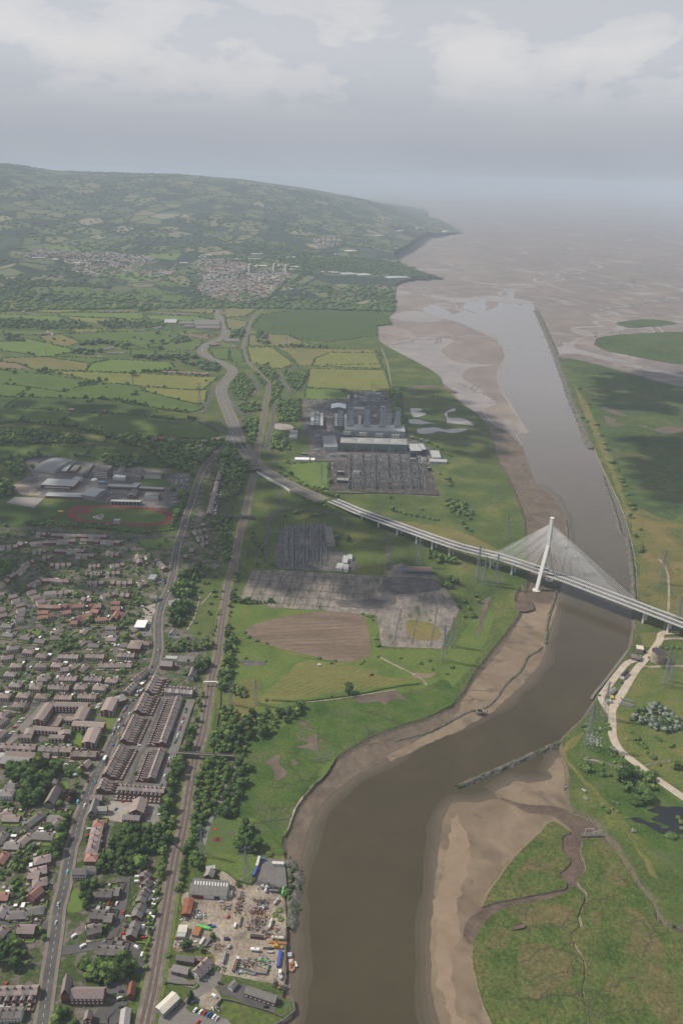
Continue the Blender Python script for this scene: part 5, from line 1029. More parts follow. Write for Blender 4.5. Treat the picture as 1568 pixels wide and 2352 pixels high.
def wood(q,sp,r=(3.0,5.0),hf=(1.7,2.3),mix=BR,shape='tree',terrain=False):
 """fill an outline (picture points) with trees about sp metres apart"""
 w=[PH(*p)for p in q]if terrain else PS(q)
 xs,ys=[p.x for p in w],[p.y for p in w];ww=[(p.x,p.y)for p in w]
 y=min(ys)
 while y<max(ys):
  x=min(xs)+rnd.random()*sp
  while x<max(xs):
   a,c=x+rnd.uniform(-.4,.4)*sp,y+rnd.uniform(-.4,.4)*sp
   if inpoly(a,c,ww)and rnd.random()<.93:
    rr=rnd.uniform(*r);tree(Vector((a,c,hill(a,c)if terrain else 0)),rr,rr*rnd.uniform(*hf),shape,pick(mix))
   x+=sp
  y+=sp*.9
def belt(q,sp,width=3.0,r=(2.5,4.2),hf=(1.7,2.4),mix=BR,shape='tree'):
 w=path_pts(q,sp);ns_=normals(w)
 for p,nn in zip(w,ns_):
  c=p+nn*rnd.uniform(-width/2,width/2);rr=rnd.uniform(*r);tree(c,rr,rr*rnd.uniform(*hf),shape,pick(mix))
def spots(pts,r,hf=1.9,mix=BR,shape='tree'):
 for q in pts:rr=r*rnd.uniform(.85,1.15);tree(P(*q),rr,rr*hf*rnd.uniform(.9,1.1),shape,pick(mix))
BU=['broad','light','light']
belt(fR((1215,300),(1190,400),(1160,560),(1110,700),(1060,830),(1000,930)),4.5,6);belt(fR((1240,330),(1200,520),(1130,760),(1060,930)),6,4,mix=BU,r=(1.6,2.8))
for o_ in(0,-34):belt(fR((985+o_,1010),(935+o_,1160),(905+o_,1300),(865+o_,1450),(835+o_,1600),(800+o_,1740),(760+o_,1850),(900+o_,1900)),4.6,4,(3.0,4.6))
wood(fR((330,1800),(700,1760),(860,1650),(960,1700),(1000,1960),(840,2080),(300,1980)),6.2,(3.2,5.2))
wood(fN((910,360),(960,200),(1130,40),(1400,40),(1500,30),(1440,130),(1380,320),(1180,380),(1000,340)),6.0,(3.2,5.4));wood(fN((760,480),(930,430),(890,690),(800,700),(760,560)),5.5,(2.8,4.4));belt(fN((700,440),(670,560),(645,720)),4,3,(1.6,2.6),mix=['conifer','broad'])
belt(fN((1540,420),(1510,560),(1480,700),(1450,860),(1430,1000),(1400,1200),(1390,1280)),4.2,4,(1.8,3.0),mix=BU);belt(fN((1600,120),(1568,250),(1540,400)),4.5,4,(2.0,3.2))
wood(fR((1190,1010),(1360,1020),(1560,1045),(1480,1280),(1340,1560),(1240,1690),(1150,1900),(1085,1930),(1110,1600),(1130,1300)),5.6,(2.6,4.4),mix=BU+['broad']);wood(fR((1430,450),(1568,450),(1568,920),(1350,935),(1290,820),(1380,700)),6.5,(2.8,4.8))
wood(fH((0,250),(140,285),(330,250),(510,205),(520,275),(390,350),(300,420),(150,480),(90,555),(-20,560)),8.5,(2.8,5.4));wood(fH((90,590),(160,640),(120,750),(60,870),(20,970),(-60,960),(0,820)),6,(3,4.6));wood(fH((95,1010),(200,1060),(180,1150),(60,1180),(60,1120)),6,(3,4.4));belt(fR((1360,1590),(1450,1610),(1560,1600)),4,3,(2.2,3.2));wood(fR((1400,1620),(1560,1330),(1640,1260),(1600,1600)),6,(2.6,4))
wood(fH((20,60),(130,90),(140,160),(50,170)),7,(2.8,4.2));spots(fH((830,118)),6,1.5,['broad']);spots(fH((715,148),(270,235),(150,310),(70,365),(40,400),(265,175)),2.8,1.5)
belt(fS((320,60),(270,180),(220,350),(190,500),(160,640)),3.6,4,(2.2,3.4));wood(fS((270,240),(420,200),(440,330),(370,400),(300,340)),4.6,(3.0,4.4));wood(fS((810,60),(900,20),(1060,120),(1040,190),(840,180)),5,(2.8,4.2));spots(fS((820,560),(230,1250),(280,1230),(420,1270),(550,1140)),3.2);spots(fS((275,1850),(310,1790)),2.6,2.6,['conifer']);wood(fS((1340,300),(1440,330),(1450,520),(1400,700),(1340,690)),4.8,(1.6,2.6),mix=['broad'],shape='bush');spots(fS((1230,880),(1270,820),(1290,930),(1320,660),(1350,640),(1180,210),(600,1480),(350,1660),(15,1620),(40,1340)),2.4,1.2,shape='bush')
belt(fS((100,700),(60,900),(20,1080)),4,3,(1.8,2.6),mix=BU)
wood(fN((-20,1020),(120,1000),(320,1200),(300,1260),(100,1290),(-20,1290)),6,(3,5));wood(fN((740,1240),(860,1215),(1040,1210),(1240,1200),(1330,1380),(1200,1400),(900,1430),(780,1330)),5.8,(3.4,5.6));spots(fN((560,1340),(530,1370)),4);wood(fN((480,100),(620,80),(610,230),(490,220)),5,(2.6,4));wood(fN((130,250),(240,190),(230,330),(160,380)),4.5,(2,3.2));spots(fN((1025,890),(310,120),(130,460),(190,780),(320,790),(100,820),(420,1000),(380,920),(1460,1530),(540,1700),(720,1790),(1190,1570),(470,760),(830,40)),2.6,1.5);wood(fN((520,1640),(640,1600),(660,1800),(500,1810)),5,(2.8,4.2))
wood(fQ((60,970),(240,1000),(430,975),(680,1030),(650,1100),(560,1170),(510,1270),(470,1430),(230,1470),(200,1200),(80,1140)),7,(4.2,6.6));spots(fQ((750,1110),(905,1110),(850,1220),(800,1300),(650,1430)),4.6,1.7,['light','broad']);spots(fQ((775,1390),(890,1720),(780,1350)),4,1.6,['copper']);wood(fQ((700,1530),(790,1540),(760,1700),(700,1850),(640,1960),(560,1960),(640,1760),(680,1640)),5,(3,4.6));spots(fQ((240,390),(205,640),(760,740),(810,650),(910,640),(200,1600),(400,1650),(560,1680),(520,1680),(560,180),(500,170),(1000,900),(720,890),(1500,1090),(1060,1270),(890,1800),(270,1900),(350,1780),(50,1420),(120,1440)),3,1.6)
wood(fD((1250,440),(1330,400),(1440,370),(1400,430),(1330,500),(1330,570),(1260,600),(1180,560),(1185,480)),6.5,(4,6.2),hf=(1.9,2.6));wood(fD((1185,650),(1320,610),(1320,660),(1270,720),(1250,780),(1180,760)),6,(4,6),hf=(1.9,2.6),mix=['broad','conifer']);spots(fD((1405,470),(1440,470),(1382,530),(1475,528),(1482,560),(1452,612),(1445,680),(1345,742),(1480,425),(1370,815)),4,1.4)
for yy in(905,930):belt(fD((1150,yy),(1300,yy-3),(1480,yy-20)),6,4,(3,4.4))
spots(fD((1400,865),(1420,860),(1470,830)),3,2.6,['conifer']);wood(fD((1370,1010),(1460,990),(1440,1110),(1360,1070)),6.5,(3.6,5.2));spots(fD((1300,1025),(1280,1100),(1350,1130),(1290,850),(1240,880),(1145,760)),3.6);wood(fD((1520,940),(1600,900),(1600,1225),(1510,1225),(1500,1100)),7,(3,5));belt(fD((1545,480),(1480,800)),7,2,(1.5,2.4),mix=['light']);belt(fD((1640,130),(1570,640),(1560,900)),7,10,(2.4,4))
wood(fD((425,850),(550,860),(565,925),(425,930)),7,(3.4,5));wood(fD((10,330),(100,320),(80,400),(0,440)),7,(3.6,5.4));spots(fD((45,75),(50,140),(40,170),(860,750),(870,850),(960,840),(850,780),(300,740),(440,735),(640,735),(610,730),(580,760),(820,760),(840,735),(890,740)),4.6,1.9);belt(fD((830,600),(900,610),(980,610)),7,6,(3,4.4));spots(fD((500,545),(470,560),(530,560),(1040,270),(1045,300),(890,170),(1100,210),(1145,180),(230,1090),(540,1070),(850,1080),(20,1010),(640,880),(890,690),(860,840),(20,590),(250,285),(210,290),(480,140),(380,250),(320,1200),(870,110),(745,75),(760,95),(560,410),(680,430),(960,390),(900,570),(960,550)),3.8,1.8);belt(fD((180,60),(450,75),(720,90)),6,5,(2.4,3.6));belt(fD((780,90),(1000,120),(1190,100)),8,3,(2,3),mix=BU);belt(fD((1180,80),(1200,20),(1220,-60)),6,4,(2.6,3.8));wood(fD((1450,60),(1600,-20),(1600,330),(1460,300),(1470,150)),9,(2.8,4.4))
for q in(((0,475),(130,455),(270,470),(500,490),(600,515),(700,520)),((640,505),(700,500)),((1100,370),(1180,380),(1290,395)),((1290,430),(1340,440)),((680,300),(820,310),(1020,350)),((540,200),(600,195),(690,180)),((980,115),(1150,110),(1240,115)),((270,110),(330,120))):belt(fA(*q),7,7,(3.5,6))
for q in(((0,535),(240,530),(400,545),(600,570),(600,605),(300,610),(0,610)),((740,560),(960,560),(1060,600),(1060,690),(960,640),(830,600)),((1080,620),(1250,600),(1460,590),(1600,560),(1640,640),(1480,700),(1400,770),(1250,790),(1150,770),(1090,710)),((700,700),(960,690),(1010,750),(860,770),(730,760)),((20,720),(180,690),(190,770),(150,860),(60,800)),((0,880),(80,850),(110,950),(0,990)),((190,680),(290,670),(290,710),(200,720)),((1250,960),(1300,940),(1240,1080),(1200,1180),(1160,1170),(1220,1040))):wood(fA(*q),10,(4,6.5),hf=(1.6,2.1))
spots(fA((730,172),(733,222),(915,272),(940,268),(630,318),(605,320),(100,122),(72,172),(1420,176),(480,447),(690,412),(875,195),(410,130),(220,280),(415,285),(590,292),(640,630),(1000,335),(1290,800),(1330,830),(590,840),(1200,930),(330,785),(225,775),(640,240-60)),6,1.6,['broad']);belt(fA((190,1150),(450,1165),(700,1170)),7,5,(2.4,3.4))
for q in(((-120,600),(-60,610),(60,640),(170,790),(120,860),(50,1000),(-20,900),(-60,780)),((0,185),(110,120),(190,230),(120,320),(30,260)),((180,85),(280,60),(340,130),(380,230),(330,310),(290,260),(200,150)),((380,110),(560,130),(480,250),(420,200)),((345,310),(500,300),(500,450),(350,460)),((100,450),(210,440),(200,620),(120,530)),((300,560),(400,545),(440,660),(300,650)),((1110,270),(1180,230),(1200,400),(1240,480),(1230,560),(1160,420)),((80,340),(190,320),(240,380),(100,400))):wood(fB(*q),9.5,(3.6,6),hf=(1.5,2.0))
for q in(((285,775),(420,850),(560,915),(760,985)),((240,400),(320,300),(345,200)),((1250,570),(1420,620),(1540,700))):belt(fB(*q),7,6,(2.6,4.2))
wood(fB((450,930),(560,940),(700,1010),(700,1060),(560,1010)),9,(2.6,4.4));spots(fB((580,1105),(610,1105),(645,1100),(470,1090),(510,1080),(400,1110),(1340,1065),(1120,985),(1460,820),(1520,870),(1530,900),(1500,850),(1140,1070),(670,920)),5,1.5);belt(fB((1160,1080),(1300,1110),(1450,1140)),9,5,(2.4,3.6));wood(fB((1490,1000),(1568,990),(1700,1060),(1690,1140),(1510,1080)),11,(3,5))
for q in(((40,380),(70,430),(50,600),(30,590)),((1330,220),(1420,200),(1530,250),(1560,330),(1420,330)),((1430,450),(1560,450),(1600,500),(1450,510))):wood(fE(*q),8,(3.4,5.6))
spots(fE((203,350),(312,345),(300,340),(145,592),(298,592),(755,140),(755,160),(825,160),(825,175)),5,2.0,['conifer','broad']);belt(fE((30,590),(150,605),(320,600)),5,4,(2.6,3.6));spots(fE((1390,722),(740,1002),(712,1018),(940,1006),(915,1022),(632,985),(140,842),(118,810),(1018,850),(1035,900),(1035,972),(1000,720),(930,680),(960,692),(75,1012),(130,985),(255,1006),(1335,1022),(1390,1000),(1510,1092),(1545,1050),(270,882),(200,865),(1190,982),(1085,420),(1410,1060),(985,700)),3,1.4,shape='bush');belt(fE((0,780),(40,880),(30,980),(0,1100),(-10,1200)),6,7,(3,4.6));belt(fE((160,130),(230,240),(240,320)),8,10,(2.6,4));spots(fF((60,700),(100,650),(120,700),(140,560),(60,600),(160,600),(20,640),(70,90),(40,60),(100,110),(30,240),(90,260)),4.6,1.6)
wood(fW((700,1390),(880,1150),(1050,1120),(1300,1200),(1350,1290),(1500,1330),(1560,1480),(1400,1580),(1150,1530),(960,1420)),6.4,(3.4,5.6),hf=(1.2,1.6),mix=['willow','willow','willow','broad'])
spots(fW((735,1555),(700,1690),(790,1690),(850,1660),(860,1740),(900,1760),(960,1800),(985,1890),(1085,1960),(1140,1640),(1190,1695),(1370,1780),(480,2050),(225,1870),(1180,2075),(1460,2120),(1400,2100),(1100,2215),(90,2100),(60,2080),(30,2100),(280,2150),(545,2150),(385,1440),(385,1510),(230,1550),(190,1530),(50,1540),(230,985),(500,925),(1040,400),(1300,250),(1390,230),(1480,240),(1220,230),(1250,540),(1320,570),(1400,1260),(1568,160),(400,1890),(500,1900),(600,1950),(830,2120),(680,2180)),3.3,1.35,shape='bush')
wood(fI((845,640),(900,600),(960,650),(930,670),(860,665)),6,(3,4.4),hf=(1.2,1.6));wood(fI((1120,710),(1200,690),(1390,700),(1430,790),(1250,815),(1110,800)),7,(3.6,5.6),hf=(1.3,1.7));spots(fI((1255,830),(1290,850),(1240,870)),7,1.4,['broad']);spots(fI((1362,682),(1500,630),(1525,640)),4.5,1.5);wood(fI((970,670),(1080,690),(1060,705),(980,690)),6,(2.4,3.6),hf=(1.1,1.4));wood(fI((960,500),(1080,490),(1160,560),(1080,560)),9,(2,3.2),hf=(.9,1.2),mix=BR+['willow'],shape='bush');spots(fI((1010,890),(1020,905),(1040,935),(1090,880),(1110,880),(1080,915),(1120,940),(1180,980),(1210,1065),(1225,1075),(1460,1110),(1490,1112),(1530,980),(1550,1010),(1560,1060),(1120,645),(1180,660),(1200,640),(1240,650),(1280,655),(1090,600),(1000,610),(910,570),(870,350),(900,340),(960,370),(1000,370),(1480,490),(1380,425),(1400,440)),3,1.25,shape='bush',mix=BR+['willow'])
spots(fF((1272,210),(1278,235),(1270,255),(1290,250),(1240,145),(1275,102),(1195,12)),4,2);spots(fC((870,430),(905,455),(1005,555),(1025,610),(1040,650),(1060,735),(1110,790),(1120,800),(1150,870),(1165,900),(1180,960),(920,340),(850,230),(975,480),(1210,1030),(1230,1060),(1140,850),(1080,740)),6,1.1,shape='bush')
for q in(fV((0,490),(150,480),(330,500),(600,515),(640,540),(500,555),(200,550),(0,550)),fV((660,510),(780,490),(1000,510),(1140,515),(1120,550),(960,545),(760,548)),fV((970,400),(1060,395),(1090,425),(960,435)),fV((140,315),(240,305),(260,330),(140,330)),fV((0,210),(300,215),(500,235),(780,260),(750,275),(400,255),(0,250)),fV((30,600),(130,590),(180,640),(60,640)),fV((520,640),(700,625),(830,650),(900,690),(880,700),(740,660),(540,665)),fV((480,700),(560,690),(720,710),(640,730),(500,730)),fV((880,740),(1000,735),(1340,740),(1350,775),(1000,765)),fV((1180,640),(1290,610),(1330,630),(1200,660)),fV((1200,780),(1340,790),(1500,780),(1540,850),(1480,850),(1340,810)),fU((480,310),(560,270),(680,270),(690,310),(600,370),(500,360)),fU((780,290),(860,300),(960,420),(800,430)),fU((1000,430),(1568,450),(1568,470),(1000,445)),fL((900,540),(1060,450),(1180,400),(1250,420),(1000,560),(850,700),(700,790),(680,760)),fL((0,260),(400,250),(560,300),(0,310)),fL((860,250),(1568,270),(1400,350),(1240,380),(1100,330),(860,290)),fL((500,650),(720,700),(700,780),(450,770),(400,680)),fL((1230,560),(1400,560),(1500,590),(1300,620)),f0((690,592),(800,590),(895,602),(1012,639),(940,638),(850,628),(740,622)),f0((560,560),(700,575),(700,590),(560,580))):wood(q,19,(6,10),hf=(1.1,1.5),mix=['broad','conifer'],terrain=True)
spots(fV((375,625),(445,640),(200,720),(380,290),(360,370),(385,350),(524,358),(780,402),(863,385),(870,410),(1085,585),(1170,605),(930,615),(970,625),(1045,650),(1105,690),(1125,655),(880,665),(460,385),(610,415),(640,415),(1150,410),(1270,575),(1440,605),(1075,720),(100,855),(305,850),(920,870),(690,280),(150,635)),9,1.3,['broad'])
TREES.sort(key=lambda t:-(t[3]+t[2])/math.hypot(t[0],t[1]))
KINDN={'broad':'dark green','light':'light green','willow':'silver-green','conifer':'dark narrow','copper':'copper-leaved'}
NT=295
for i,(x,y,r,h,shape,leaf,place,z)in enumerate(TREES[:NT]):
 kn='bush' if shape=='bush' else 'tree'
 o=empty(kn,(x,y,z),rnd.random()*6.28);tag(o,None,kn,'bushes on the banks and yards' if kn=='bush' else 'trees of the town and railway belts')
 later(o,'%s%s %s'%('tall ' if h>9.5 and kn=='tree' else 'small ' if h<6 and kn=='tree' else '',KINDN[leaf],kn))
 sh='conifer' if leaf=='conifer' and h>r*2.3 else shape
 c=link('crown',crown_mesh(sh,rnd.randrange(5),leaf),o);c.scale=(r*1.12,r*1.12,h/2.0)
 if shape!='bush':
  t=link('trunk',trunk_mesh(),o);t.scale=(r*.9,r*.9,h/2.0)
protos={}
def proto(shape,k,nl,leaves):
 key=(shape,k,nl,leaves)
 if key not in protos:
  b=crown(k*31+5,shape,nl,1 if nl>3 else 1,leaves);V=np.array(b.v,dtype=np.float32)
  T=[];
  for f in b.f:T+=[(f[0],f[j],f[j+1])for j in range(1,len(f)-1)]
  protos[key]=(V,np.array(T,dtype=np.int32))
 return protos[key]
VV,FF,MM,off=[],[],[],0
LK=list(LEAF)
def addm(x,y,z,r,h,shape,leaf,nl,leaves):
 global off
 V,T=proto(shape,rnd.randrange(6),nl,leaves);a=rnd.random()*6.28;ca,sa=math.cos(a),math.sin(a)
 W=np.empty_like(V);W[:,0]=(V[:,0]*ca-V[:,1]*sa)*r*1.12+x;W[:,1]=(V[:,0]*sa+V[:,1]*ca)*r*1.12+y;W[:,2]=V[:,2]*h/2+z
 VV.append(W);FF.append(T+off);MM.append(np.full(len(T),LK.index(leaf),dtype=np.int32));off+=len(V)
for x,y,r,h,shape,leaf,place,z in TREES[NT:]:
 d=math.hypot(x,y);addm(x,y,z,r,h,shape if shape!='conifer' else 'tree',leaf,10 if d<800 else 6 if d<1300 else 3,180 if d<700 else 80 if d<1000 else 24 if d<1500 else 0)
nh=0
for k_,q in FIELDS:
 w=[PH(*p)for p in q]
 for a,c in zip(w,w[1:]+w[:1]):
  L_=(c-a).length;dd=(a.length+c.length)/2
  sp=3.4+dd*.003
  for i in range(int(L_/sp)):
   p=a.lerp(c,(i+rnd.random())*sp/L_)
   if rnd.random()<.12:continue
   big_=rnd.random()<.05+.00001*dd
   r=rnd.uniform(3.5,6.5)if big_ else rnd.uniform(1.4,2.4)+dd*.0008
   addm(p.x+rnd.uniform(-.6,.6),p.y+rnd.uniform(-.6,.6),hill(p.x,p.y)-.2,r,r*(1.7 if big_ else 1.15),'tree' if big_ else 'bush','broad',3 if dd<1500 else 2,0)
def hillp():
 a=rnd.uniform(-.48,.10);r=3900+7600*rnd.random()**1.4;y=r/math.sqrt(1+a*a);return a*y,y
n_=0
while n_<6000:
 x,y=hillp()
 if seaward(x,y):continue
 dens=mnoise.noise((x/900,y/600,2.2))+.5*mnoise.noise((x/250,y/160,5.1))
 if dens<rnd.uniform(-.3,.5):continue
 n_+=1;r=rnd.uniform(7,15)
 addm(x,y,hill(x,y)-1,r,r*1.3,'bush','broad',2,0)
GARD=scatter(fD((0,100),(800,130),(1180,260),(1060,600),(1030,900),(940,1225),(700,1250),(0,1250)),1050)+scatter(fQ((0,1480),(700,1500),(560,1900),(0,1900)),70)+scatter(fN((0,0),(480,60),(420,480),(0,820)),90)+scatter(fA((1450,800),(1560,760),(1600,1000),(1450,1080)),90)
HP=[(h['p'].x,h['p'].y,h['L']/2+2)for h in HOUSES]
HA=np.array(HP)
for q in GARD:
 p=P(*q)
 if np.min(np.hypot(HA[:,0]-p.x,HA[:,1]-p.y)-HA[:,2])<0.5:continue
 r=rnd.uniform(1.1,3.1);addm(p.x,p.y,0,r,r*rnd.uniform(1.2,2),'bush' if r<1.8 else 'tree',rnd.choice(['broad','light','broad','conifer']),5,40)
V=np.concatenate(VV);T=np.concatenate(FF);MI=np.concatenate(MM)
me=bpy.data.meshes.new('woodland')
me.vertices.add(len(V));me.vertices.foreach_set('co',V.ravel())
me.loops.add(T.size);me.loops.foreach_set('vertex_index',T.ravel())
me.polygons.add(len(T));me.polygons.foreach_set('loop_start',np.arange(0,T.size,3,dtype=np.int32))
try:me.polygons.foreach_set('loop_total',np.full(len(T),3,dtype=np.int32))
except Exception:pass
for k_ in LK:me.materials.append(LEAF[k_])
me.polygons.foreach_set('material_index',MI);me.update();me.validate()
o=link('woodland',me);o['kind']='stuff';tag(o,'hedgerows, garden bushes and distant woods of the valley','woodland')
print('TREES',len(TREES),'HOUSES',len(HOUSES),'tris',len(T))
M_pale=plain('pale_metal_roof',(0.38,0.385,0.37),.6);M_creamroof=plain('cream_roof',(0.58,0.54,0.44),.7);M_greysheet=plain('grey_sheet_roof',(0.24,0.24,0.235),.6);M_asb=mat('fibre_cement_roof',[(0.15,0.14,0.13),(0.20,0.19,0.178)],.3,fine=1.5,fam=.15,local=True)
M_rust=mat('rusty_sheet',[(0.19,0.068,0.042),(0.26,0.10,0.06),(0.22,0.13,0.095)],.35,fine=1.2,fam=.3,local=True,stretch=(2,.5,1));M_green=plain('green_cladding',(0.12,0.165,0.13),.6);M_bluegrey=plain('blue_grey_cladding',(0.17,0.20,0.235),.6);M_blue=plain('blue_sheet',(0.05,0.13,0.36),.5)
M_steel=plain('galvanised_steel',(0.26,0.265,0.27),.5,metal=.3);M_dkwall=plain('dark_cladding',(0.05,0.052,0.055),.7);M_redwall=plain('dark_red_wall',(0.20,0.045,0.04),.7);M_wallw=WALLM['white'];M_black=plain('black_rubber',(0.02,0.02,0.02),.8)
def bld(name,cat,label,q,h,roof='flat',wall='brick',rm='slate',rise=2.5,win=(),group=None,ov=.25,base=0.0,terrain=False,chim=()):
 """building from the four roof corners seen in the picture (eaves height h); edge 0-1 is a gable end"""
 wm=WALLM.get(wall,wall)if isinstance(wall,str)else wall;rmm=ROOFM.get(rm,rm)if isinstance(rm,str)else rm
 if terrain:
  w=[PH(*p)for p in q];z0=min(p.z for p in w)
 else:w=PS(q,h);z0=base
 A=sum(w[i].x*w[(i+1)%4].y-w[(i+1)%4].x*w[i].y for i in range(4))
 if A<0:w=[w[1],w[0],w[3],w[2]]
 m0,m1=(w[0]+w[1])/2,(w[2]+w[3])/2;ax=m1-m0;ax.z=0;L_=ax.length;rz=math.atan2(ax.y,ax.x)
 n_=Vector((-math.sin(rz),math.cos(rz),0));W=(abs((w[0]-w[1]).dot(n_))+abs((w[3]-w[2]).dot(n_)))/2
 W=max(W,1.5);c=(m0+m1)/2
 o=empty(name,(c.x,c.y,z0),rz);tag(o,label,cat,group)
 if label is None:later(o,cat)
 b=MB();b.box((0,0,-.3),(L_,W,h+.3))
 if roof=='gable':b.gable((0,0,h-.02),(L_,W-.02),rise-.06,ov=0,th=0)
 b.build('wall',wm,o)
 r=MB()
 if roof=='gable':r.gable((0,0,h),(L_,W),rise,ov=ov)
 elif roof=='hip':r.hip((0,0,h),(L_,W),rise,ov=ov)
 elif roof=='arch':
  k=12;vs=[]
  for s in(-1,1):
   for i in range(k+1):t=i/k*2-1;vs.append((s*(L_/2+ov),t*(W/2+ov),h+rise*(1-t*t)))
  r.add(vs,[(i,k+1+i,k+2+i,i+1)for i in range(k)]+[tuple(range(k+1))[::-1],tuple(range(k+1,2*k+2))])
 elif roof=='canopy':r.box((0,0,h),(L_,W,.8))
 else:
  r.box((0,0,h),(L_+ov,W+ov,.25))
  for s in(1,-1):r.box((0,s*(W/2),h+.25),(L_+ov,.3,.3));r.box((s*L_/2,0,h+.25),(.3,W-.3,.3))
 ro=r.build('roof',rmm,o)
 for cx,cy in chim:
  b=MB();b.box((cx*L_/2,cy*W/2,h+rise*.3),(1.0,1.4,rise*.7+1.6));b.build('chimney',M_chim,ro)
 for e,cols,rows,ww,hh,*mm in win:
  me_=cached(('bw',ww,hh,mm[0].name if mm else 0),lambda:(lambda bb:(bb.box((0,0,0),(ww,.2,hh)),bb.mesh('window',mm[0]if mm else M_glass))[1])(MB()))
  for ci in range(cols):
   for ri in range(rows):
    t=(ci+.5)/cols*2-1;z=(ri+.3)*h/rows
    p,a={0:((-L_/2-.03,t*W/2,z),math.pi/2),2:((L_/2+.03,t*W/2,z),math.pi/2),1:((t*L_/2,-W/2-.03,z),0),3:((t*L_/2,W/2+.03,z),0)}[e]
    wo=link('window',me_,o);wo.location=p;wo.rotation_euler=(0,0,a)
 o['_dim']=(L_,W,h)
 return o
def drop(o):
 d=tuple(o['_dim']);del o['_dim'];return d
FL='brown-roofed brick block of flats'
FG='blocks of flats beside the main road'
flats=[(((1105,385),(1240,395),(1295,255),(1190,240)),FL+' nearest the main road, upper of two',8.5,[(0,2,3,1.6,1.5,M_frame),(1,7,3,1.8,1.5,M_frame),(3,7,3,1.8,1.5,M_frame)]),(((902,735),(1040,750),(1110,590),(980,572)),FL+' with white window strip, lower one beside the main road',8.5,[(0,2,3,1.6,1.6,M_frame),(1,7,3,1.8,1.5,M_frame),(3,7,3,1.8,1.5,M_frame)]),(((815,495),(800,550),(1150,575),(1160,515)),FL+' lying across, just above the lower roadside block',8.5,[(1,8,3,1.8,1.5,M_frame),(3,8,3,1.8,1.5,M_frame)]),(((800,490),(920,500),(1000,355),(875,345)),FL+' end-on in the middle of the court',8.5,[(1,6,3,1.6,1.5,M_frame),(3,6,3,1.6,1.5,M_frame)]),(((612,292),(605,335),(975,350),(980,295)),'long three-storey block of flats closing the top of the court',8.5,[(1,10,3,1.8,1.5,M_frame),(3,10,3,1.8,1.5,M_frame)]),(((372,480),(465,505),(600,315),(500,300)),FL+' along the left side of the court',8.5,[(0,2,3,1.4,1.5,M_frame),(1,8,3,1.6,1.5,M_frame),(3,8,3,1.6,1.5,M_frame)]),(((375,553),(370,595),(640,620),(720,575)),'dark brick flats with white panels below the court',6.5,[(1,8,2,2.2,1.8,M_frame),(3,8,2,2.2,1.8,M_frame)]),(((225,645),(220,680),(360,690),(362,650)),'small square brick flats at the side street corner',6.5,[(1,4,2,2.0,1.7,M_frame),(3,4,2,2.0,1.7,M_frame)]),(((552,650),(548,690),(712,695),(720,655)),'small brick flats with a lawn in front, right of the corner flats',6.5,[(1,4,2,2.0,1.7,M_frame),(3,4,2,2.0,1.7,M_frame)]),(((250,650),(370,655),(375,590),(300,580)),'short linking wing behind the corner flats',6.5,[]),(((640,655),(780,650),(775,612),(650,600)),'short wing behind the flats with a lawn',6.5,[(1,3,2,2,1.6,M_frame)]),(((725,450),(722,492),(815,497),(840,455)),'low brick flats beside the end-on block',6,[(1,3,2,1.8,1.5,M_frame),(3,3,2,1.8,1.5,M_frame)])]
for q,lb,h,wn_ in flats:drop(bld('block_of_flats','flats',lb,fQ(*q),h,'gable','brick','brown',1.9,wn_,FG))
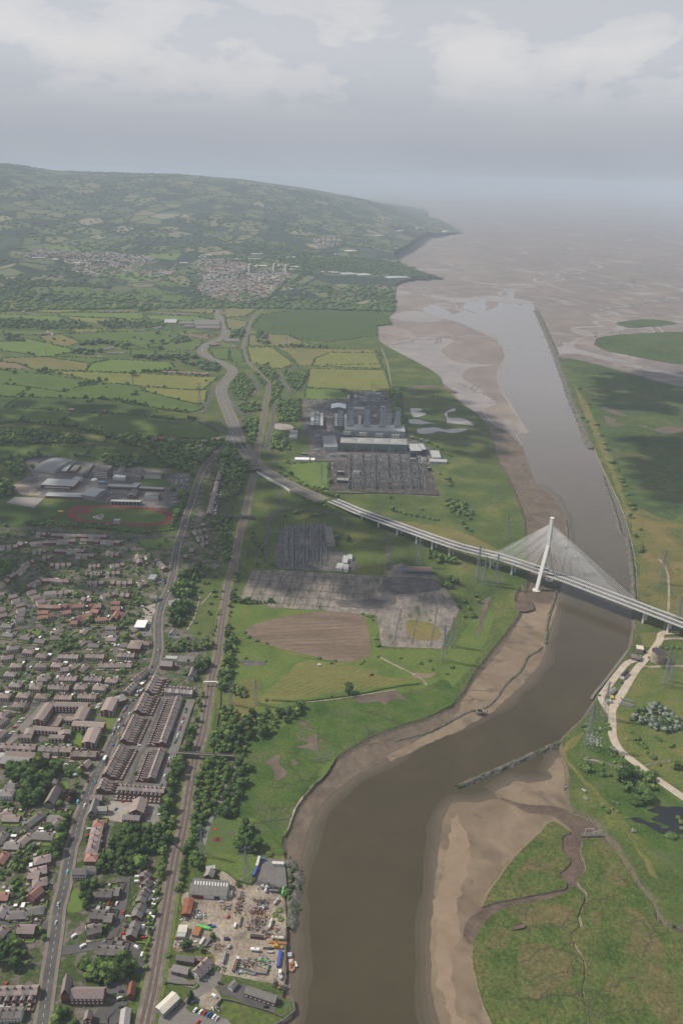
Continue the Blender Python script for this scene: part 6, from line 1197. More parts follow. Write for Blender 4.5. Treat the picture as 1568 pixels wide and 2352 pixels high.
for args in(('garage_block','garages','row of garages inside the court of flats',fQ((570,560),(640,565),(690,475),(640,465)),2.6,'flat','brown','brown'),('brick_hall','hall','long brown-roofed brick hall behind the church trees',fQ((75,835),(60,890),(550,915),(560,858)),7.5,'gable','brick','brown',4,[(1,9,1,1.6,2.4)]),('brick_hall','hall','grey-roofed red brick hall at the left edge by the church trees',fQ((45,885),(10,965),(325,995),(345,905)),7,'gable','brick','grey',4.5,[(1,6,1,1.6,2.6)]),('flat_roofed_store','store','white flat-roofed building at the left edge',fQ((-60,850),(-60,900),(30,910),(70,850)),5,'flat','white',M_pale),('old_school','school','long stone schoolhouse beside the main road, upper part',fQ((1000,1320),(990,1370),(1130,1375),(1140,1320)),6,'gable','stone','pink',3.5,[(1,4,1,1.5,2)]),('old_school','school','steep-gabled stone schoolhouse facing the main road',fQ((975,1520),(1055,1530),(1100,1385),(1020,1378)),7,'gable','stone','slate',4.5,[(0,2,1,1.6,2.6)]),('old_school','school','low stone wing of the schoolhouse by the car park',fQ((1060,1440),(1060,1495),(1185,1490),(1190,1440)),5.5,'gable','stone','grey',3,[(1,4,1,1.6,2,M_frame)]),('public_house','pub','large red brick inn with brown roof beside the pale car park',fR((400,1580),(570,1600),(600,1455),(465,1440)),7.5,'gable','brick','brown',4,[(0,3,2,1.4,1.7,M_frame),(1,4,2,1.4,1.7,M_frame)]),('public_house','pub','smaller slate-roofed brick wing in front of the inn',fR((350,1610),(330,1660),(525,1680),(530,1620)),6.5,'gable','brick','slate',3,[(1,5,2,1.3,1.6,M_frame)]),('corner_pavilion','pavilion','hip-roofed corner building at the end of the shop row',fQ((1262,240),(1300,285),(1400,270),(1365,200)),6,'hip','brick','grey',3.5,[(0,3,2,1.3,1.5),(1,4,2,1.3,1.5)]),('white_inn','pub','white inn with a dark roof on the right of the main road',fN((705,318),(695,372),(825,375),(828,318)),6.3,'gable','white','dark',2.8,[(1,5,2,1.4,1.6)]),('white_inn','pub','grey-roofed annex beside the white inn',fN((835,292),(830,340),(925,342),(930,292)),4,'gable','white','slate',2.4),('brick_church','church','steep plum-roofed brick gable near the bottom of the main road',fN((585,1525),(668,1530),(695,1370),(610,1366)),9,'gable','brick','pink',6),('parish_hall','hall','wide plum-roofed brick hall near the bottom of the main road',fN((690,1450),(690,1560),(1005,1565),(1005,1450)),7,'gable','brick','pink',4,[(1,8,2,1.6,1.5,M_frame)]),('red_shed','shed','narrow red-roofed shed beside the railway trees',fN((1215,1530),(1290,1540),(1302,1420),(1245,1410)),4.5,'gable','brick',M_rust,3),('grey_hall','hall','long grey-roofed hall at the bottom edge left of the railway',fN((1140,1840),(1235,1850),(1255,1670),(1165,1660)),4.5,'gable','cream','grey',2.5),('brick_house','house','brick house end-on at the bottom edge',fN((800,1765),(880,1775),(890,1690),(820,1690)),6,'gable','brick','brown',3,[(0,2,2,1.3,1.4,M_frame)]),('flat_roofed_store','store','grey flat-roofed store on the bend opposite the car park',fD((1180,577),(1158,630),(1235,606),(1252,574)),5,'flat','cream',M_greysheet),('flat_roofed_store','store','white flat-roofed showroom beside the used car lot',fD((1032,405),(1025,438),(1072,441),(1078,408)),5,'flat','white',M_pale),('white_house','house','white-walled grey-roofed villa left of the bend',fD((1040,545),(1038,568),(1082,572),(1088,546)),6,'gable','white','slate',3,[(1,3,2,1.2,1.4)]),('white_house','house','tall white gabled house among trees near the footbridge',fD((1295,1110),(1335,1115),(1355,1050),(1320,1045)),6,'gable','white','slate',4,[(0,2,2,1.2,1.4)]),('park_cottage','house','grey and white cottage at the bottom of the park',fD((1165,815),(1195,830),(1215,800),(1185,785)),5,'gable','white','slate',3.5,[(0,2,2,1.1,1.3)]),('park_cottage','house','low wing of the park cottage',fD((1195,830),(1195,845),(1242,848),(1242,828)),3,'gable','white','slate',2),('workshop','workshop','long white workshop beside the railway below the park',fD((1145,966),(1138,985),(1220,990),(1226,970)),4,'flat','white',M_pale),('workshop','workshop','grey-roofed workshop between the white one and the railway',fD((1230,963),(1222,1008),(1340,1010),(1340,967)),4.5,'flat','cream',M_asb),('chapel','chapel','slate-roofed chapel where the shop row begins',fD((1115,1000),(1110,1035),(1190,1040),(1198,1005)),6,'gable','brick','slate',4),('chapel','chapel','square slate-roofed hall at the forecourt',fD((892,858),(890,915),(970,918),(985,862)),7,'hip','brick','brown',3.5)):
 drop(bld(*args))
o=empty('petrol_canopy',P(325,1441));tag(o,'big white petrol station canopy left of the main road bend','canopy')
b=MB();b.box((0,0,5.2),(15,20,1.0));b.build('roof',M_white,o)
for x,y in((-4,-6),(4,-6),(-4,6),(4,6)):b=MB();b.box((x,y,0),(.4,.4,5.2));b.build('post',M_steel,o);b=MB();b.box((x+.9,y,0),(.6,1.0,1.9));b.build('fuel_pump',M_redwall,o)
c=bld('stone_church','church','stone church with a slate roof and small tower among dark trees',fQ((485,1405),(600,1425),(680,1262),(585,1240)),6,'gable','stone','brown',5.5,[(1,5,1,1.0,2.4),(3,5,1,1.0,2.4)])
L_,W,h=drop(c)
b=MB();b.box((L_/2+2.8,W*.2,0),(5.0,5.0,13));b.build('tower',WALLM['stone'],c);b=MB();b.hip((L_/2+2.8,W*.2,13),(5.0,5.0),4.5);b.build('tower_roof',ROOFM['slate'],c)
b=MB();b.box((-L_*.2,-W/2-2,0),(4,4,3));b.gable((-L_*.2,-W/2-2,3),(4.2,4),2.2,1,rz=math.pi/2);b.build('porch',[WALLM['stone'],ROOFM['slate']],c)
CG='college buildings by the running track'
def sc(name,label,q,h,roof='flat',wall='cream',rm=M_pale,rise=2.5,win=(),cat='building'):return drop(bld(name,cat,label,fY(*q),h,roof,wall,rm,rise,win,CG))
o=bld('sports_hall','sports hall','large sports hall with a pale arched roof at the college',fY((318,228),(400,118),(560,150),(468,240)),6,'arch',M_bluegrey,M_greysheet,4.5,(),CG);o.children[1].data.materials[0]=plain('pale_grey_arched_roof',(0.40,0.42,0.40),.6);drop(o)
sc('workshop','low grey annex joined to the arched sports hall',((482,236),(522,242),(560,192),(530,182)),4.5,'flat','brown',M_pale)
sc('workshop','narrow grey shed right of the sports hall',((545,240),(592,246),(632,196),(592,190)),4.5,'gable','brown',M_asb,1.6);sc('workshop','narrow dark shed beside the college lane',((655,260),(682,265),(745,182),(722,180)),4,'gable','brown',M_asb,1.4)
sc('college_block','broad white-roofed workshop with a red base, middle of the college',((358,298),(342,345),(600,362),(612,306)),7,'flat',WALLM['brick'],M_pale,2,[(1,1,1,52,2.0,M_frame)])
sc('college_block','small white block behind the white-roofed workshop',((584,280),(580,304),(632,310),(640,286)),6.5,'flat','white',M_pale);sc('college_block','long low pale shed in front of the track',((378,402),(368,432),(662,444),(670,412)),5,'gable','brown',M_pale,1.2)
sc('college_block','tall pale-roofed hall joined to the long low shed',((700,366),(664,424),(776,446),(812,374)),9,'gable',M_greysheet,M_pale,2)
sc('tower_block','four-storey brick slab at the college with window bands',((790,190),(745,236),(878,243),(852,194)),16,'flat','brown',M_asb,2,[(0,4,4,4.4,1.6,M_frame),(1,9,4,4.0,1.6,M_frame)])
sc('college_block','white curved-roof building right of the four-storey slab',((888,264),(905,288),(970,288),(1012,270)),7,'flat','white',M_white)
sc('college_block','long two-storey teaching block behind the curved-roof building',((905,240),(898,258),(1118,290),(1125,266)),7.5,'gable','brown','dark',2,[(1,14,2,2,1.4,M_frame)]);sc('college_block','dark-roofed wing running back from the teaching block',((930,245),(975,247),(990,206),(945,204)),7,'gable','brown','dark',2.4);sc('college_block','second dark-roofed wing running back',((1080,262),(1118,266),(1125,216),(1092,212)),7,'gable','brown','dark',2.4)
sc('college_block','long brick teaching block facing the lawn',((1122,248),(1118,266),(1266,270),(1276,252)),8.5,'flat','cream',M_asb,2,[(1,16,3,2.0,1.3,M_frame)]);sc('college_block','dark gabled end of the lawn block',((1276,262),(1312,265),(1322,226),(1284,226)),8.5,'gable','brown','dark',2.4)
sc('college_block','pale-roofed low block in the middle of the college',((862,338),(855,358),(1036,366),(1046,346)),6,'flat','brown',M_pale,2,[(1,12,1,3,1.4)]);sc('college_block','square pale-roofed block joined to the low block',((1052,330),(1036,364),(1085,369),(1100,332)),7,'flat','brown',M_pale)
sc('college_block','narrow pale-roofed link near the college car park',((1100,358),(1096,372),(1290,382),(1294,368)),5.5,'flat','brown',M_pale,2,[(1,10,1,3,1.4)])
sc('college_block','three-storey block with white bands near the car park',((1146,405),(1140,432),(1248,436),(1266,406)),10,'flat','brown',M_asb,2,[(1,1,4,27,1.3,M_white)]);sc('college_block','dark gabled hall behind the grandstand',((1000,430),(1070,438),(1090,390),(1042,384)),6,'gable','brown','dark',3);sc('pavilion','small pale box pavilion beside the running track',((900,613),(898,627),(945,629),(947,615)),7,'flat','cream',M_pale)
o=empty('grandstand',P(*fY((995,500))[0]));tag(o,'long covered grandstand beside the running track','grandstand',CG)
b=MB();b.box((0,0,7.2),(58,9,.5));b.build('roof',M_pale,o);b=MB()
for i in range(5):b.box((0,-3+i*1.5,0),(56,1.5,1.0+i*.9))
b.build('seating',M_dkwall,o);b=MB();b.box((0,4.6,0),(58,.4,7.2));b.build('back_wall',M_greysheet,o)
for i in range(9):b=MB();b.box((-28+i*7,-3.9,0),(.4,.4,7.2));b.build('post',M_white,o)
b=MB();b.box((0,0,0),(9,6,.9));b.box((0,0,.9),(8.6,5.6,.1));o=b.build('landing_mat',plain('yellow_vinyl',(0.62,0.38,0.03),.6));o.location=P(*fY((480,555))[0]);tag(o,'yellow high jump mat left of the track','mat')
o=empty('blue_scaffold',P(*fY((805,338))[0]));tag(o,'blue sheeted frame in the college yard','scaffold')
b=MB();b.box((0,0,0),(14,9,5));b.build('sheeting',plain('faded_blue_sheet',(0.10,0.18,0.30),.7),o);b=MB()
for x in(-7.2,0,7.2):
 for y in(-4.7,4.7):b.bar((x,y,0),(x,y,7),.12)
b.build('frame',M_steel,o)
b=MB();b.ball((0,0,0),7,0,2,.55);b.box((4,-5,0),(5,3,3));o=b.build('white_dome',M_white);o.location=P(*fY((745,308))[0]);tag(o,'small white domed store below the four-storey slab','dome')
PG='power station buildings'
def ps(name,label,q,h,roof='flat',wall=M_green,rm=M_pale,rise=2.5,win=(),cat='building'):return bld(name,cat,label,fX(*q),h,roof,wall,rm,rise,win,PG)
M_psw=plain('pale_grey_cladding',(0.34,0.36,0.375),.6);M_stack=plain('stack_cladding',(0.30,0.33,0.36),.6);M_panel=plain('roof_panel_grey',(0.30,0.295,0.28),.6)
th=ps('turbine_hall','long green turbine hall with four pale pyramid roof panels',((418,495),(416,556),(1088,576),(1080,516)),20,'flat',M_green,M_greysheet);L_,W,h=drop(th)
for i in range(4):
 b=MB();b.hip((-L_/2+(i+.5)*L_/4,-1,h+.3),(L_/4-2,W*.8),4.2,0,inset=L_/8-1.2,ov=0);b.build('roof_panel',M_panel,th)
 b=MB();b.box((-L_/2+(i+.5)*L_/4,-W/2-2.4,0),(L_/4*.55,4.6,9));b.build('transformer_bay',M_dkwall,th)
 b=MB();b.box((-L_/2+(i+.98)*L_/4-2,-W/2-.1,0),(6,.5,17));b.build('service_door',M_bluegrey,th)
hb=ps('boiler_house','long pale boiler house below four tall stacks',((462,366),(456,424),(1068,444),(1052,384)),15,'flat',M_psw,M_pale);L_,W,h=drop(hb)
for i,(x,y,tp)in enumerate(((518,385,196),(680,388,186),(836,392,192),(988,392,204))):
 p=P(*fX((x,y))[0],15);lo,hi=20.0,160.0
 ty=fX((x,tp))[0][1]
 for _ in range(40):
  z=(lo+hi)/2;v=Vector((p.x,p.y,z-H));dd=v.y*_ct-v.z*_st;vv=(v.y*_st+v.z*_ct)/dd;uu=v.x/dd
  if CY-FOC*(-uu*_sr+vv*_cr)>ty:lo=z
  else:hi=z
 z=min(z,95)
 o=empty('chimney_stack',(p.x,p.y,15),math.atan2(*(P(*fX((1068,444))[0],15)-P(*fX((456,424))[0],15)).yx));tag(o,'tall square grey stack, %s from the left of the power station row'%ordi(i+1),'stack','stacks of the power station')
 b=MB();b.box((0,0,0),(19,13,14),taper=.72);b.build('base',M_stack,o);b=MB();b.box((0,0,14),(12.6,9.2,z-15-14-7));b.build('shaft',M_stack,o);b=MB();b.box((0,0,z-22),(9,7.4,7));b.build('flue_top',M_dkwall if 0 else M_bluegrey,o)
 for s in(-1,1):b=MB();b.box((s*3,-6.6,2),(2.4,.6,2.4));b.build('inlet',M_rust,o)
 p2=P(*fX(((485,445),(645,455),(808,465),(968,476))[i])[0],12)
 o=empty('intake_house',(p2.x,p2.y,0),o.rotation_euler[2]);tag(o,'cream intake box with blue ducts, %s from the left below the stacks'%ordi(i+1),'intake','intakes of the turbine hall')
 b=MB();b.box((0,0,5),(19,8,8));b.build('hood',M_creamroof,o)
 b=MB();b.box((0,0,0),(17,7,5));b.build('frame',M_dkwall,o)
 for s in(-1,1):b=MB();b.bar((s*13,-2,4),(s*13,4,7),3.4,0,10);b.build('duct',M_bluegrey,o)
for x0,x1,y0,y1,rib,nm in((118,152,250,376,0,'leftmost long pale cooling hall'),(158,206,245,378,1,'ribbed cooler bank right of the leftmost cooling hall'),(212,242,256,380,0,'second long pale cooling hall'),(357,388,262,386,0,'third long pale cooling hall, right of the green court'),(393,442,232,388,1,'ribbed cooler bank below the white gabled shed'),(452,480,268,396,0,'fourth long pale cooling hall, beside the first stack'),(593,622,278,380,0,'short pale hall between first and second stack'),(866,930,260,382,1,'ribbed cooler bank between third and fourth stack')):
 o=ps('cooling_hall',nm,((x0,y1),(x1,y1+2),(x1+2,y0+1),(x0+4,y0)),10,'flat',M_green,M_pale if not rib else M_dkwall,cat='cooling hall');L_,W,h=drop(o)
 if rib:
  for i in range(9):b=MB();b.box((-L_/2+(i+.5)*L_/9,0,10.6),(L_/22,W*.96,1.0));b.build('fan_deck',M_psw,o)
drop(ps('storage_shed','white gabled shed at the power station car park',((322,208),(472,211),(470,168),(326,163)),8,'gable',M_green,M_white,4));drop(ps('control_building','flat grey-roofed office left of the turbine hall',((245,482),(243,596),(380,597),(378,482)),10,'flat',M_psw,M_greysheet,2,[(0,6,2,5,1.4)]))
drop(ps('water_treatment_house','square dark building right of the turbine hall',((1108,566),(1100,634),(1216,637),(1212,562)),15,'flat',M_dkwall,M_pale));drop(ps('water_treatment_house','lower pale-roofed block behind the square dark building',((1214,562),(1218,622),(1264,622),(1252,562)),12,'flat',M_dkwall,M_pale));drop(ps('warehouse','pale flat shed in the scrub right of the power station',((1315,630),(1340,702),(1425,703),(1400,632)),6,'flat',M_psw,M_pale));drop(ps('warehouse','long low shed in front of the scrub shed',((1310,712),(1308,740),(1482,746),(1478,719)),5,'gable',M_psw,M_pale,2))
drop(ps('gatehouse','long white hut on the lane left of the substation',((-40,700),(-40,722),(105,725),(105,702)),4,'flat','white',M_white));drop(ps('gatehouse','short white hut beside the long one',((120,706),(118,726),(160,727),(160,707)),4,'flat','white',M_white))
for q,lb in((((430,514),(430,527),(482,528),(482,514)),'small white hut on the lane, upper of two'),(((428,540),(426,562),(478,564),(480,541)),'small grey hut on the lane, lower of two')):drop(bld('site_hut','hut',lb,fB(*q),4,'flat','white',M_pale))
drop(bld('control_house','building','narrow control building beside the old switchyard',fE((682,190),(745,186),(712,76),(672,74)),8,'flat','cream',M_asb,2,[(0,4,2,3,1.4)]))
for q,lb in((((755,326),(745,364),(795,370),(797,330)),'cluster of white huts by the old switchyard, left one'),(((792,275),(792,325),(828,328),(828,276)),'white hut by the old switchyard, upper one'),(((798,334),(797,374),(832,375),(832,336)),'white hut by the old switchyard, lower right one'),(((828,268),(828,300),(857,300),(857,268)),'small grey hut at the switchyard corner')):drop(bld('site_hut','hut',lb,fE(*q),4.5,'flat','white',M_pale))
drop(bld('derelict_shed','shed','long blue-grey shed with a rusty roof near the viaduct',fE((1240,350),(1236,376),(1404,382),(1408,353)),8,'gable',M_bluegrey,plain('faded_rust',(0.19,0.125,0.10),.8),2.2,[(1,12,1,2.4,3.0,M_dkwall)]));drop(bld('derelict_shed','shed','bright blue lean-to at the end of the rusty shed',fE((1198,360),(1195,378),(1234,380),(1236,362)),6,'flat',M_bluegrey,plain('faded_blue',(0.10,0.17,0.27),.7)))
PL=[(570,105,9,8,M_creamroof,'cyl'),(640,120,20,8,M_pale,'box'),(660,165,18,9,M_green,'box'),(740,175,16,14,M_bluegrey,'box'),(800,140,12,10,M_psw,'box'),(835,150,12,20,M_bluegrey,'box'),(565,165,10,8,M_psw,'box'),(600,225,30,6,M_psw,'box'),(760,230,10,12,M_steel,'box'),(700,255,8,7,M_creamroof,'cyl'),(765,290,10,5,M_white,'box'),(720,60,30,3,M_pale,'box'),(800,65,14,4,M_white,'box'),(680,75,12,4,M_creamroof,'box'),(860,120,9,7,M_dkwall,'cyl'),(500,110,5,9,M_white,'cyl'),(300,440,8,5,M_white,'box'),(190,490,14,4,M_psw,'box'),(180,640,9,5,M_pale,'box'),(60,675,12,4,M_dkwall,'box'),(330,690,10,5,M_psw,'box'),(440,690,12,6,M_bluegrey,'box'),(1140,740,12,7,M_steel,'box'),(1250,735,10,8,M_white,'box'),(1210,715,9,6,M_psw,'box'),(420,870,14,7,M_dkwall,'box'),(440,945,24,6,M_dkwall,'box'),(335,770,6,4,M_white,'box'),(335,820,5,4,M_white,'box'),(362,885,6,3,M_white,'box'),(575,865,14,6,M_white,'box'),(1310,835,8,8,M_dkwall,'box'),(1230,525,6,4,M_white,'box'),(1280,540,6,4,M_white,'box')]
for x,y,s,h,m,k_ in PL:
 p=P(*fX((x,y))[0]);nm='storage_tank' if k_=='cyl' else 'plant_building';o=empty(nm,p,rnd.uniform(-.1,.1));tag(o,None,'tank' if k_=='cyl' else 'building','small plant buildings of the power station')
 later(o,{M_white:'white',M_pale:'pale',M_green:'green',M_bluegrey:'blue-grey',M_psw:'grey',M_steel:'steel',M_creamroof:'cream',M_dkwall:'dark'}[m]+(' round tank' if k_=='cyl' else ' plant building'))
 b=MB()
 if k_=='cyl':b.bar((0,0,0),(0,0,h),s/2,0,14)
 else:b.box((0,0,0),(s,s*.6,h))
 b.build('wall',m,o);b=MB()
 if k_=='cyl':b.bar((0,0,h),(0,0,h+1),s/2+.1,0,14,.6)
 else:b.box((0,0,h),(s+.4,s*.6+.4,.3));b.box((s*.2,0,h+.3),(2,2,1.2))
 b.build('roof',m if k_=='cyl' else M_greysheet,o)
b=MB();p=P(*fX((722,150))[0]);b.bar(p,p+Vector((0,0,60)),.9,0,8,.5);tag(b.build('thin_mast',M_steel),'thin steel mast behind the power station stacks','mast')
def gantry_mesh():
 def f():
  b=MB()
  for s in(-1,1):b.bar((s*9,-1.4,0),(s*9,0,13),.28);b.bar((s*9,1.4,0),(s*9,0,13),.28);b.bar((s*9,0,13),(s*9,0,17),.18)
  b.bar((-9,0,12.6),(9,0,12.6),.4)
  for x in(-5,0,5):b.bar((x,0,12.4),(x,0,9.6),.16)
  return b.mesh('switchyard_gantry',M_steel)
 return cached('gantry',f)
gi=0
for cx0,cx1 in((515,640),(655,765),(785,890),(905,1010),(1020,1110),(1120,1190)):
 for k_ in range(7):
  y=700+k_*48+(k_>0)*8;sk=(y-740)*.14*((cx0+cx1)/2-700)/500
  p=P(*fX(((cx0+cx1)/2+sk,y))[0]);o=link('switchyard_gantry',gantry_mesh());o.location=p;o.rotation_euler=(0,0,.02);o.scale=((cx1-cx0)*.22917*.95/18,1,1.0)
  tag(o,'steel gantry in column %s from the left, row %s from the turbine hall'%(ordi(['515','655','785','905','1020','1120'].index(str(cx0))+1),ordi(k_+1)),'gantry','gantries of the big switchyard')
b=MB();q=random.Random(3)
for _ in range(1500):
 x,y=q.uniform(500,1240),q.uniform(690,1010);x+=(y-740)*.14*(x-700)/500
 x=round(x/14)*14+q.uniform(-2,2);p=P(*fX((x,y))[0]);hh=q.uniform(2.5,7);s=q.uniform(.35,.9)
 b.box((p.x,p.y,0),(s,s,hh),0 if q.random()<.55 else 1)
 if q.random()<.3:b.bar((p.x,p.y,hh),(p.x,p.y+q.uniform(8,22),hh),.2,0)
for cx in(520,645,775,900,1015,1112,1185):
 for k_ in range(26):
  y=690+k_*13;x=cx+(y-740)*.14*(cx-700)/500;p=P(*fX((x,y))[0]);b.box((p.x,p.y,0),(3.6,3.2,q.uniform(3,6)),2)
o=b.build('switchgear',[M_steel,M_bconc,M_dkwall]);o['kind']='stuff';tag(o,'dense rows of dark switchgear posts in the big substation','switchgear')
b=MB()
for _ in range(700):
 x=q.choice([395,410,430,445,470,490,505,520,545,570,585,600,615,640,660,675])+q.uniform(-2,2);y=q.uniform(90,355);p=P(*fE((x,y))[0]);hh=q.uniform(2,6)
 b.box((p.x,p.y,0),(.5,.5,hh),0 if q.random()<.6 else 1)
 if q.random()<.5:b.bar((p.x,p.y,hh),(p.x,p.y+q.uniform(10,30),hh),.22,0)
o=b.build('switchgear',[M_steel,M_bconc]);o['kind']='stuff';tag(o,'thin lines of old switchgear on the disused substation','switchgear')
for i,(x,y,tp)in enumerate(((567,408,326),(836,402,310),(966,418,336))):
 p=PH(*fL((x,y))[0]);o=empty('tower_block',p,R(28));tag(o,'pale high-rise tower block in the far town, %s of three from the left'%ordi(i+1),'tower block','tower blocks of the far town')
 hh=44.0;b=MB();b.box((0,0,-2),(22,24,hh+2));b.build('wall',WALLM['cream'],o);b=MB();b.box((0,0,hh),(8,8,4));b.build('lift_house',M_white,o)
 for e in(-7,0,7):
  b=MB();b.box((-11.1,e,2),(.4,3,hh-4));b.build('window_strip',M_white if e else M_glass,o);b=MB();b.box((e,-12.1,2),(3,.4,hh-4));b.build('window_strip',M_glass,o)
fT=frame(784,326.7,.5)
SH=[(fL,0,275,215,290),(fL,255,268,435,282),(fL,550,265,680,277),(fL,605,340,745,356),(fL,580,206,700,222),(fL,880,240,1170,262),(fL,1000,352,1105,368),(fL,1000,384,1075,395),(fL,870,343,930,355),(fL,1355,408,1450,420),(fL,1450,408,1530,430),(fL,25,228,150,238),(fL,1490,213,1540,222),(fL,1400,258,1460,270),(fL,0,245,80,258),(fL,780,486,832,494),(fL,920,430,965,440),(fL,1000,605,1035,614),(fV,225,58,315,68),(fV,368,70,405,80),(fV,500,88,570,104),(fV,1240,95,1300,105),(fT,0,600,60,612),(fT,70,603,128,616),(fT,200,615,300,627),(fT,225,400,275,410),(fT,270,390,350,398),(fT,415,405,475,415),(fT,0,490,50,505),(fT,130,425,180,433),(fU,110,172,385,228),(fU,0,228,108,246),(fU,122,236,388,264),(fU,440,380,600,410),(fV,1135,495,1220,520),(fU,-60,190,100,215)]
for f_,x0,y0,x1,y1 in SH:drop(bld('warehouse','warehouse',None,f_((x0,y0),(x0-2,y1),(x1-2,y1),(x1,y0)),7,'flat','cream',M_asb if f_ is fU else rnd.choice([M_pale,M_creamroof,M_creamroof,M_pale]),terrain=True))
gb=MB();GMAT=[FM['b'],FM['g'],M_lot,M_pave,M_brickwall,mat('fence_timber',[(0.14,0.10,0.07),(0.20,0.15,0.11)],1.0,fine=3),M_pale,M_asb,M_white,LEAF['light']]
for i,h in enumerate(HOUSES):
 if h['wing']:continue
 q=random.Random(i*13+1);p,rz=h['p'],h['rz'];L_=h['L']+q.uniform(1,3.5);ca,sa=math.cos(rz),math.sin(rz)
 if p.length>1500:continue
 if p.y>0 and q.random()<.5:rz+=0
 def t(a,b_,z=0):return(p.x+a*ca-b_*sa,p.y+a*sa+b_*ca,z)
 z=.215+i*.0006
 for s,d0,d1 in((1,4.6,q.uniform(11,15)),(-1,4.6,q.uniform(8,10))):
  m=q.choice([0,1,1,0,3,2])if s>0 else q.choice([1,2,3,3,2,0])
  n_=2 if L_>11 else 1
  for k in range(n_):
   x0,x1=-L_/2+L_/n_*k+.15,-L_/2+L_/n_*(k+1)-.15;y0,y1=s*d0,s*d1
   if y0>y1:y0,y1=y1,y0
   gb.quad(t(x0,y0,z),t(x1,y0,z),t(x1,y1,z),t(x0,y1,z),m if k==0 else q.choice([0,1,m,3]))
   fm=q.choice([4,5,5,9]);hh=1.0 if s<0 else 1.7;th=.9 if fm==9 else .25
   xx,yy,_=t(x1+.1,(y0+y1)/2);gb.box((xx,yy,0),(th,y1-y0,hh),fm,rz)
   ye=y1 if s>0 else y0;xx,yy,_=t((x0+x1)/2,ye);gb.box((xx,yy,0),(x1-x0,th,hh),fm,rz)
   if q.random()<.75 and s>0:
    xx,yy,_=t(q.uniform(x0+1.5,x1-1.5),s*(d1-2));w_=q.choice([2.2,2.6,3.0,5.2]);gb.box((xx,yy,0),(w_,q.uniform(2,5.4)if w_>2.5 else 2,2.2),q.choice([4,5,5,8]),rz,top=q.choice([6,7,7,8,3]))
   if q.random()<.35 and s>0:
    xx,yy,_=t(q.uniform(x0+1.5,x1-1.5),s*(d0+1.0));gb.box((xx,yy,0),(3.6,2.8,2.4),8,rz,top=q.choice([6,8,7]))
o=gb.build('garden_plots',GMAT);o['kind']='stuff';tag(o,'patchwork of small lawns, drives, fences and sheds round the houses','gardens')
CARC={'white':(0.70,0.70,0.69),'silver':(0.42,0.43,0.44),'black':(0.022,0.022,0.025),'red':(0.42,0.025,0.025),'blue':(0.04,0.12,0.36),'navy':(0.02,0.035,0.10),'grey':(0.14,0.145,0.15),'green':(0.02,0.085,0.06),'teal':(0.04,0.30,0.29),'yellow':(0.62,0.40,0.04),'light blue':(0.16,0.42,0.58)}
CARM={k:mat('car_paint_'+k.replace(' ','_'),[v,v],1,rough=.3,spec=.5,local=True)for k,v in CARC.items()}
def car_parts(c,van):
 def f():
  b=MB();L_,W,z1=(4.2,1.75,.85)if not van else(5.0,1.95,1.15)
  b.box((0,0,.3),(L_,W,z1-.3));b.box((-.1 if not van else-.4,0,z1),((2.5,W-.16,.55)if not van else(4.0,W-.08,1.0)),0,taper=.80 if not van else .93)
  g_=MB();x=(1.0 if not van else 1.55)
  g_.quad((x+.22,-W*.42,z1+.02),(x+.22,W*.42,z1+.02),(x-.06,W*.34,z1+(.5 if not van else .85)),(x-.06,-W*.34,z1+(.5 if not van else .85)))
  if not van:
   g_.quad((-1.4,W*.42,z1+.02),(-1.4,-W*.42,z1+.02),(-1.14,-W*.34,z1+.5),(-1.14,W*.34,z1+.5))
   for s in(1,-1):g_.quad((-1.1,s*W*.465,z1+.06),(.9,s*W*.465,z1+.06),(.72,s*W*.40,z1+.46),(-.95,s*W*.40,z1+.46))
  w=MB()
  for x in(-1.3,1.3):
   for s in(1,-1):w.bar((x,s*W*.36,.32),(x,s*W*.51,.32),.33,0,8)
  return b.mesh('car_body',CARM[c]),g_.mesh('windows',M_glass),w.mesh('wheels',M_black)
 return cached(('car',c,van),f)
MW=path_pts(main_pts,8)
def heading(p,w):
 i=min(range(1,len(w)-1),key=lambda i:(w[i]-p).length);d=w[i+1]-w[i-1];return math.atan2(d.y,d.x)
NCAR=[0]
def car(q,ang,c,van=False,z=.35,group='cars about the town',full=True,name=None,p=None):
 p=p or P(*q);bm_,gm,wm_=car_parts(c,van);nm=name or('van' if van else 'car')
 o=link(nm,bm_);o.location=(p.x,p.y,p.z+z);o.rotation_euler=(0,0,ang);tag(o,None,'van' if van else 'car',group);later(o,'%s %s'%(c,nm))
 link('windows',gm,o)
 if full:link('wheels',wm_,o)['kind']='stuff'
 return o
def on_road(f,lst,w,z=.45):
 for x,y,c,*v in lst:p=P(*f((x,y))[0]);car(f((x,y))[0],heading(p,w)+(math.pi if rnd.random()<.5 else 0),c,bool(v),z)
on_road(fQ,[(1395,355,'blue'),(1388,380,'red'),(1360,402,'grey'),(1428,425,'white'),(1340,480,'black'),(1318,502,'white',1),(1362,555,'black'),(1272,588,'silver'),(1308,578,'white'),(1258,630,'black'),(1247,656,'silver'),(1308,655,'yellow'),(1325,692,'green'),(1248,775,'blue'),(1178,985,'black'),(1095,925,'navy'),(1053,1185,'teal'),(970,1172,'black'),(918,1297,'navy'),(860,1405,'light blue',1),(937,1437,'white'),(1520,180,'white'),(1470,282,'black'),(1515,125,'red')],MW)
on_road(fN,[(650,355,'light blue'),(560,665,'silver'),(700,40,'black')],MW);on_road(fD,[(1115,645,'light blue'),(1162,525,'white'),(1172,330,'silver'),(1245,118,'black'),(1232,150,'blue'),(1275,75,'white'),(1115,580,'navy'),(1050,1045,'black'),(1090,930,'silver')],MW)
SW=path_pts(fR((1060,345),(1020,520),(940,760),(850,1000),(800,1150),(740,1340)),8)
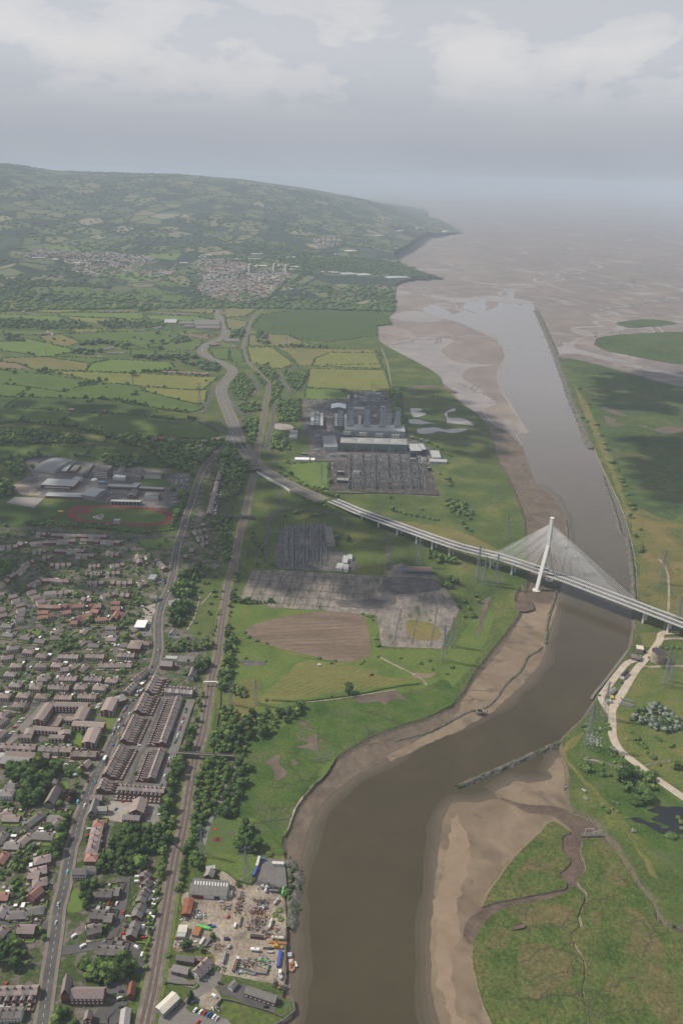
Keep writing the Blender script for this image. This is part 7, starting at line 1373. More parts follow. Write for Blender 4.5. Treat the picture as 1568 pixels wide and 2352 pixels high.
on_road(fR,[(1035,455,'black'),(1028,485,'grey'),(1003,555,'red'),(992,600,'white'),(972,648,'red'),(966,676,'blue'),(942,740,'white'),(935,766,'silver'),(928,792,'grey'),(915,820,'green'),(850,1000,'white'),(903,1027,'red'),(832,1055,'red'),(832,1080,'black'),(797,1192,'white'),(846,1228,'white'),(762,1290,'grey'),(830,1287,'black')],SW)
for f,lst in((fQ,[(255,480,10,'white'),(240,488,10,'silver'),(220,515,10,'white'),(182,560,5,'silver'),(170,576,5,'red'),(150,628,5,'white'),(70,626,5,'blue'),(102,650,30,'white'),(85,676,30,'silver'),(1102,318,10,'white'),(1092,333,10,'silver'),(1082,349,10,'white'),(1072,365,10,'white'),(680,962,0,'silver'),(735,986,0,'white'),(830,1106,20,'white',1),(475,1735,0,'white',1),(245,1625,70,'grey'),(965,1775,10,'red',1),(985,1695,5,'white'),(1360,1388,80,'red'),(1280,1478,70,'blue'),(1130,850,5,'black'),(320,45,80,'silver'),(1030,95,5,'white'),(915,75,30,'white'),(640,30,80,'white',1),(60,355,20,'white'),(5,1590,70,'silver')]),(fR,[(745,1618,10,'white'),(565,1672,60,'navy'),(580,1702,60,'black'),(615,1620,80,'red'),(520,855,10,'white'),(515,740,10,'black'),(705,310,10,'yellow')]),(fN,[(485,465,0,'silver'),(70,757,85,'white'),(148,836,0,'grey'),(75,966,70,'blue'),(1045,655,85,'red'),(1088,661,85,'black'),(1120,658,85,'white'),(965,655,85,'grey'),(1185,742,82,'red'),(1230,780,0,'white'),(1085,742,0,'black'),(1218,880,0,'black'),(1185,946,0,'red'),(1375,985,0,'red'),(1312,1080,-25,'white',1),(1363,1150,88,'white',1),(1320,405,0,'white',1),(1315,450,0,'white',1),(715,970,50,'white',1),(800,1065,40,'white',1),(62,1430,85,'red'),(1165,1502,0,'black'),(1150,1562,20,'white'),(1148,1582,20,'black'),(1165,1650,0,'black'),(540,840,85,'silver'),(500,352,0,'grey'),(945,1195,0,'silver'),(1105,1200,60,'white')]),(fS,[(715,903,70,'red'),(510,1000,20,'black'),(548,1008,10,'blue'),(520,1535,0,'black'),(450,1606,0,'grey'),(560,1780,-25,'white',1),(350,1930,60,'white'),(410,1950,60,'white'),(450,1964,60,'red'),(490,1980,60,'blue'),(522,1992,60,'navy'),(557,2005,60,'white'),(588,2024,60,'silver'),(380,2065,60,'red'),(1130,1895,0,'black'),(355,1838,0,'navy'),(625,1636,-20,'black'),(698,1150,0,'navy',1),(790,1000,80,'white',1),(150,1138,10,'red'),(640,735,0,'silver')]),(fE,[(632,1034,10,'white',1)]),(fD,[(215,1050,80,'white',1),(400,1115,85,'white',1),(830,1036,0,'white'),(795,900,80,'white',1),(820,898,80,'white',1),(770,930,70,'silver'),(920,1015,10,'red'),(990,970,0,'black'),(1000,995,0,'silver'),(210,640,75,'navy'),(235,690,60,'black'),(180,1095,80,'silver'),(905,808,10,'red'),(930,810,10,'red'),(985,632,0,'white',1),(1055,632,20,'silver'),(1040,672,10,'black'),(1040,690,10,'silver'),(990,700,0,'white'),(700,770,10,'silver'),(635,850,10,'red'),(640,870,10,'white')])):
 for x,y,a,c,*v in lst:car(f((x,y))[0],R(a),c,bool(v))
CC=['white','silver','black','blue','grey','silver','red','navy']
def carpark(f,x0,y0,x1,y1,nx,ny,ang,fill,group):
 for i in range(nx):
  for j in range(ny):
   if rnd.random()>fill:continue
   car(f((x0+(x1-x0)*i/max(1,nx-1),y0+(y1-y0)*j/max(1,ny-1)))[0],R(ang),rnd.choice(CC),False,.4,group,False)
carpark(fY,1390,278,1365,365,1,9,5,.85,'cars in the college car park');carpark(fY,1432,285,1408,372,1,9,5,.85,'cars in the college car park');carpark(fY,1475,300,1460,372,1,8,5,.8,'cars in the college car park');carpark(fY,1318,440,1375,498,4,5,70,.8,'cars in the college car park');carpark(fY,825,412,905,468,4,5,70,.75,'cars in the college car park');carpark(fY,312,150,340,185,2,4,10,.8,'cars in the college car park');carpark(fY,255,262,300,330,3,4,10,.7,'cars in the college car park')
carpark(fD,1075,440,1140,470,6,4,70,.85,'cars in the used car lot');carpark(fX,75,140,150,215,3,5,5,.75,'cars in the power station car park');carpark(fX,180,140,180,235,1,6,5,.8,'cars in the power station car park');carpark(fX,225,140,235,230,2,6,5,.8,'cars in the power station car park');carpark(fX,285,140,300,230,2,6,5,.7,'cars in the power station car park');carpark(fX,60,490,150,560,4,3,80,.35,'cars in the power station car park')
on_road(fU,[(460,862,'white'),(482,752,'red'),(450,796,'grey'),(540,1386,'grey'),(530,1410,'white'),(585,1492,'white'),(540,1522,'navy'),(368,622,'white',1),(460,290,'white',1),(420,1000,'grey'),(505,1210,'silver')],DW,.6)
for k_,(i,off,c,v)in enumerate(((int(n*.13),-6,'white',1),(int(n*.2),6,'black',0),(int(n*.33),6,'silver',0),(int(n*.42),-6,'red',0),(int(n*.62),6,'white',1),(int(n*.7),-6,'navy',0),(int(n*.83),6,'silver',0),(int(n*.9),-6,'grey',0))):
 d=BW[min(i+1,n-1)]-BW[i-1];pp=across(BW[i],nb[i],off,.15);car(None,math.atan2(d.y,d.x),c,bool(v),.1,'traffic on the cable-stayed bridge',True,None,pp)
def truck(q,ang,c,lb,L_=8.0,box=M_white):
 o=empty('lorry',P(*q),ang);o.location.z=.45;tag(o,lb,'lorry');b=MB();b.box((-.9,0,1.0),(L_-2.4,2.5,2.7));b.build('box_body',box,o);b=MB();b.box((L_/2-1.2,0,.7),(2.0,2.4,2.1),taper=.93);b.build('cab',CARM[c],o);b=MB();b.box((L_/2-.17,0,1.7),(.12,2.1,.9));b.build('windscreen',M_glass,o);b=MB();b.box((0,0,.6),(L_,.9,.3));b.build('chassis',M_dkwall,o)
 for x in(-L_/2+1.2,-L_/2+2.3,L_/2-1.2):
  for s in(1,-1):b=MB();b.bar((x,s*.9,.5),(x,s*1.25,.5),.5,0,10);b.build('wheel',M_black,o)
 return o
truck(fQ((1162,930))[0],heading(P(*fQ((1162,930))[0]),MW),'white','white box lorry on the main road by the flats junction',9)
truck(fU((455,300))[0],heading(P(*fU((455,300))[0]),DW),'white','white lorry on the far carriageway bend',10)
o=empty('tractor',P(*fE((993,1100))[0]),R(40));tag(o,'dark green tractor working on the mown hay field','tractor');b=MB();b.box((.9,0,.8),(2.2,1.1,1.0));b.build('bonnet',CARM['green'],o);b=MB();b.box((-.8,0,1.0),(1.6,1.7,1.9),taper=.85);b.build('cab',M_glass,o)
for x,r in((-1.0,.95),(1.7,.6)):
 for s in(1,-1):b=MB();b.bar((x,s*.85,r),(x,s*1.3,r),r,0,10);b.build('wheel',M_black,o)
b=MB();b.box((-3.6,0,.3),(2.6,2.8,.7));b.build('mower',M_redwall,o)
def yb(name,cat,label,q,h,roof='flat',wall='white',rm=M_asb,rise=2.0,win=(),chim=()):return drop(bld(name,cat,label,fS(*q),h,roof,wall,rm,rise,win,None,.25,0.0,False,chim))
fo=bld('scrapyard_factory','factory','large low grey-roofed factory with skylight strips at the scrapyard',fS((335,520),(250,640),(685,668),(728,545)),5,'gable','white',M_asb,1.8,());L_,W,h=drop(fo)
fo2=bld('scrapyard_factory','factory','rear bay of the grey factory with a row of white rooflights',fS((325,468),(330,545),(712,572),(728,500)),5.4,'gable','white',M_asb,2.2,());L2,W2,h2=drop(fo2)
for i in range(12):
 b=MB();x=-L2/2+(i+.7)*L2/12.4;a=2.2/(W2/2);y=-W2*.27;b.quad((x,y-1.3,h2+2.2-a*(-(y-1.3))+.24),(x+1.1,y-1.3,h2+2.2-a*(-(y-1.3))+.24),(x+1.1,y+1.3,h2+2.2-a*(-(y+1.3))+.24),(x,y+1.3,h2+2.2-a*(-(y+1.3))+.24));b.build('rooflight',M_white,fo2)
for x,m in((-L_*.33,M_redwall),(-L_*.18,M_redwall),(L_*.25,M_dkwall)):b=MB();b.box((x,-W/2-.1,0),(5,.3,4));b.build('loading_door',m,fo)
yb('rusty_shed','shed','long rusty red sheet-roofed shed beside the railway fence',((240,690),(335,692),(300,868),(195,862)),4,'gable',M_redwall,M_rust,1.2);yb('yard_house','house','dark-roofed brick house behind the grey factory',((440,455),(545,460),(575,380),(475,380)),5,'gable','brick','slate',3,[(0,2,2,1.2,1.3)]);yb('yard_house','house','white flat-topped extension of the house behind the factory',((465,350),(470,372),(568,375),(568,318)),5,'flat','brown',M_pale)
yb('workshop','shed','white and grey corrugated shed at the railway edge of the yard',((180,985),(150,1060),(250,1062),(268,988)),3.6,'gable','white',M_creamroof,1);yb('workshop','shed','grey lower half of the corrugated shed',((152,1064),(138,1115),(232,1118),(250,1066)),3.2,'flat','white',M_pale);yb('site_hut','hut','small white cabin on the side of the factory',((715,610),(712,650),(755,652),(758,612)),3,'flat','white',M_pale)
yb('old_cottage','cottage','slate-roofed stone cottage, rear one beside the white house',((150,1310),(140,1370),(335,1395),(350,1340)),4.5,'gable','stone','slate',2.6,[(1,4,1,1.1,1.2)]);yb('old_cottage','cottage','broken-roofed stone barn in front of the stone cottage',((125,1420),(80,1490),(260,1530),(295,1460)),4.5,'gable','stone','slate',2.4,[(1,1,1,2,2.4,M_dkwall)]);yb('quay_cottage','house','long white quay cottage with brown slate roof and pale gable',((295,1500),(400,1545),(550,1390),(465,1350)),5.5,'gable','white','brown',3.6,[(0,2,2,1.1,1.3),(1,5,2,1.1,1.3),(3,5,2,1.1,1.3)],((-.55,0),(.1,0),(.9,0)));yb('old_cottage','cottage','small plum-roofed outbuilding linking cottage and white house',((345,1330),(350,1370),(420,1385),(430,1330)),4,'gable','brick','pink',2)
yb('quay_office','office','small grey-roofed white office by the lower yard',((700,1670),(770,1690),(825,1620),(765,1600)),3.2,'gable','white',M_asb,1.2,[(1,4,1,1.2,1.1)]);yb('quay_hall','hall','long grey-roofed brick and white hall at the quay end',((925,1660),(890,1730),(1215,1850),(1275,1765)),4.5,'gable','brick',M_asb,2,[(1,7,1,2.2,1.2,M_white)]);yb('big_shed','shed','big cream ribbed-roof shed at the bottom edge',((-90,1900),(0,1960),(185,1790),(90,1720)),5.5,'gable',M_greysheet,M_creamroof,1.6)
def P_S(x,y):return P(*fS((x,y))[0])
def container(x,y,a,L_,m,lb,top=None,h=2.6,w=2.5,name='container'):
 o=empty(name,P_S(x,y)+Vector((0,0,.25)),R(a));tag(o,lb,'container' if name=='container' else name.replace('_',' '));b=MB();b.box((0,0,0),(L_,w,h));b.build('body',m,o);b=MB();b.box((0,0,h),(L_-.1,w-.1,.1))
 for i in range(int(L_/1.2)):b.box((-L_/2+.7+i*1.2,0,h+.1),(.3,w-.2,.06))
 b.build('roof',top or m,o);b=MB();b.box((L_/2+.01,0,.1),(.08,w-.2,h-.2));b.build('door',M_dkwall if top else m,o);return o
M_lime=plain('lime_green_paint',(0.12,0.48,0.10),.6);M_orange=mat('orange_rust',[(0.30,0.11,0.04),(0.36,0.17,0.06),(0.20,0.09,0.05)],.5,fine=1.2,fam=.3,local=True);M_trail=plain('trailer_blue',(0.06,0.09,0.34),.5);M_white2=plain('dirty_white',(0.55,0.54,0.51),.6)
container(440,1028,-12,12,M_lime,'bright green shipping container in the scrapyard');container(372,1075,78,9,M_bluegrey,'blue container with a rusty orange roof beside the green one',M_orange,2.6,5.5);container(425,1180,68,7,M_white2,'white touring caravan parked beside a grey trailer',None,2.3,2.3,'caravan');container(490,1190,65,10,M_asb,'grey flat trailer body beside the white caravan');container(1042,305,84,11.5,M_white2,'long white lorry trailer at the grey tarmac yard',None,3.0);container(1010,415,76,10,M_trail,'long blue lorry trailer below the white trailer',None,3.0);container(1262,325,-2,11,M_white2,'pale grey portable office on the tarmac yard',None,2.7,3.0,'portable_office');container(1275,1370,87,15,M_trail,'long blue container at the quay edge');container(1260,1190,-4,15,M_orange,'rusty brown steel beam stack near the crane',None,.8,2.2)
container(1030,1130,-6,11,plain('ox_red',(0.12,0.035,0.03),.7),'dark red goods wagon body in the scrapyard',M_dkwall);container(855,960,86,10,M_dkwall,'dark steel trough beside the central track',None,.9,1.6);container(350,1178,5,3,M_white2,'small white dinghy trailer behind the caravan',None,1,1.6)
o=empty('tractor_unit',P_S(1100,282),R(85));tag(o,'blue lorry tractor unit beside the white trailer','lorry');b=MB();b.box((1,0,.6),(2.2,2.4,2.6));b.build('cab',M_blue,o);b=MB();b.box((-1.4,0,.6),(3,1,.4));b.build('chassis',M_dkwall,o)
for x in(-2,1.2):
 for s in(1,-1):b=MB();b.bar((x,s*.8,.5),(x,s*1.2,.5),.5,0,8);b.build('wheel',M_black,o)
def tank(x,y,a,L_,r,m,lb,z=.9,wheels=False,name='storage_tank'):
 o=empty(name,P_S(x,y)+Vector((0,0,.2)),R(a));tag(o,lb,'tank' if not wheels else 'tanker');b=MB();k=12;prof=[(-L_/2,.35),(-L_/2+.4,.85),(-L_/2+.9,1),(L_/2-.9,1),(L_/2-.4,.85),(L_/2,.35)]
 vs=[(x_,r*f_*math.cos(2*math.pi*i/k),z+r+r*f_*math.sin(2*math.pi*i/k))for x_,f_ in prof for i in range(k)]
 b.add(vs,[(j*k+i,j*k+(i+1)%k,(j+1)*k+(i+1)%k,(j+1)*k+i)for j in range(5)for i in range(k)]+[tuple(range(k)),tuple(range(5*k,6*k))[::-1]]);b.build('barrel',m,o)
 b=MB();b.box((0,0,z+2*r),(.9,.9,.3));b.build('hatch',M_steel,o);b=MB()
 for s in(-1,1):b.box((s*L_*.32,0,0),(.6,r*1.4,z+.5))
 b.build('cradle',M_dkwall,o)
 if wheels:
  for x_ in(-L_*.35,-L_*.2,L_*.3):
   for s in(1,-1):b=MB();b.bar((x_,s*.8,.45),(x_,s*1.2,.45),.48,0,8);b.build('wheel',M_black,o)
 return o
tank(1132,605,82,7.5,1.2,M_white2,'white cylindrical tank lying end-on below the tarmac yard');tank(1215,625,-4,9,1.1,M_asb,'grey cylindrical tank lying beside the end-on white tank');tank(1318,620,86,9,1.0,M_lime,'green cylindrical tank against the river bushes');tank(1242,740,58,7,1.0,M_white2,'white tank lying aslant by the river bushes');tank(1182,985,80,10,1.2,M_creamroof,'cream road tanker trailer beside the bushes',.9,True,'tanker_trailer');tank(1012,1275,-5,8,1.3,M_white,'bright white tank on a rusty frame in the open yard');tank(672,1362,84,11,1.2,M_steel,'silver road tanker on the lane behind the white cottage',.9,True,'tanker_trailer');tank(1258,1145,-4,11,1.25,M_creamroof,'cream railway tank wagon near the crane',.9,True,'tank_wagon');tank(725,1238,80,3.5,1.0,M_white2,'small white tank at the edge of the rubble')
o=empty('skip_lorry',P_S(800,1435),R(80));tag(o,'long dark tipper lorry with a white cab on the yard lane','lorry');b=MB();b.box((-1.5,0,.9),(10,2.5,1.7));b.build('tipper_body',M_dkwall,o);b=MB();b.box((-1.5,0,2.61),(9.4,1.0,.06));b.build('load',M_rust,o);b=MB();b.box((5.2,0,.7),(2.3,2.4,2.4));b.build('cab',M_white2,o)
for x in(-5,-3.6,4.6):
 for s in(1,-1):b=MB();b.bar((x,s*.85,.5),(x,s*1.25,.5),.5,0,8);b.build('wheel',M_black,o)
o=empty('mobile_crane',P_S(1255,1240),R(-4));tag(o,'yellow mobile crane with its jib up beside the quay','crane');M_cy=plain('crane_yellow',(0.42,0.25,0.05),.5)
b=MB();b.box((0,0,.8),(9,2.5,1.2));b.build('carrier',M_cy,o);b=MB();b.box((-1,0,2.0),(3.4,2.4,1.8));b.build('cab',M_cy,o);b=MB()
for s in(-.5,.5):
 for z in(0,.8):b.bar((1.0,s,2.4+z),(-6,s*.5+5,14+z*.5),.12)
for i in range(9):f_=i/8;b.bar((1-7*f_,-.5+5*f_,2.4+11.6*f_),(1-7*f_,.5+5*f_,3.2+11.4*f_),.08)
b.build('jib',M_cy,o)
for x in(-3.5,-2,2,3.5):
 for s in(1,-1):b=MB();b.bar((x,s*.9,.6),(x,s*1.3,.6),.6,0,8);b.build('wheel',M_black,o)
def boat(p,a,L_,W,hm,dm,lb,cabin=None,extra=None,z=0.0,name='boat'):
 o=empty(name,p,a);o.location.z=z;tag(o,lb,'boat');b=MB();k=9;st=[]
 for i in range(k):
  t=i/(k-1);w=W/2*(math.sin(math.pi*min(1,.30+.70*(1-t)**.9 if t>.5 else .5+t*0+.5))**.7 if t>.5 else .86+.28*t);w=max(w*(1 if t<.98 else .05),.05);x=-L_/2+L_*t;zz=1.0+.7*t*t;st.append([(x,-w,zz),(x,-w*.75,.1),(x,0,-.2),(x,w*.75,.1),(x,w,zz)])
 b.add([p_ for s in st for p_ in s],[(i*5+j,i*5+j+1,i*5+6+j,i*5+5+j)for i in range(k-1)for j in range(4)]+[(0,1,2,3,4)][::-1]);b.build('hull',hm,o)
 d=MB();d.add([(s[0][0],s[0][1]*.93,s[0][2]-.25)for s in st]+[(s[4][0],s[4][1]*.93,s[4][2]-.25)for s in st],[(i,i+1,k+i+1,k+i)for i in range(k-1)]);d.build('deck',dm,o)
 if cabin:x,l,m=cabin;b=MB();b.box((x,0,.9),(l,W*.6,2.0),taper=.9);b.build('wheelhouse',m,o);b=MB();b.box((x,0,2.0),(l*.98,W*.585,.5));b.build('windows',M_glass,o)
 if extra:
  for nm,(x,y,zz),s,m in extra:b=MB();b.box((x,y,zz),s);b.build(nm,m,o)
 return o
M_deckr=mat('rusty_deck',[(0.30,0.13,0.08),(0.36,0.22,0.16)],.6,local=True,fine=2)
pq=P(*fS((1400,1400))[0],-3);boat(pq,R(-79),19,6,M_dkwall,M_deckr,'old rust-decked workboat moored at the quay wall',(-5.5,4,M_psw),[('winch',(2.5,.5,1.0),(2.2,2,1.6),M_orange),('hatch',(-.5,0,.9),(3,2.6,.7),M_white2),('crate',(5,0,1.2),(1.6,1.4,.8),M_rust),('mast',(0,0,1),(.25,.25,6),M_steel)],-3.2)
boat(P(*fS((1456,1425))[0],-3),R(-70),6,2.6,M_dkwall,M_creamroof,'small open boat tied alongside the rusty workboat',None,None,-3.2);boat(P_S(1285,1540),R(-80),9.5,3.4,M_white2,M_pale,'white motor cruiser standing on the quay',(-1,3,M_white),None,.6);boat(P_S(1228,1640),R(84),6,2.4,M_dkwall,M_dkwall,'small dark boat in the quay grass',(0,1.6,M_asb),None,.4);boat(P_S(970,1528),R(-5),7,2.4,M_white2,M_asb,'pale dinghy beside the walled scrap pen',None,None,.3);boat(P_S(1175,1290),R(-3),6,2.2,M_dkwall,M_psw,'dark rowing boat on the yard by the crane',None,None,.3);boat(P_S(1150,1250),R(0),8,1.6,M_dkwall,M_dkwall,'long dark punt on the yard beside the crane',None,None,.2)
boat(P(*fI((757,775))[0],-2.7),R(75),8,2.8,M_asb,M_dkwall,'small grey boat aground at the foot of the right bank',(-1,2,M_psw),None,-2.6);boat(P(*fI((882,795))[0]),R(-50),5,1.8,M_white2,M_pale,'white dinghy on the right bank, upper of two',None,None,.3);boat(P(*fI((894,848))[0]),R(-60),6,2,M_white2,M_asb,'white dinghy on the right bank, lower of two',None,None,.3)
boat(P(*fM((562,1000))[0],-1.3),R(15),12,4,plain('faded_red_hull',(0.20,0.05,0.04),.8),M_creek,'derelict red-hulled wreck lying on the salt marsh',None,[('rib',(x,0,.3),(.25,3.2,.9),M_quay)for x in(-3,-1,1,3)],-1.2,'boat_wreck')
o=empty('timber_wreck',P(*fM((1012,432))[0],-2.2),R(3));tag(o,'timber landing stage with a bare white frame across the creek','landing stage');b=MB();b.box((0,0,.2),(24,5,.7));b.build('platform',M_quay,o);b=MB()
for s in(-6,3):b.bar((s-2,0,.5),(s-2,0,8),.22)
b.bar((-8,0,8),(1,0,8),.22);b.bar((1,0,4),(10,2,4.5),.2);b.bar((6,0,0),(6,0,5),.2);b.build('frame',M_white2,o)
for x in range(-11,12,3):b=MB();b.bar((x,-2.6,-1.5),(x,-2.6,1.2),.22);b.build('pile',M_quay,o)
def heap(x,y,sx,sy,n_,mats,lb,f=fS,hh=2.2,seed=0):
 q=random.Random(x*7+y);p=P(*f((x,y))[0]);b=MB()
 for _ in range(n_):
  a,c=q.gauss(0,.45),q.gauss(0,.45);px_,py_=a*sx,c*sy;z=max(0,hh*(1-(a*a+c*c)*.9))*q.random();mi=q.randrange(len(mats));k=q.random()
  if k<.5:b.box((px_,py_,z),(q.uniform(.4,2.2),q.uniform(.3,1.2),q.uniform(.2,1.0)),mi,q.random()*3)
  elif k<.8:a_=q.random()*6.28;l=q.uniform(1,3.2);b.bar((px_,py_,z+.2),(px_+math.cos(a_)*l,py_+math.sin(a_)*l,z+q.uniform(.1,1.3)),q.uniform(.06,.25),mi)
  else:b.ball((px_,py_,z),q.uniform(.3,.8),mi,1,.8,.6,q.randrange(999))
 o=empty('scrap_heap',(p.x,p.y,.2));b.build('scrap',mats,o)['kind']='stuff';tag(o,lb,'scrap heap','scrap heaps in the yard' if f is fS else None);return o
MR=[M_rust,M_steel,M_dkwall];MW_=[M_white2,M_steel,M_dkwall];MG=[M_steel,M_dkwall,M_asb,M_rust]
for x,y,sx,sy,n_,ms,lb in((1075,735,9,4,60,MG,'dark heap of iron at the top of the scrap row'),(1070,800,9,4,70,MW_,'white heap of old appliances in the scrap row'),(1040,850,9,3,50,[M_redwall,M_rust,M_dkwall],'red heap of scrap below the white appliances'),(1090,895,9,4,40,[M_rust,M_brickwall],'flat patch of red rubble in the scrap row'),(1040,960,10,5,90,MG,'large grey heap of girders in the scrap row'),(1000,1040,8,3,50,MR,'low rusty heap above the dark red wagon'),(1160,1090,8,4,50,MG,'heap of machine parts beside the dark red wagon'),(410,900,7,5,70,[M_dkwall,M_white2,M_steel],'heap of wrecked white vans and tyres by the rusty shed'),(370,830,4,2.5,25,MW_,'small white heap beside the rusty shed'),(850,690,4,8,60,MG,'narrow scrap row left of the central track, upper part'),(820,800,4,8,60,MR,'narrow scrap row left of the central track, lower part'),(1120,570,8,3,50,MW_,'pale rubbish strip along the edge of the tarmac yard'),(1200,590,12,2,60,MG,'dark scrap strip below the tarmac yard'),(570,1230,11,6,50,[M_yard,M_bank,M_rust],'spread of pale rubble and timber behind the caravan'),(690,790,4,4,24,MR,'rusty machine pile beside the factory yard'),(180,1180,5,7,50,[M_redwall,M_white2,M_dkwall],'mixed rubbish heap in the corner by the railway'),(930,1420,9,5,70,MG,'grey and red scrap in the walled pen, left half'),(1090,1400,9,6,80,[M_steel,M_white2,M_lime,M_asb],'pale metal stack in the walled pen, right half'),(1260,1030,6,4,30,[M_orange,M_steel],'planks and offcuts near the river bushes'),(1300,1690,4,4,24,MG,'driftwood and junk at the quay foot'),(860,1520,8,2,26,[M_white2,M_blue,M_lime],'coloured bits along the pen wall'),(250,925,7,2,30,[M_white2,M_dkwall],'tipped rubbish along the yard fence'),(590,1920,4,2,16,MW_,'pale debris by the lower yard wall'),(660,1480,2,3,14,MG,'junk at the bend of the yard lane')):heap(x,y,sx,sy,n_,ms,lb)
heap(150,1680,9,9,110,[M_white2,M_pale,M_asb],'wide scatter of white debris under the lattice tower',fW,.5)
b=MB();w=[P_S(*q_)for q_ in((830,1465),(940,1500),(1040,1530),(1130,1540),(1165,1440))]
for p,r in zip(w,w[1:]):d=r-p;b.box(((p.x+r.x)/2,(p.y+r.y)/2,0),(d.length,.4,2.4),rz=math.atan2(d.y,d.x))
tag(b.build('pen_wall',M_bluegrey),'pale blue-grey wall round the scrap pen','wall')
for x,y,lb in((1375,1890,'dark climbing frame on the larger red play surface'),(1355,1777,'small orange roundabout on the upper red play surface')):
 o=empty('play_frame',P(*fR((x,y))[0]));tag(o,lb,'climbing frame');b=MB()
 for a in range(6):b.bar((3*math.cos(a*1.047),3*math.sin(a*1.047),0),(0,0,3 if y>1800 else .8),.12)
 b.build('frame',M_dkwall if y>1800 else M_orange,o);b=MB();b.box((0,0,0),(1.6,1.6,.9));b.build('platform',M_dkwall if y>1800 else M_orange,o)
def wb(name,cat,label,q,h,roof='flat',wall='brick',rm=M_asb,rise=2.0,win=()):return drop(bld(name,cat,label,fW(*q),h,roof,wall,rm,rise,win))
wb('dock_office','office','red office block with a cream flat roof on the right bank',((845,195),(815,248),(925,268),(958,208)),6,'flat',M_redwall,M_creamroof,2,[(1,5,2,2,1.4,M_frame)]);wb('dock_store','store','low red store with a grey roof beside the jetty',((765,335),(722,388),(825,405),(868,345)),4,'flat',M_redwall,M_asb,2,[(1,3,1,2,1.2,M_frame)]);wb('dock_store','store','narrow dark-sided store beside the red one',((885,352),(838,410),(880,425),(925,362)),4,'flat',M_dkwall,M_asb);wb('open_sided_shed','shed','dark-roofed hut between the gravel tracks',((570,670),(645,700),(712,618),(650,590)),4,'gable','white',M_dkwall,2.4);wb('white_bungalow','bungalow','white gabled bungalow between the gravel tracks',((380,935),(425,965),(520,885),(470,868)),3.5,'gable','white',M_pale,2,[(0,2,1,1.2,1.2)]);wb('yellow_hut','hut','bright yellow hut beside the white bungalow',((430,985),(428,1020),(462,1025),(472,990)),3,'flat',plain('hut_yellow',(0.55,0.40,0.06),.6),plain('hut_yellow_roof',(0.60,0.42,0.07),.6));wb('grey_shed','shed','small grey shed below the yellow hut',((365,1040),(362,1078),(428,1082),(435,1045)),3,'flat','white',M_pale)
c=P(*fW((1155,440))[0]);o=empty('round_tank',c);tag(o,'round pale tank with a rusty rim on the right bank','tank');b=MB();b.bar((0,0,0),(0,0,15),9.0,0,24);b.build('wall',M_bank,o);b=MB()
for i in range(24):a0,a1=i*math.pi/12,(i+1)*math.pi/12;b.bar((9.1*math.cos(a0),9.1*math.sin(a0),15.1),(9.1*math.cos(a1),9.1*math.sin(a1),15.1),.35)
b.build('rim',M_rust,o);b=MB();b.bar((0,0,15.02),(0,0,15.06),8.8,0,24);b.build('dark_top',M_dkwall,o)
o=empty('excavator',P(*fW((1098,265))[0]),R(30));tag(o,'yellow excavator beside the round tank','excavator');b=MB();b.box((0,0,0),(3.6,3,.9));b.build('tracks',M_black,o);b=MB();b.box((0,0,.9),(3.4,2.6,1.8));b.build('cab',M_cy,o);b=MB();b.bar((1.2,0,2),(4.5,0,4.6),.3);b.bar((4.5,0,4.6),(6.6,0,1.6),.25);b.build('arm',M_cy,o);b=MB();b.box((6.6,0,.7),(1.0,1.1,.9));b.build('bucket',M_dkwall,o)
container_p=lambda x,y,a,L_,m,lb:None
for x,y,lb in((690,1068,'dark pipe section on the grass, uppermost of three'),(690,1128,'dark pipe section on the grass, middle one of three'),(655,1148,'dark pipe section on the grass, lowest of three')):
 o=empty('pipe_section',P(*fW((x,y))[0])+Vector((0,0,.9)),R(-22));tag(o,lb,'pipe');b=MB();b.bar((-8,0,0),(8,0,0),.9,0,10,cap=False);b.build('pipe',M_steel,o);b=MB();b.bar((-8.1,0,0),(-7.8,0,0),1.05,0,10);b.bar((7.8,0,0),(8.1,0,0),1.05,0,10);b.build('flange',M_dkwall,o)
container(0,0,0,1,M_blue,'x')if 0 else None
p=P(*fW((600,790))[0]);car(None,R(75),'navy',True,.3,'cars about the town',True,None,p);p=P(*fW((930,290))[0]);car(None,R(20),'navy',True,.3,'cars about the town',True,None,p);p=P(*fW((985,300))[0]);car(None,R(60),'silver',False,.3,'cars about the town',True,None,p)
b=MB();b.bar((0,0,0),(0,0,22),.22,0,6,.12);b.box((0,0,21),(2.4,.2,.2));o=b.build('floodlight_pole',M_steel);o.location=P(*fW((712,600))[0]);tag(o,'tall lighting pole at the dark hut between the gravel tracks','pole')
M_lat=plain('pylon_steel',(0.22,0.23,0.235),.6,metal=.2)
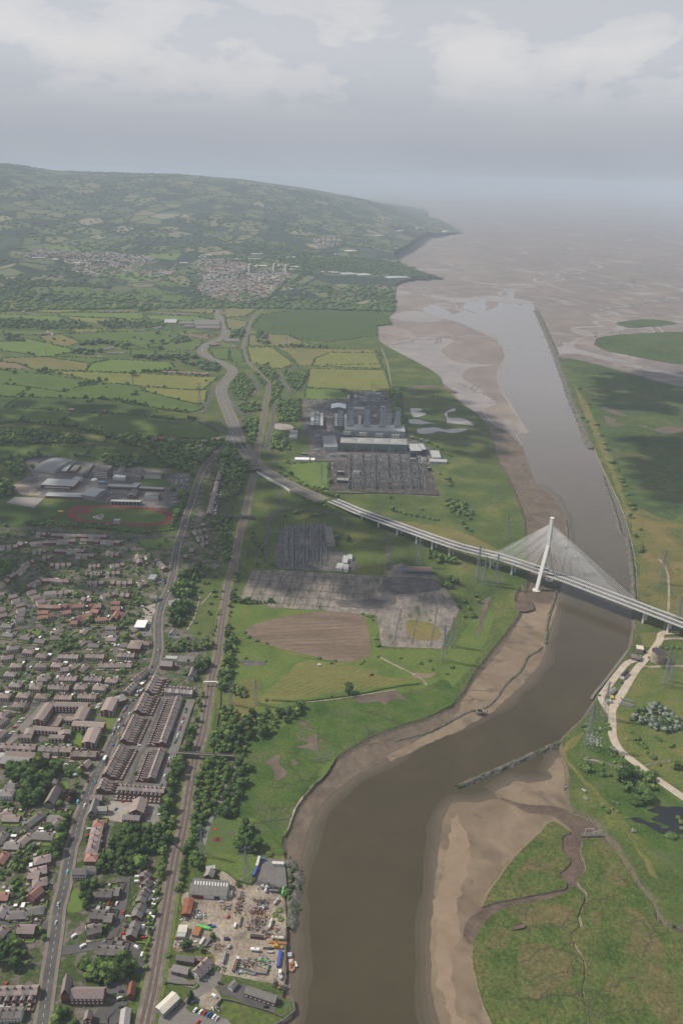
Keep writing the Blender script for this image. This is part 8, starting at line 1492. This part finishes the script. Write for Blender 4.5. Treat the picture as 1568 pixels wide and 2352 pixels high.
def lattice_parts(hh):
 def f():
  out=[];W0,W1,zt=hh*.075,hh*.018,hh*.97
  def wz(z):return W0+(W1*1.25-W0)*min(1,z/(hh*.62))if z<hh*.62 else W1*1.25+(W1*.5-W1*1.25)*(z-hh*.62)/(hh*.38)
  t=max(.085,hh*.0022)
  for sx,sy in((1,1),(1,-1),(-1,1),(-1,-1)):
   b=MB();zs=[0,hh*.31,hh*.62,hh]
   for z0,z1 in zip(zs,zs[1:]):b.bar((sx*wz(z0),sy*wz(z0),z0),(sx*wz(z1),sy*wz(z1),z1),t*1.5,cap=False)
   b.box((sx*W0,sy*W0,0),(1.6,1.6,.5));out.append(('leg',b.mesh('leg',M_lat)))
  b=MB();z=0
  while z<hh*.95:
   st=max(2.2,wz(z)*1.7);z1=min(hh*.98,z+st);a,c=wz(z),wz(z1)
   for(p,q)in(((1,1),(1,-1)),((1,-1),(-1,-1)),((-1,-1),(-1,1)),((-1,1),(1,1))):
    b.bar((p[0]*a,p[1]*a,z),(q[0]*c,q[1]*c,z1),t,cap=False);b.bar((q[0]*a,q[1]*a,z),(p[0]*c,p[1]*c,z1),t,cap=False);b.bar((p[0]*c,p[1]*c,z1),(q[0]*c,q[1]*c,z1),t*.8,cap=False)
   z=z1
  out.append(('bracing',b.mesh('bracing',M_lat)))
  for zf,rf in((.62,.125),(.76,.155),(.90,.115)):
   b=MB();z,r,w=hh*zf,hh*rf,wz(hh*zf)
   for s in(1,-1):
    for y in(w,-w):b.bar((s*w,y,z),(s*r,0,z+.3),t,cap=False);b.bar((s*w,y,z+hh*.05),(s*r,0,z+.3),t,cap=False)
    b.bar((s*r*.97,0,z+.2),(s*r*.97,0,z-hh*.045),t*1.1,cap=False);b.bar((s*r*.5,w*.5,z+.2),(s*r*.5,-w*.5,z+.2),t,cap=False)
   out.append(('cross_arm',b.mesh('cross_arm',M_lat)))
  return out
 return cached(('lat',hh),f)
LAT=[(588,1617,590,1558,'in the scrub below the hay field, right of the pair'),(530,1618,533,1565,'in the scrub below the hay field, left of the pair'),(465,1964,464,1895,'between the railway and the playground'),(565,2022,566,1944,'in the grass paddock above the scrapyard'),(1162,1236,1163,1184,'on the green bank left of the bridge pylon'),(1139,1152,1141,1112,'on the green bank by the creek above the bridge'),(1095,1333,1096,1240,'left of the viaduct, first of the tight group'),(1137,1346,1144,1271,'left of the viaduct, rightmost of the tight group'),(1110,1343,1108,1275,'left of the viaduct, middle of the tight group'),(1514,1340,1521,1262,'in the cattle meadow right of the bridge'),(1548,1450,1556,1368,'in front of the right end of the bridge'),(1523,1575,1531,1490,'behind the round tank'),(1536,1566,1540,1505,'right of the round tank'),(1347,1716,1357,1604,'over the white debris by the jetty'),(1384,1650,1389,1562,'at the gravel track fork'),(1016,1518,1016,1434,'on the old concrete slab, nearer one'),(1036,1484,1038,1414,'on the old concrete slab, farther one'),(307,896,307,858,'in the yellow field'),(738,1112,741,1066,'in the bright field beside the big substation'),(661,1060,661,1030,'beside the lane left of the big substation'),(459,928,459,876,'in the fields left of the dual carriageway'),(960,1300,962,1236,'behind the viaduct by the blue-grey shed'),(562,1300,563,1262,'beside the railway at the old switchyard'),(644,1250,645,1210,'at the left edge of the old switchyard'),(107,815,107,800,'in the bright fields at far left'),(197,706,197,690,'on the far fields'),(659,795,659,773,'on the far green beside the railway'),(627,770,627,744,'farther along the far green')]
for x,y,tx,ty,wh in LAT:
 p=P(x,y);lo,hi=8.0,90.0
 for _ in range(30):
  z=(lo+hi)/2;v=Vector((p.x,p.y,z-H));dd=v.y*_ct-v.z*_st;vv=(v.y*_st+v.z*_ct)/dd;uu=v.x/dd
  if CY-FOC*(-uu*_sr+vv*_cr)>ty:lo=z
  else:hi=z
 hh=min(62,max(24,round(z/3)*3));o=empty('electricity_pylon',p,R(rnd.choice([15,20,30])));tag(o,'grey lattice electricity pylon '+wh,'pylon','electricity pylons')
 for nm,me in lattice_parts(hh):link(nm,me,o)
M_cow=plain('black_cowhide',(0.03,0.028,0.026),.8)
for i,(x,y)in enumerate(((1330,498),(1322,552),(1475,378),(1525,372),(1540,376),(1515,570),(1460,335))):
 def f():
  b=MB();V,F_=ico(1);b.add([(v[0]*1.05,v[1]*.42,1.0+v[2]*.45)for v in V],F_);b.add([(1.25+v[0]*.38,v[1]*.2,1.15+v[2]*.24)for v in V],F_)
  for sx in(-.7,.7):
   for s in(-.25,.25):b.bar((sx,s,0),(sx,s,.8),.09,0,5,.13)
  b.bar((-1.05,0,1.2),(-1.2,0,.5),.04);return b.mesh('cow',M_cow)
 o=link('cow',cached('cow',f));o.location=P(*fF((x,y))[0]);o.rotation_euler=(0,0,rnd.random()*6);o.scale=(1.25,)*3;tag(o,None,'cow','cattle in the right meadow');later(o,'black cow grazing in the dry meadow')
M_cloud=plain('cloud_white',(0.85,0.85,0.86),1.0)
def cumulus(poly,n,label,edge=70.0,base=1700.0,r0=22.0):
 w=PS(poly);ww=[(p.x,p.y)for p in w];q=random.Random(n);off_=SD*(base/SD.z);b=MB();k=0;t=0
 xs,ys=[a for a,c in ww],[c for a,c in ww]
 def edist(x,y):
  m_=1e9
  for(ax,ay),(bx,by)in zip(ww,ww[1:]+ww[:1]):
   dx,dy=bx-ax,by-ay;u=max(0,min(1,((x-ax)*dx+(y-ay)*dy)/(dx*dx+dy*dy)));m_=min(m_,math.hypot(x-ax-u*dx,y-ay-u*dy))
  return m_
 area=abs(sum(ww[i][0]*ww[(i+1)%len(ww)][1]-ww[(i+1)%len(ww)][0]*ww[i][1]for i in range(len(ww))))/2
 while t<n:
  t+=1;x,y=q.uniform(min(xs)-edge,max(xs)+edge),q.uniform(min(ys)-edge,max(ys)+edge);ins=inpoly(x,y,ww);d=edist(x,y)*(1 if ins else-1)
  d+=45*mnoise.noise((x/90,y/90,n*.1))
  f=(d+edge*.5)/edge
  if f<0:continue
  r=r0*q.uniform(.8,1.5)if f>1 else max(3.5,r0*.45*f*q.uniform(.6,1.2))
  if f<1 and q.random()>f*.9+.1:continue
  b.ball((x+off_.x,y+off_.y,base+(q.random()**2)*90*min(1,max(f,0))+q.uniform(-6,6)),r,0,1,.8,.3,t)
 o=b.build('cumulus_cloud',M_cloud);o['kind']='stuff';tag(o,label,'cloud');return o
CL=[([(-160,925),(120,915),(330,930),(490,960),(600,1010),(640,1100),(760,1150),(900,1190),(1000,1270),(1060,1320),(1070,1395),(960,1400),(850,1412),(700,1385),(560,1368),(480,1340),(380,1330),(240,1345),(100,1360),(-60,1365),(-220,1320)],1550,'broad grey-white cumulus over the college and old power station'),([(690,915),(800,880),(1000,895),(1120,950),(1140,1030),(1090,1070),(1010,1075),(960,1010),(800,1020),(680,1070),(640,990)],700,'smaller cumulus over the power station'),([(1330,855),(1450,850),(1750,850),(1800,940),(1568,935),(1420,950),(1340,935)],1100,'long cumulus over the upper right marsh'),([(1410,1000),(1568,990),(1900,990),(1950,1180),(1568,1178),(1480,1180),(1440,1120)],1500,'cumulus over the lower right marsh')]
for q,n_,lb in CL:cumulus(q,n_,lb)
LM={'the stone church':fQ((600,1320))[0],'the petrol canopy':(325,1441),'the running track':fY((955,588))[0],'the arched footpath bridge over the railway':fR((1150,970))[0],'the pale car park':fR((230,1560))[0],'the court of flats':fQ((700,480))[0],'the orange-tiled estate':fD((500,660))[0],'the new brick close':fN((1150,760))[0],'the scrapyard factory':fS((490,590))[0],'the quay':fS((1330,1400))[0],'the white quay cottage':fS((430,1460))[0],'the park paths':fD((1400,620))[0],'the brown ploughed field':fE((550,830))[0],'the rusty blue-grey shed':fE((1320,365))[0],'the old switchyard':fE((550,220))[0],'the power station stacks':fX((750,380))[0],'the big substation':fX((800,880))[0],'the bridge pylon':(1240,1335),'the gravel track fork':fW((440,1230))[0],'the dark pond':fI((1480,990))[0],'the stone breakwater':fI((400,600))[0],'the road interchange':fU((450,1150))[0],'the playground':fR((1400,1850))[0],'the white inn':fN((760,350))[0],'the bottom left corner':(0,2340),'the bottom of the main road':fN((430,1650))[0],'the college sports hall':fY((440,180))[0],'the shop row':fR((500,150))[0],'the hay field':fE((700,1150))[0],'the left edge bungalows':fQ((200,1750))[0],'the shaded estate':fD((500,250))[0],'the far high-rise blocks':fL((750,400))[0],'the far farm sheds':fU((250,220))[0],'the wooded farm':fV((740,680))[0],'the lattice tower in the paddock':fS((910,400))[0],'the top of the side street':fR((1050,400))[0],'the round playing green':fD((230,805))[0],'the willow clump':fW((1150,1350))[0],'the road junction by the track':fD((1060,150))[0],'the far shed estate':fL((300,280))[0]}
LP={k:P(*v)for k,v in LM.items()}
bydesc={}
bpy.context.view_layer.update()
for o,d,x,y in PENDING:
 x,y=o.matrix_world.translation.x,o.matrix_world.translation.y
 bydesc.setdefault(d,[]).append((o,x,y))
for d,items in bydesc.items():
 rank={}
 for k,lp in LP.items():
  s=sorted(range(len(items)),key=lambda i:math.hypot(items[i][1]-lp.x,items[i][2]-lp.y))
  for j,i in enumerate(s):rank[(i,k)]=j+1
 for i,(o,x,y)in enumerate(items):
  k=min(LP,key=lambda k:(rank[(i,k)]-1)*8+math.hypot(x-LP[k].x,y-LP[k].y)/(1+math.hypot(x,y)/2500)*.05)
  j=rank[(i,k)]
  o['label']='%s, %snearest %s'%(d,'' if j==1 else ordi(j)+' ',k)if len(items)>1 else '%s near %s'%(d,k)
mhz=bpy.data.materials.new('haze');mhz.use_nodes=True
nt=mhz.node_tree;nt.nodes.remove(nt.nodes['Principled BSDF'])
pv=nt.nodes.new('ShaderNodeVolumePrincipled');pv.inputs['Density'].default_value=HAZE
pv.inputs['Color'].default_value=(0.655,0.75,0.87,1);pv.inputs['Anisotropy'].default_value=0.0
nt.links.new(pv.outputs[0],nt.nodes['Material Output'].inputs['Volume'])
b=MB();b.add([(-45000,-3000,-9),(75000,-3000,-9),(75000,95000,-9),(-45000,95000,-9),(-45000,-3000,690),(75000,-3000,690),(75000,95000,690),(-45000,95000,690)],[(3,2,1,0),(4,5,6,7),(0,1,5,4),(1,2,6,5),(2,3,7,6),(3,0,4,7)])
hz=b.build('haze',mhz);hz['kind']='stuff'
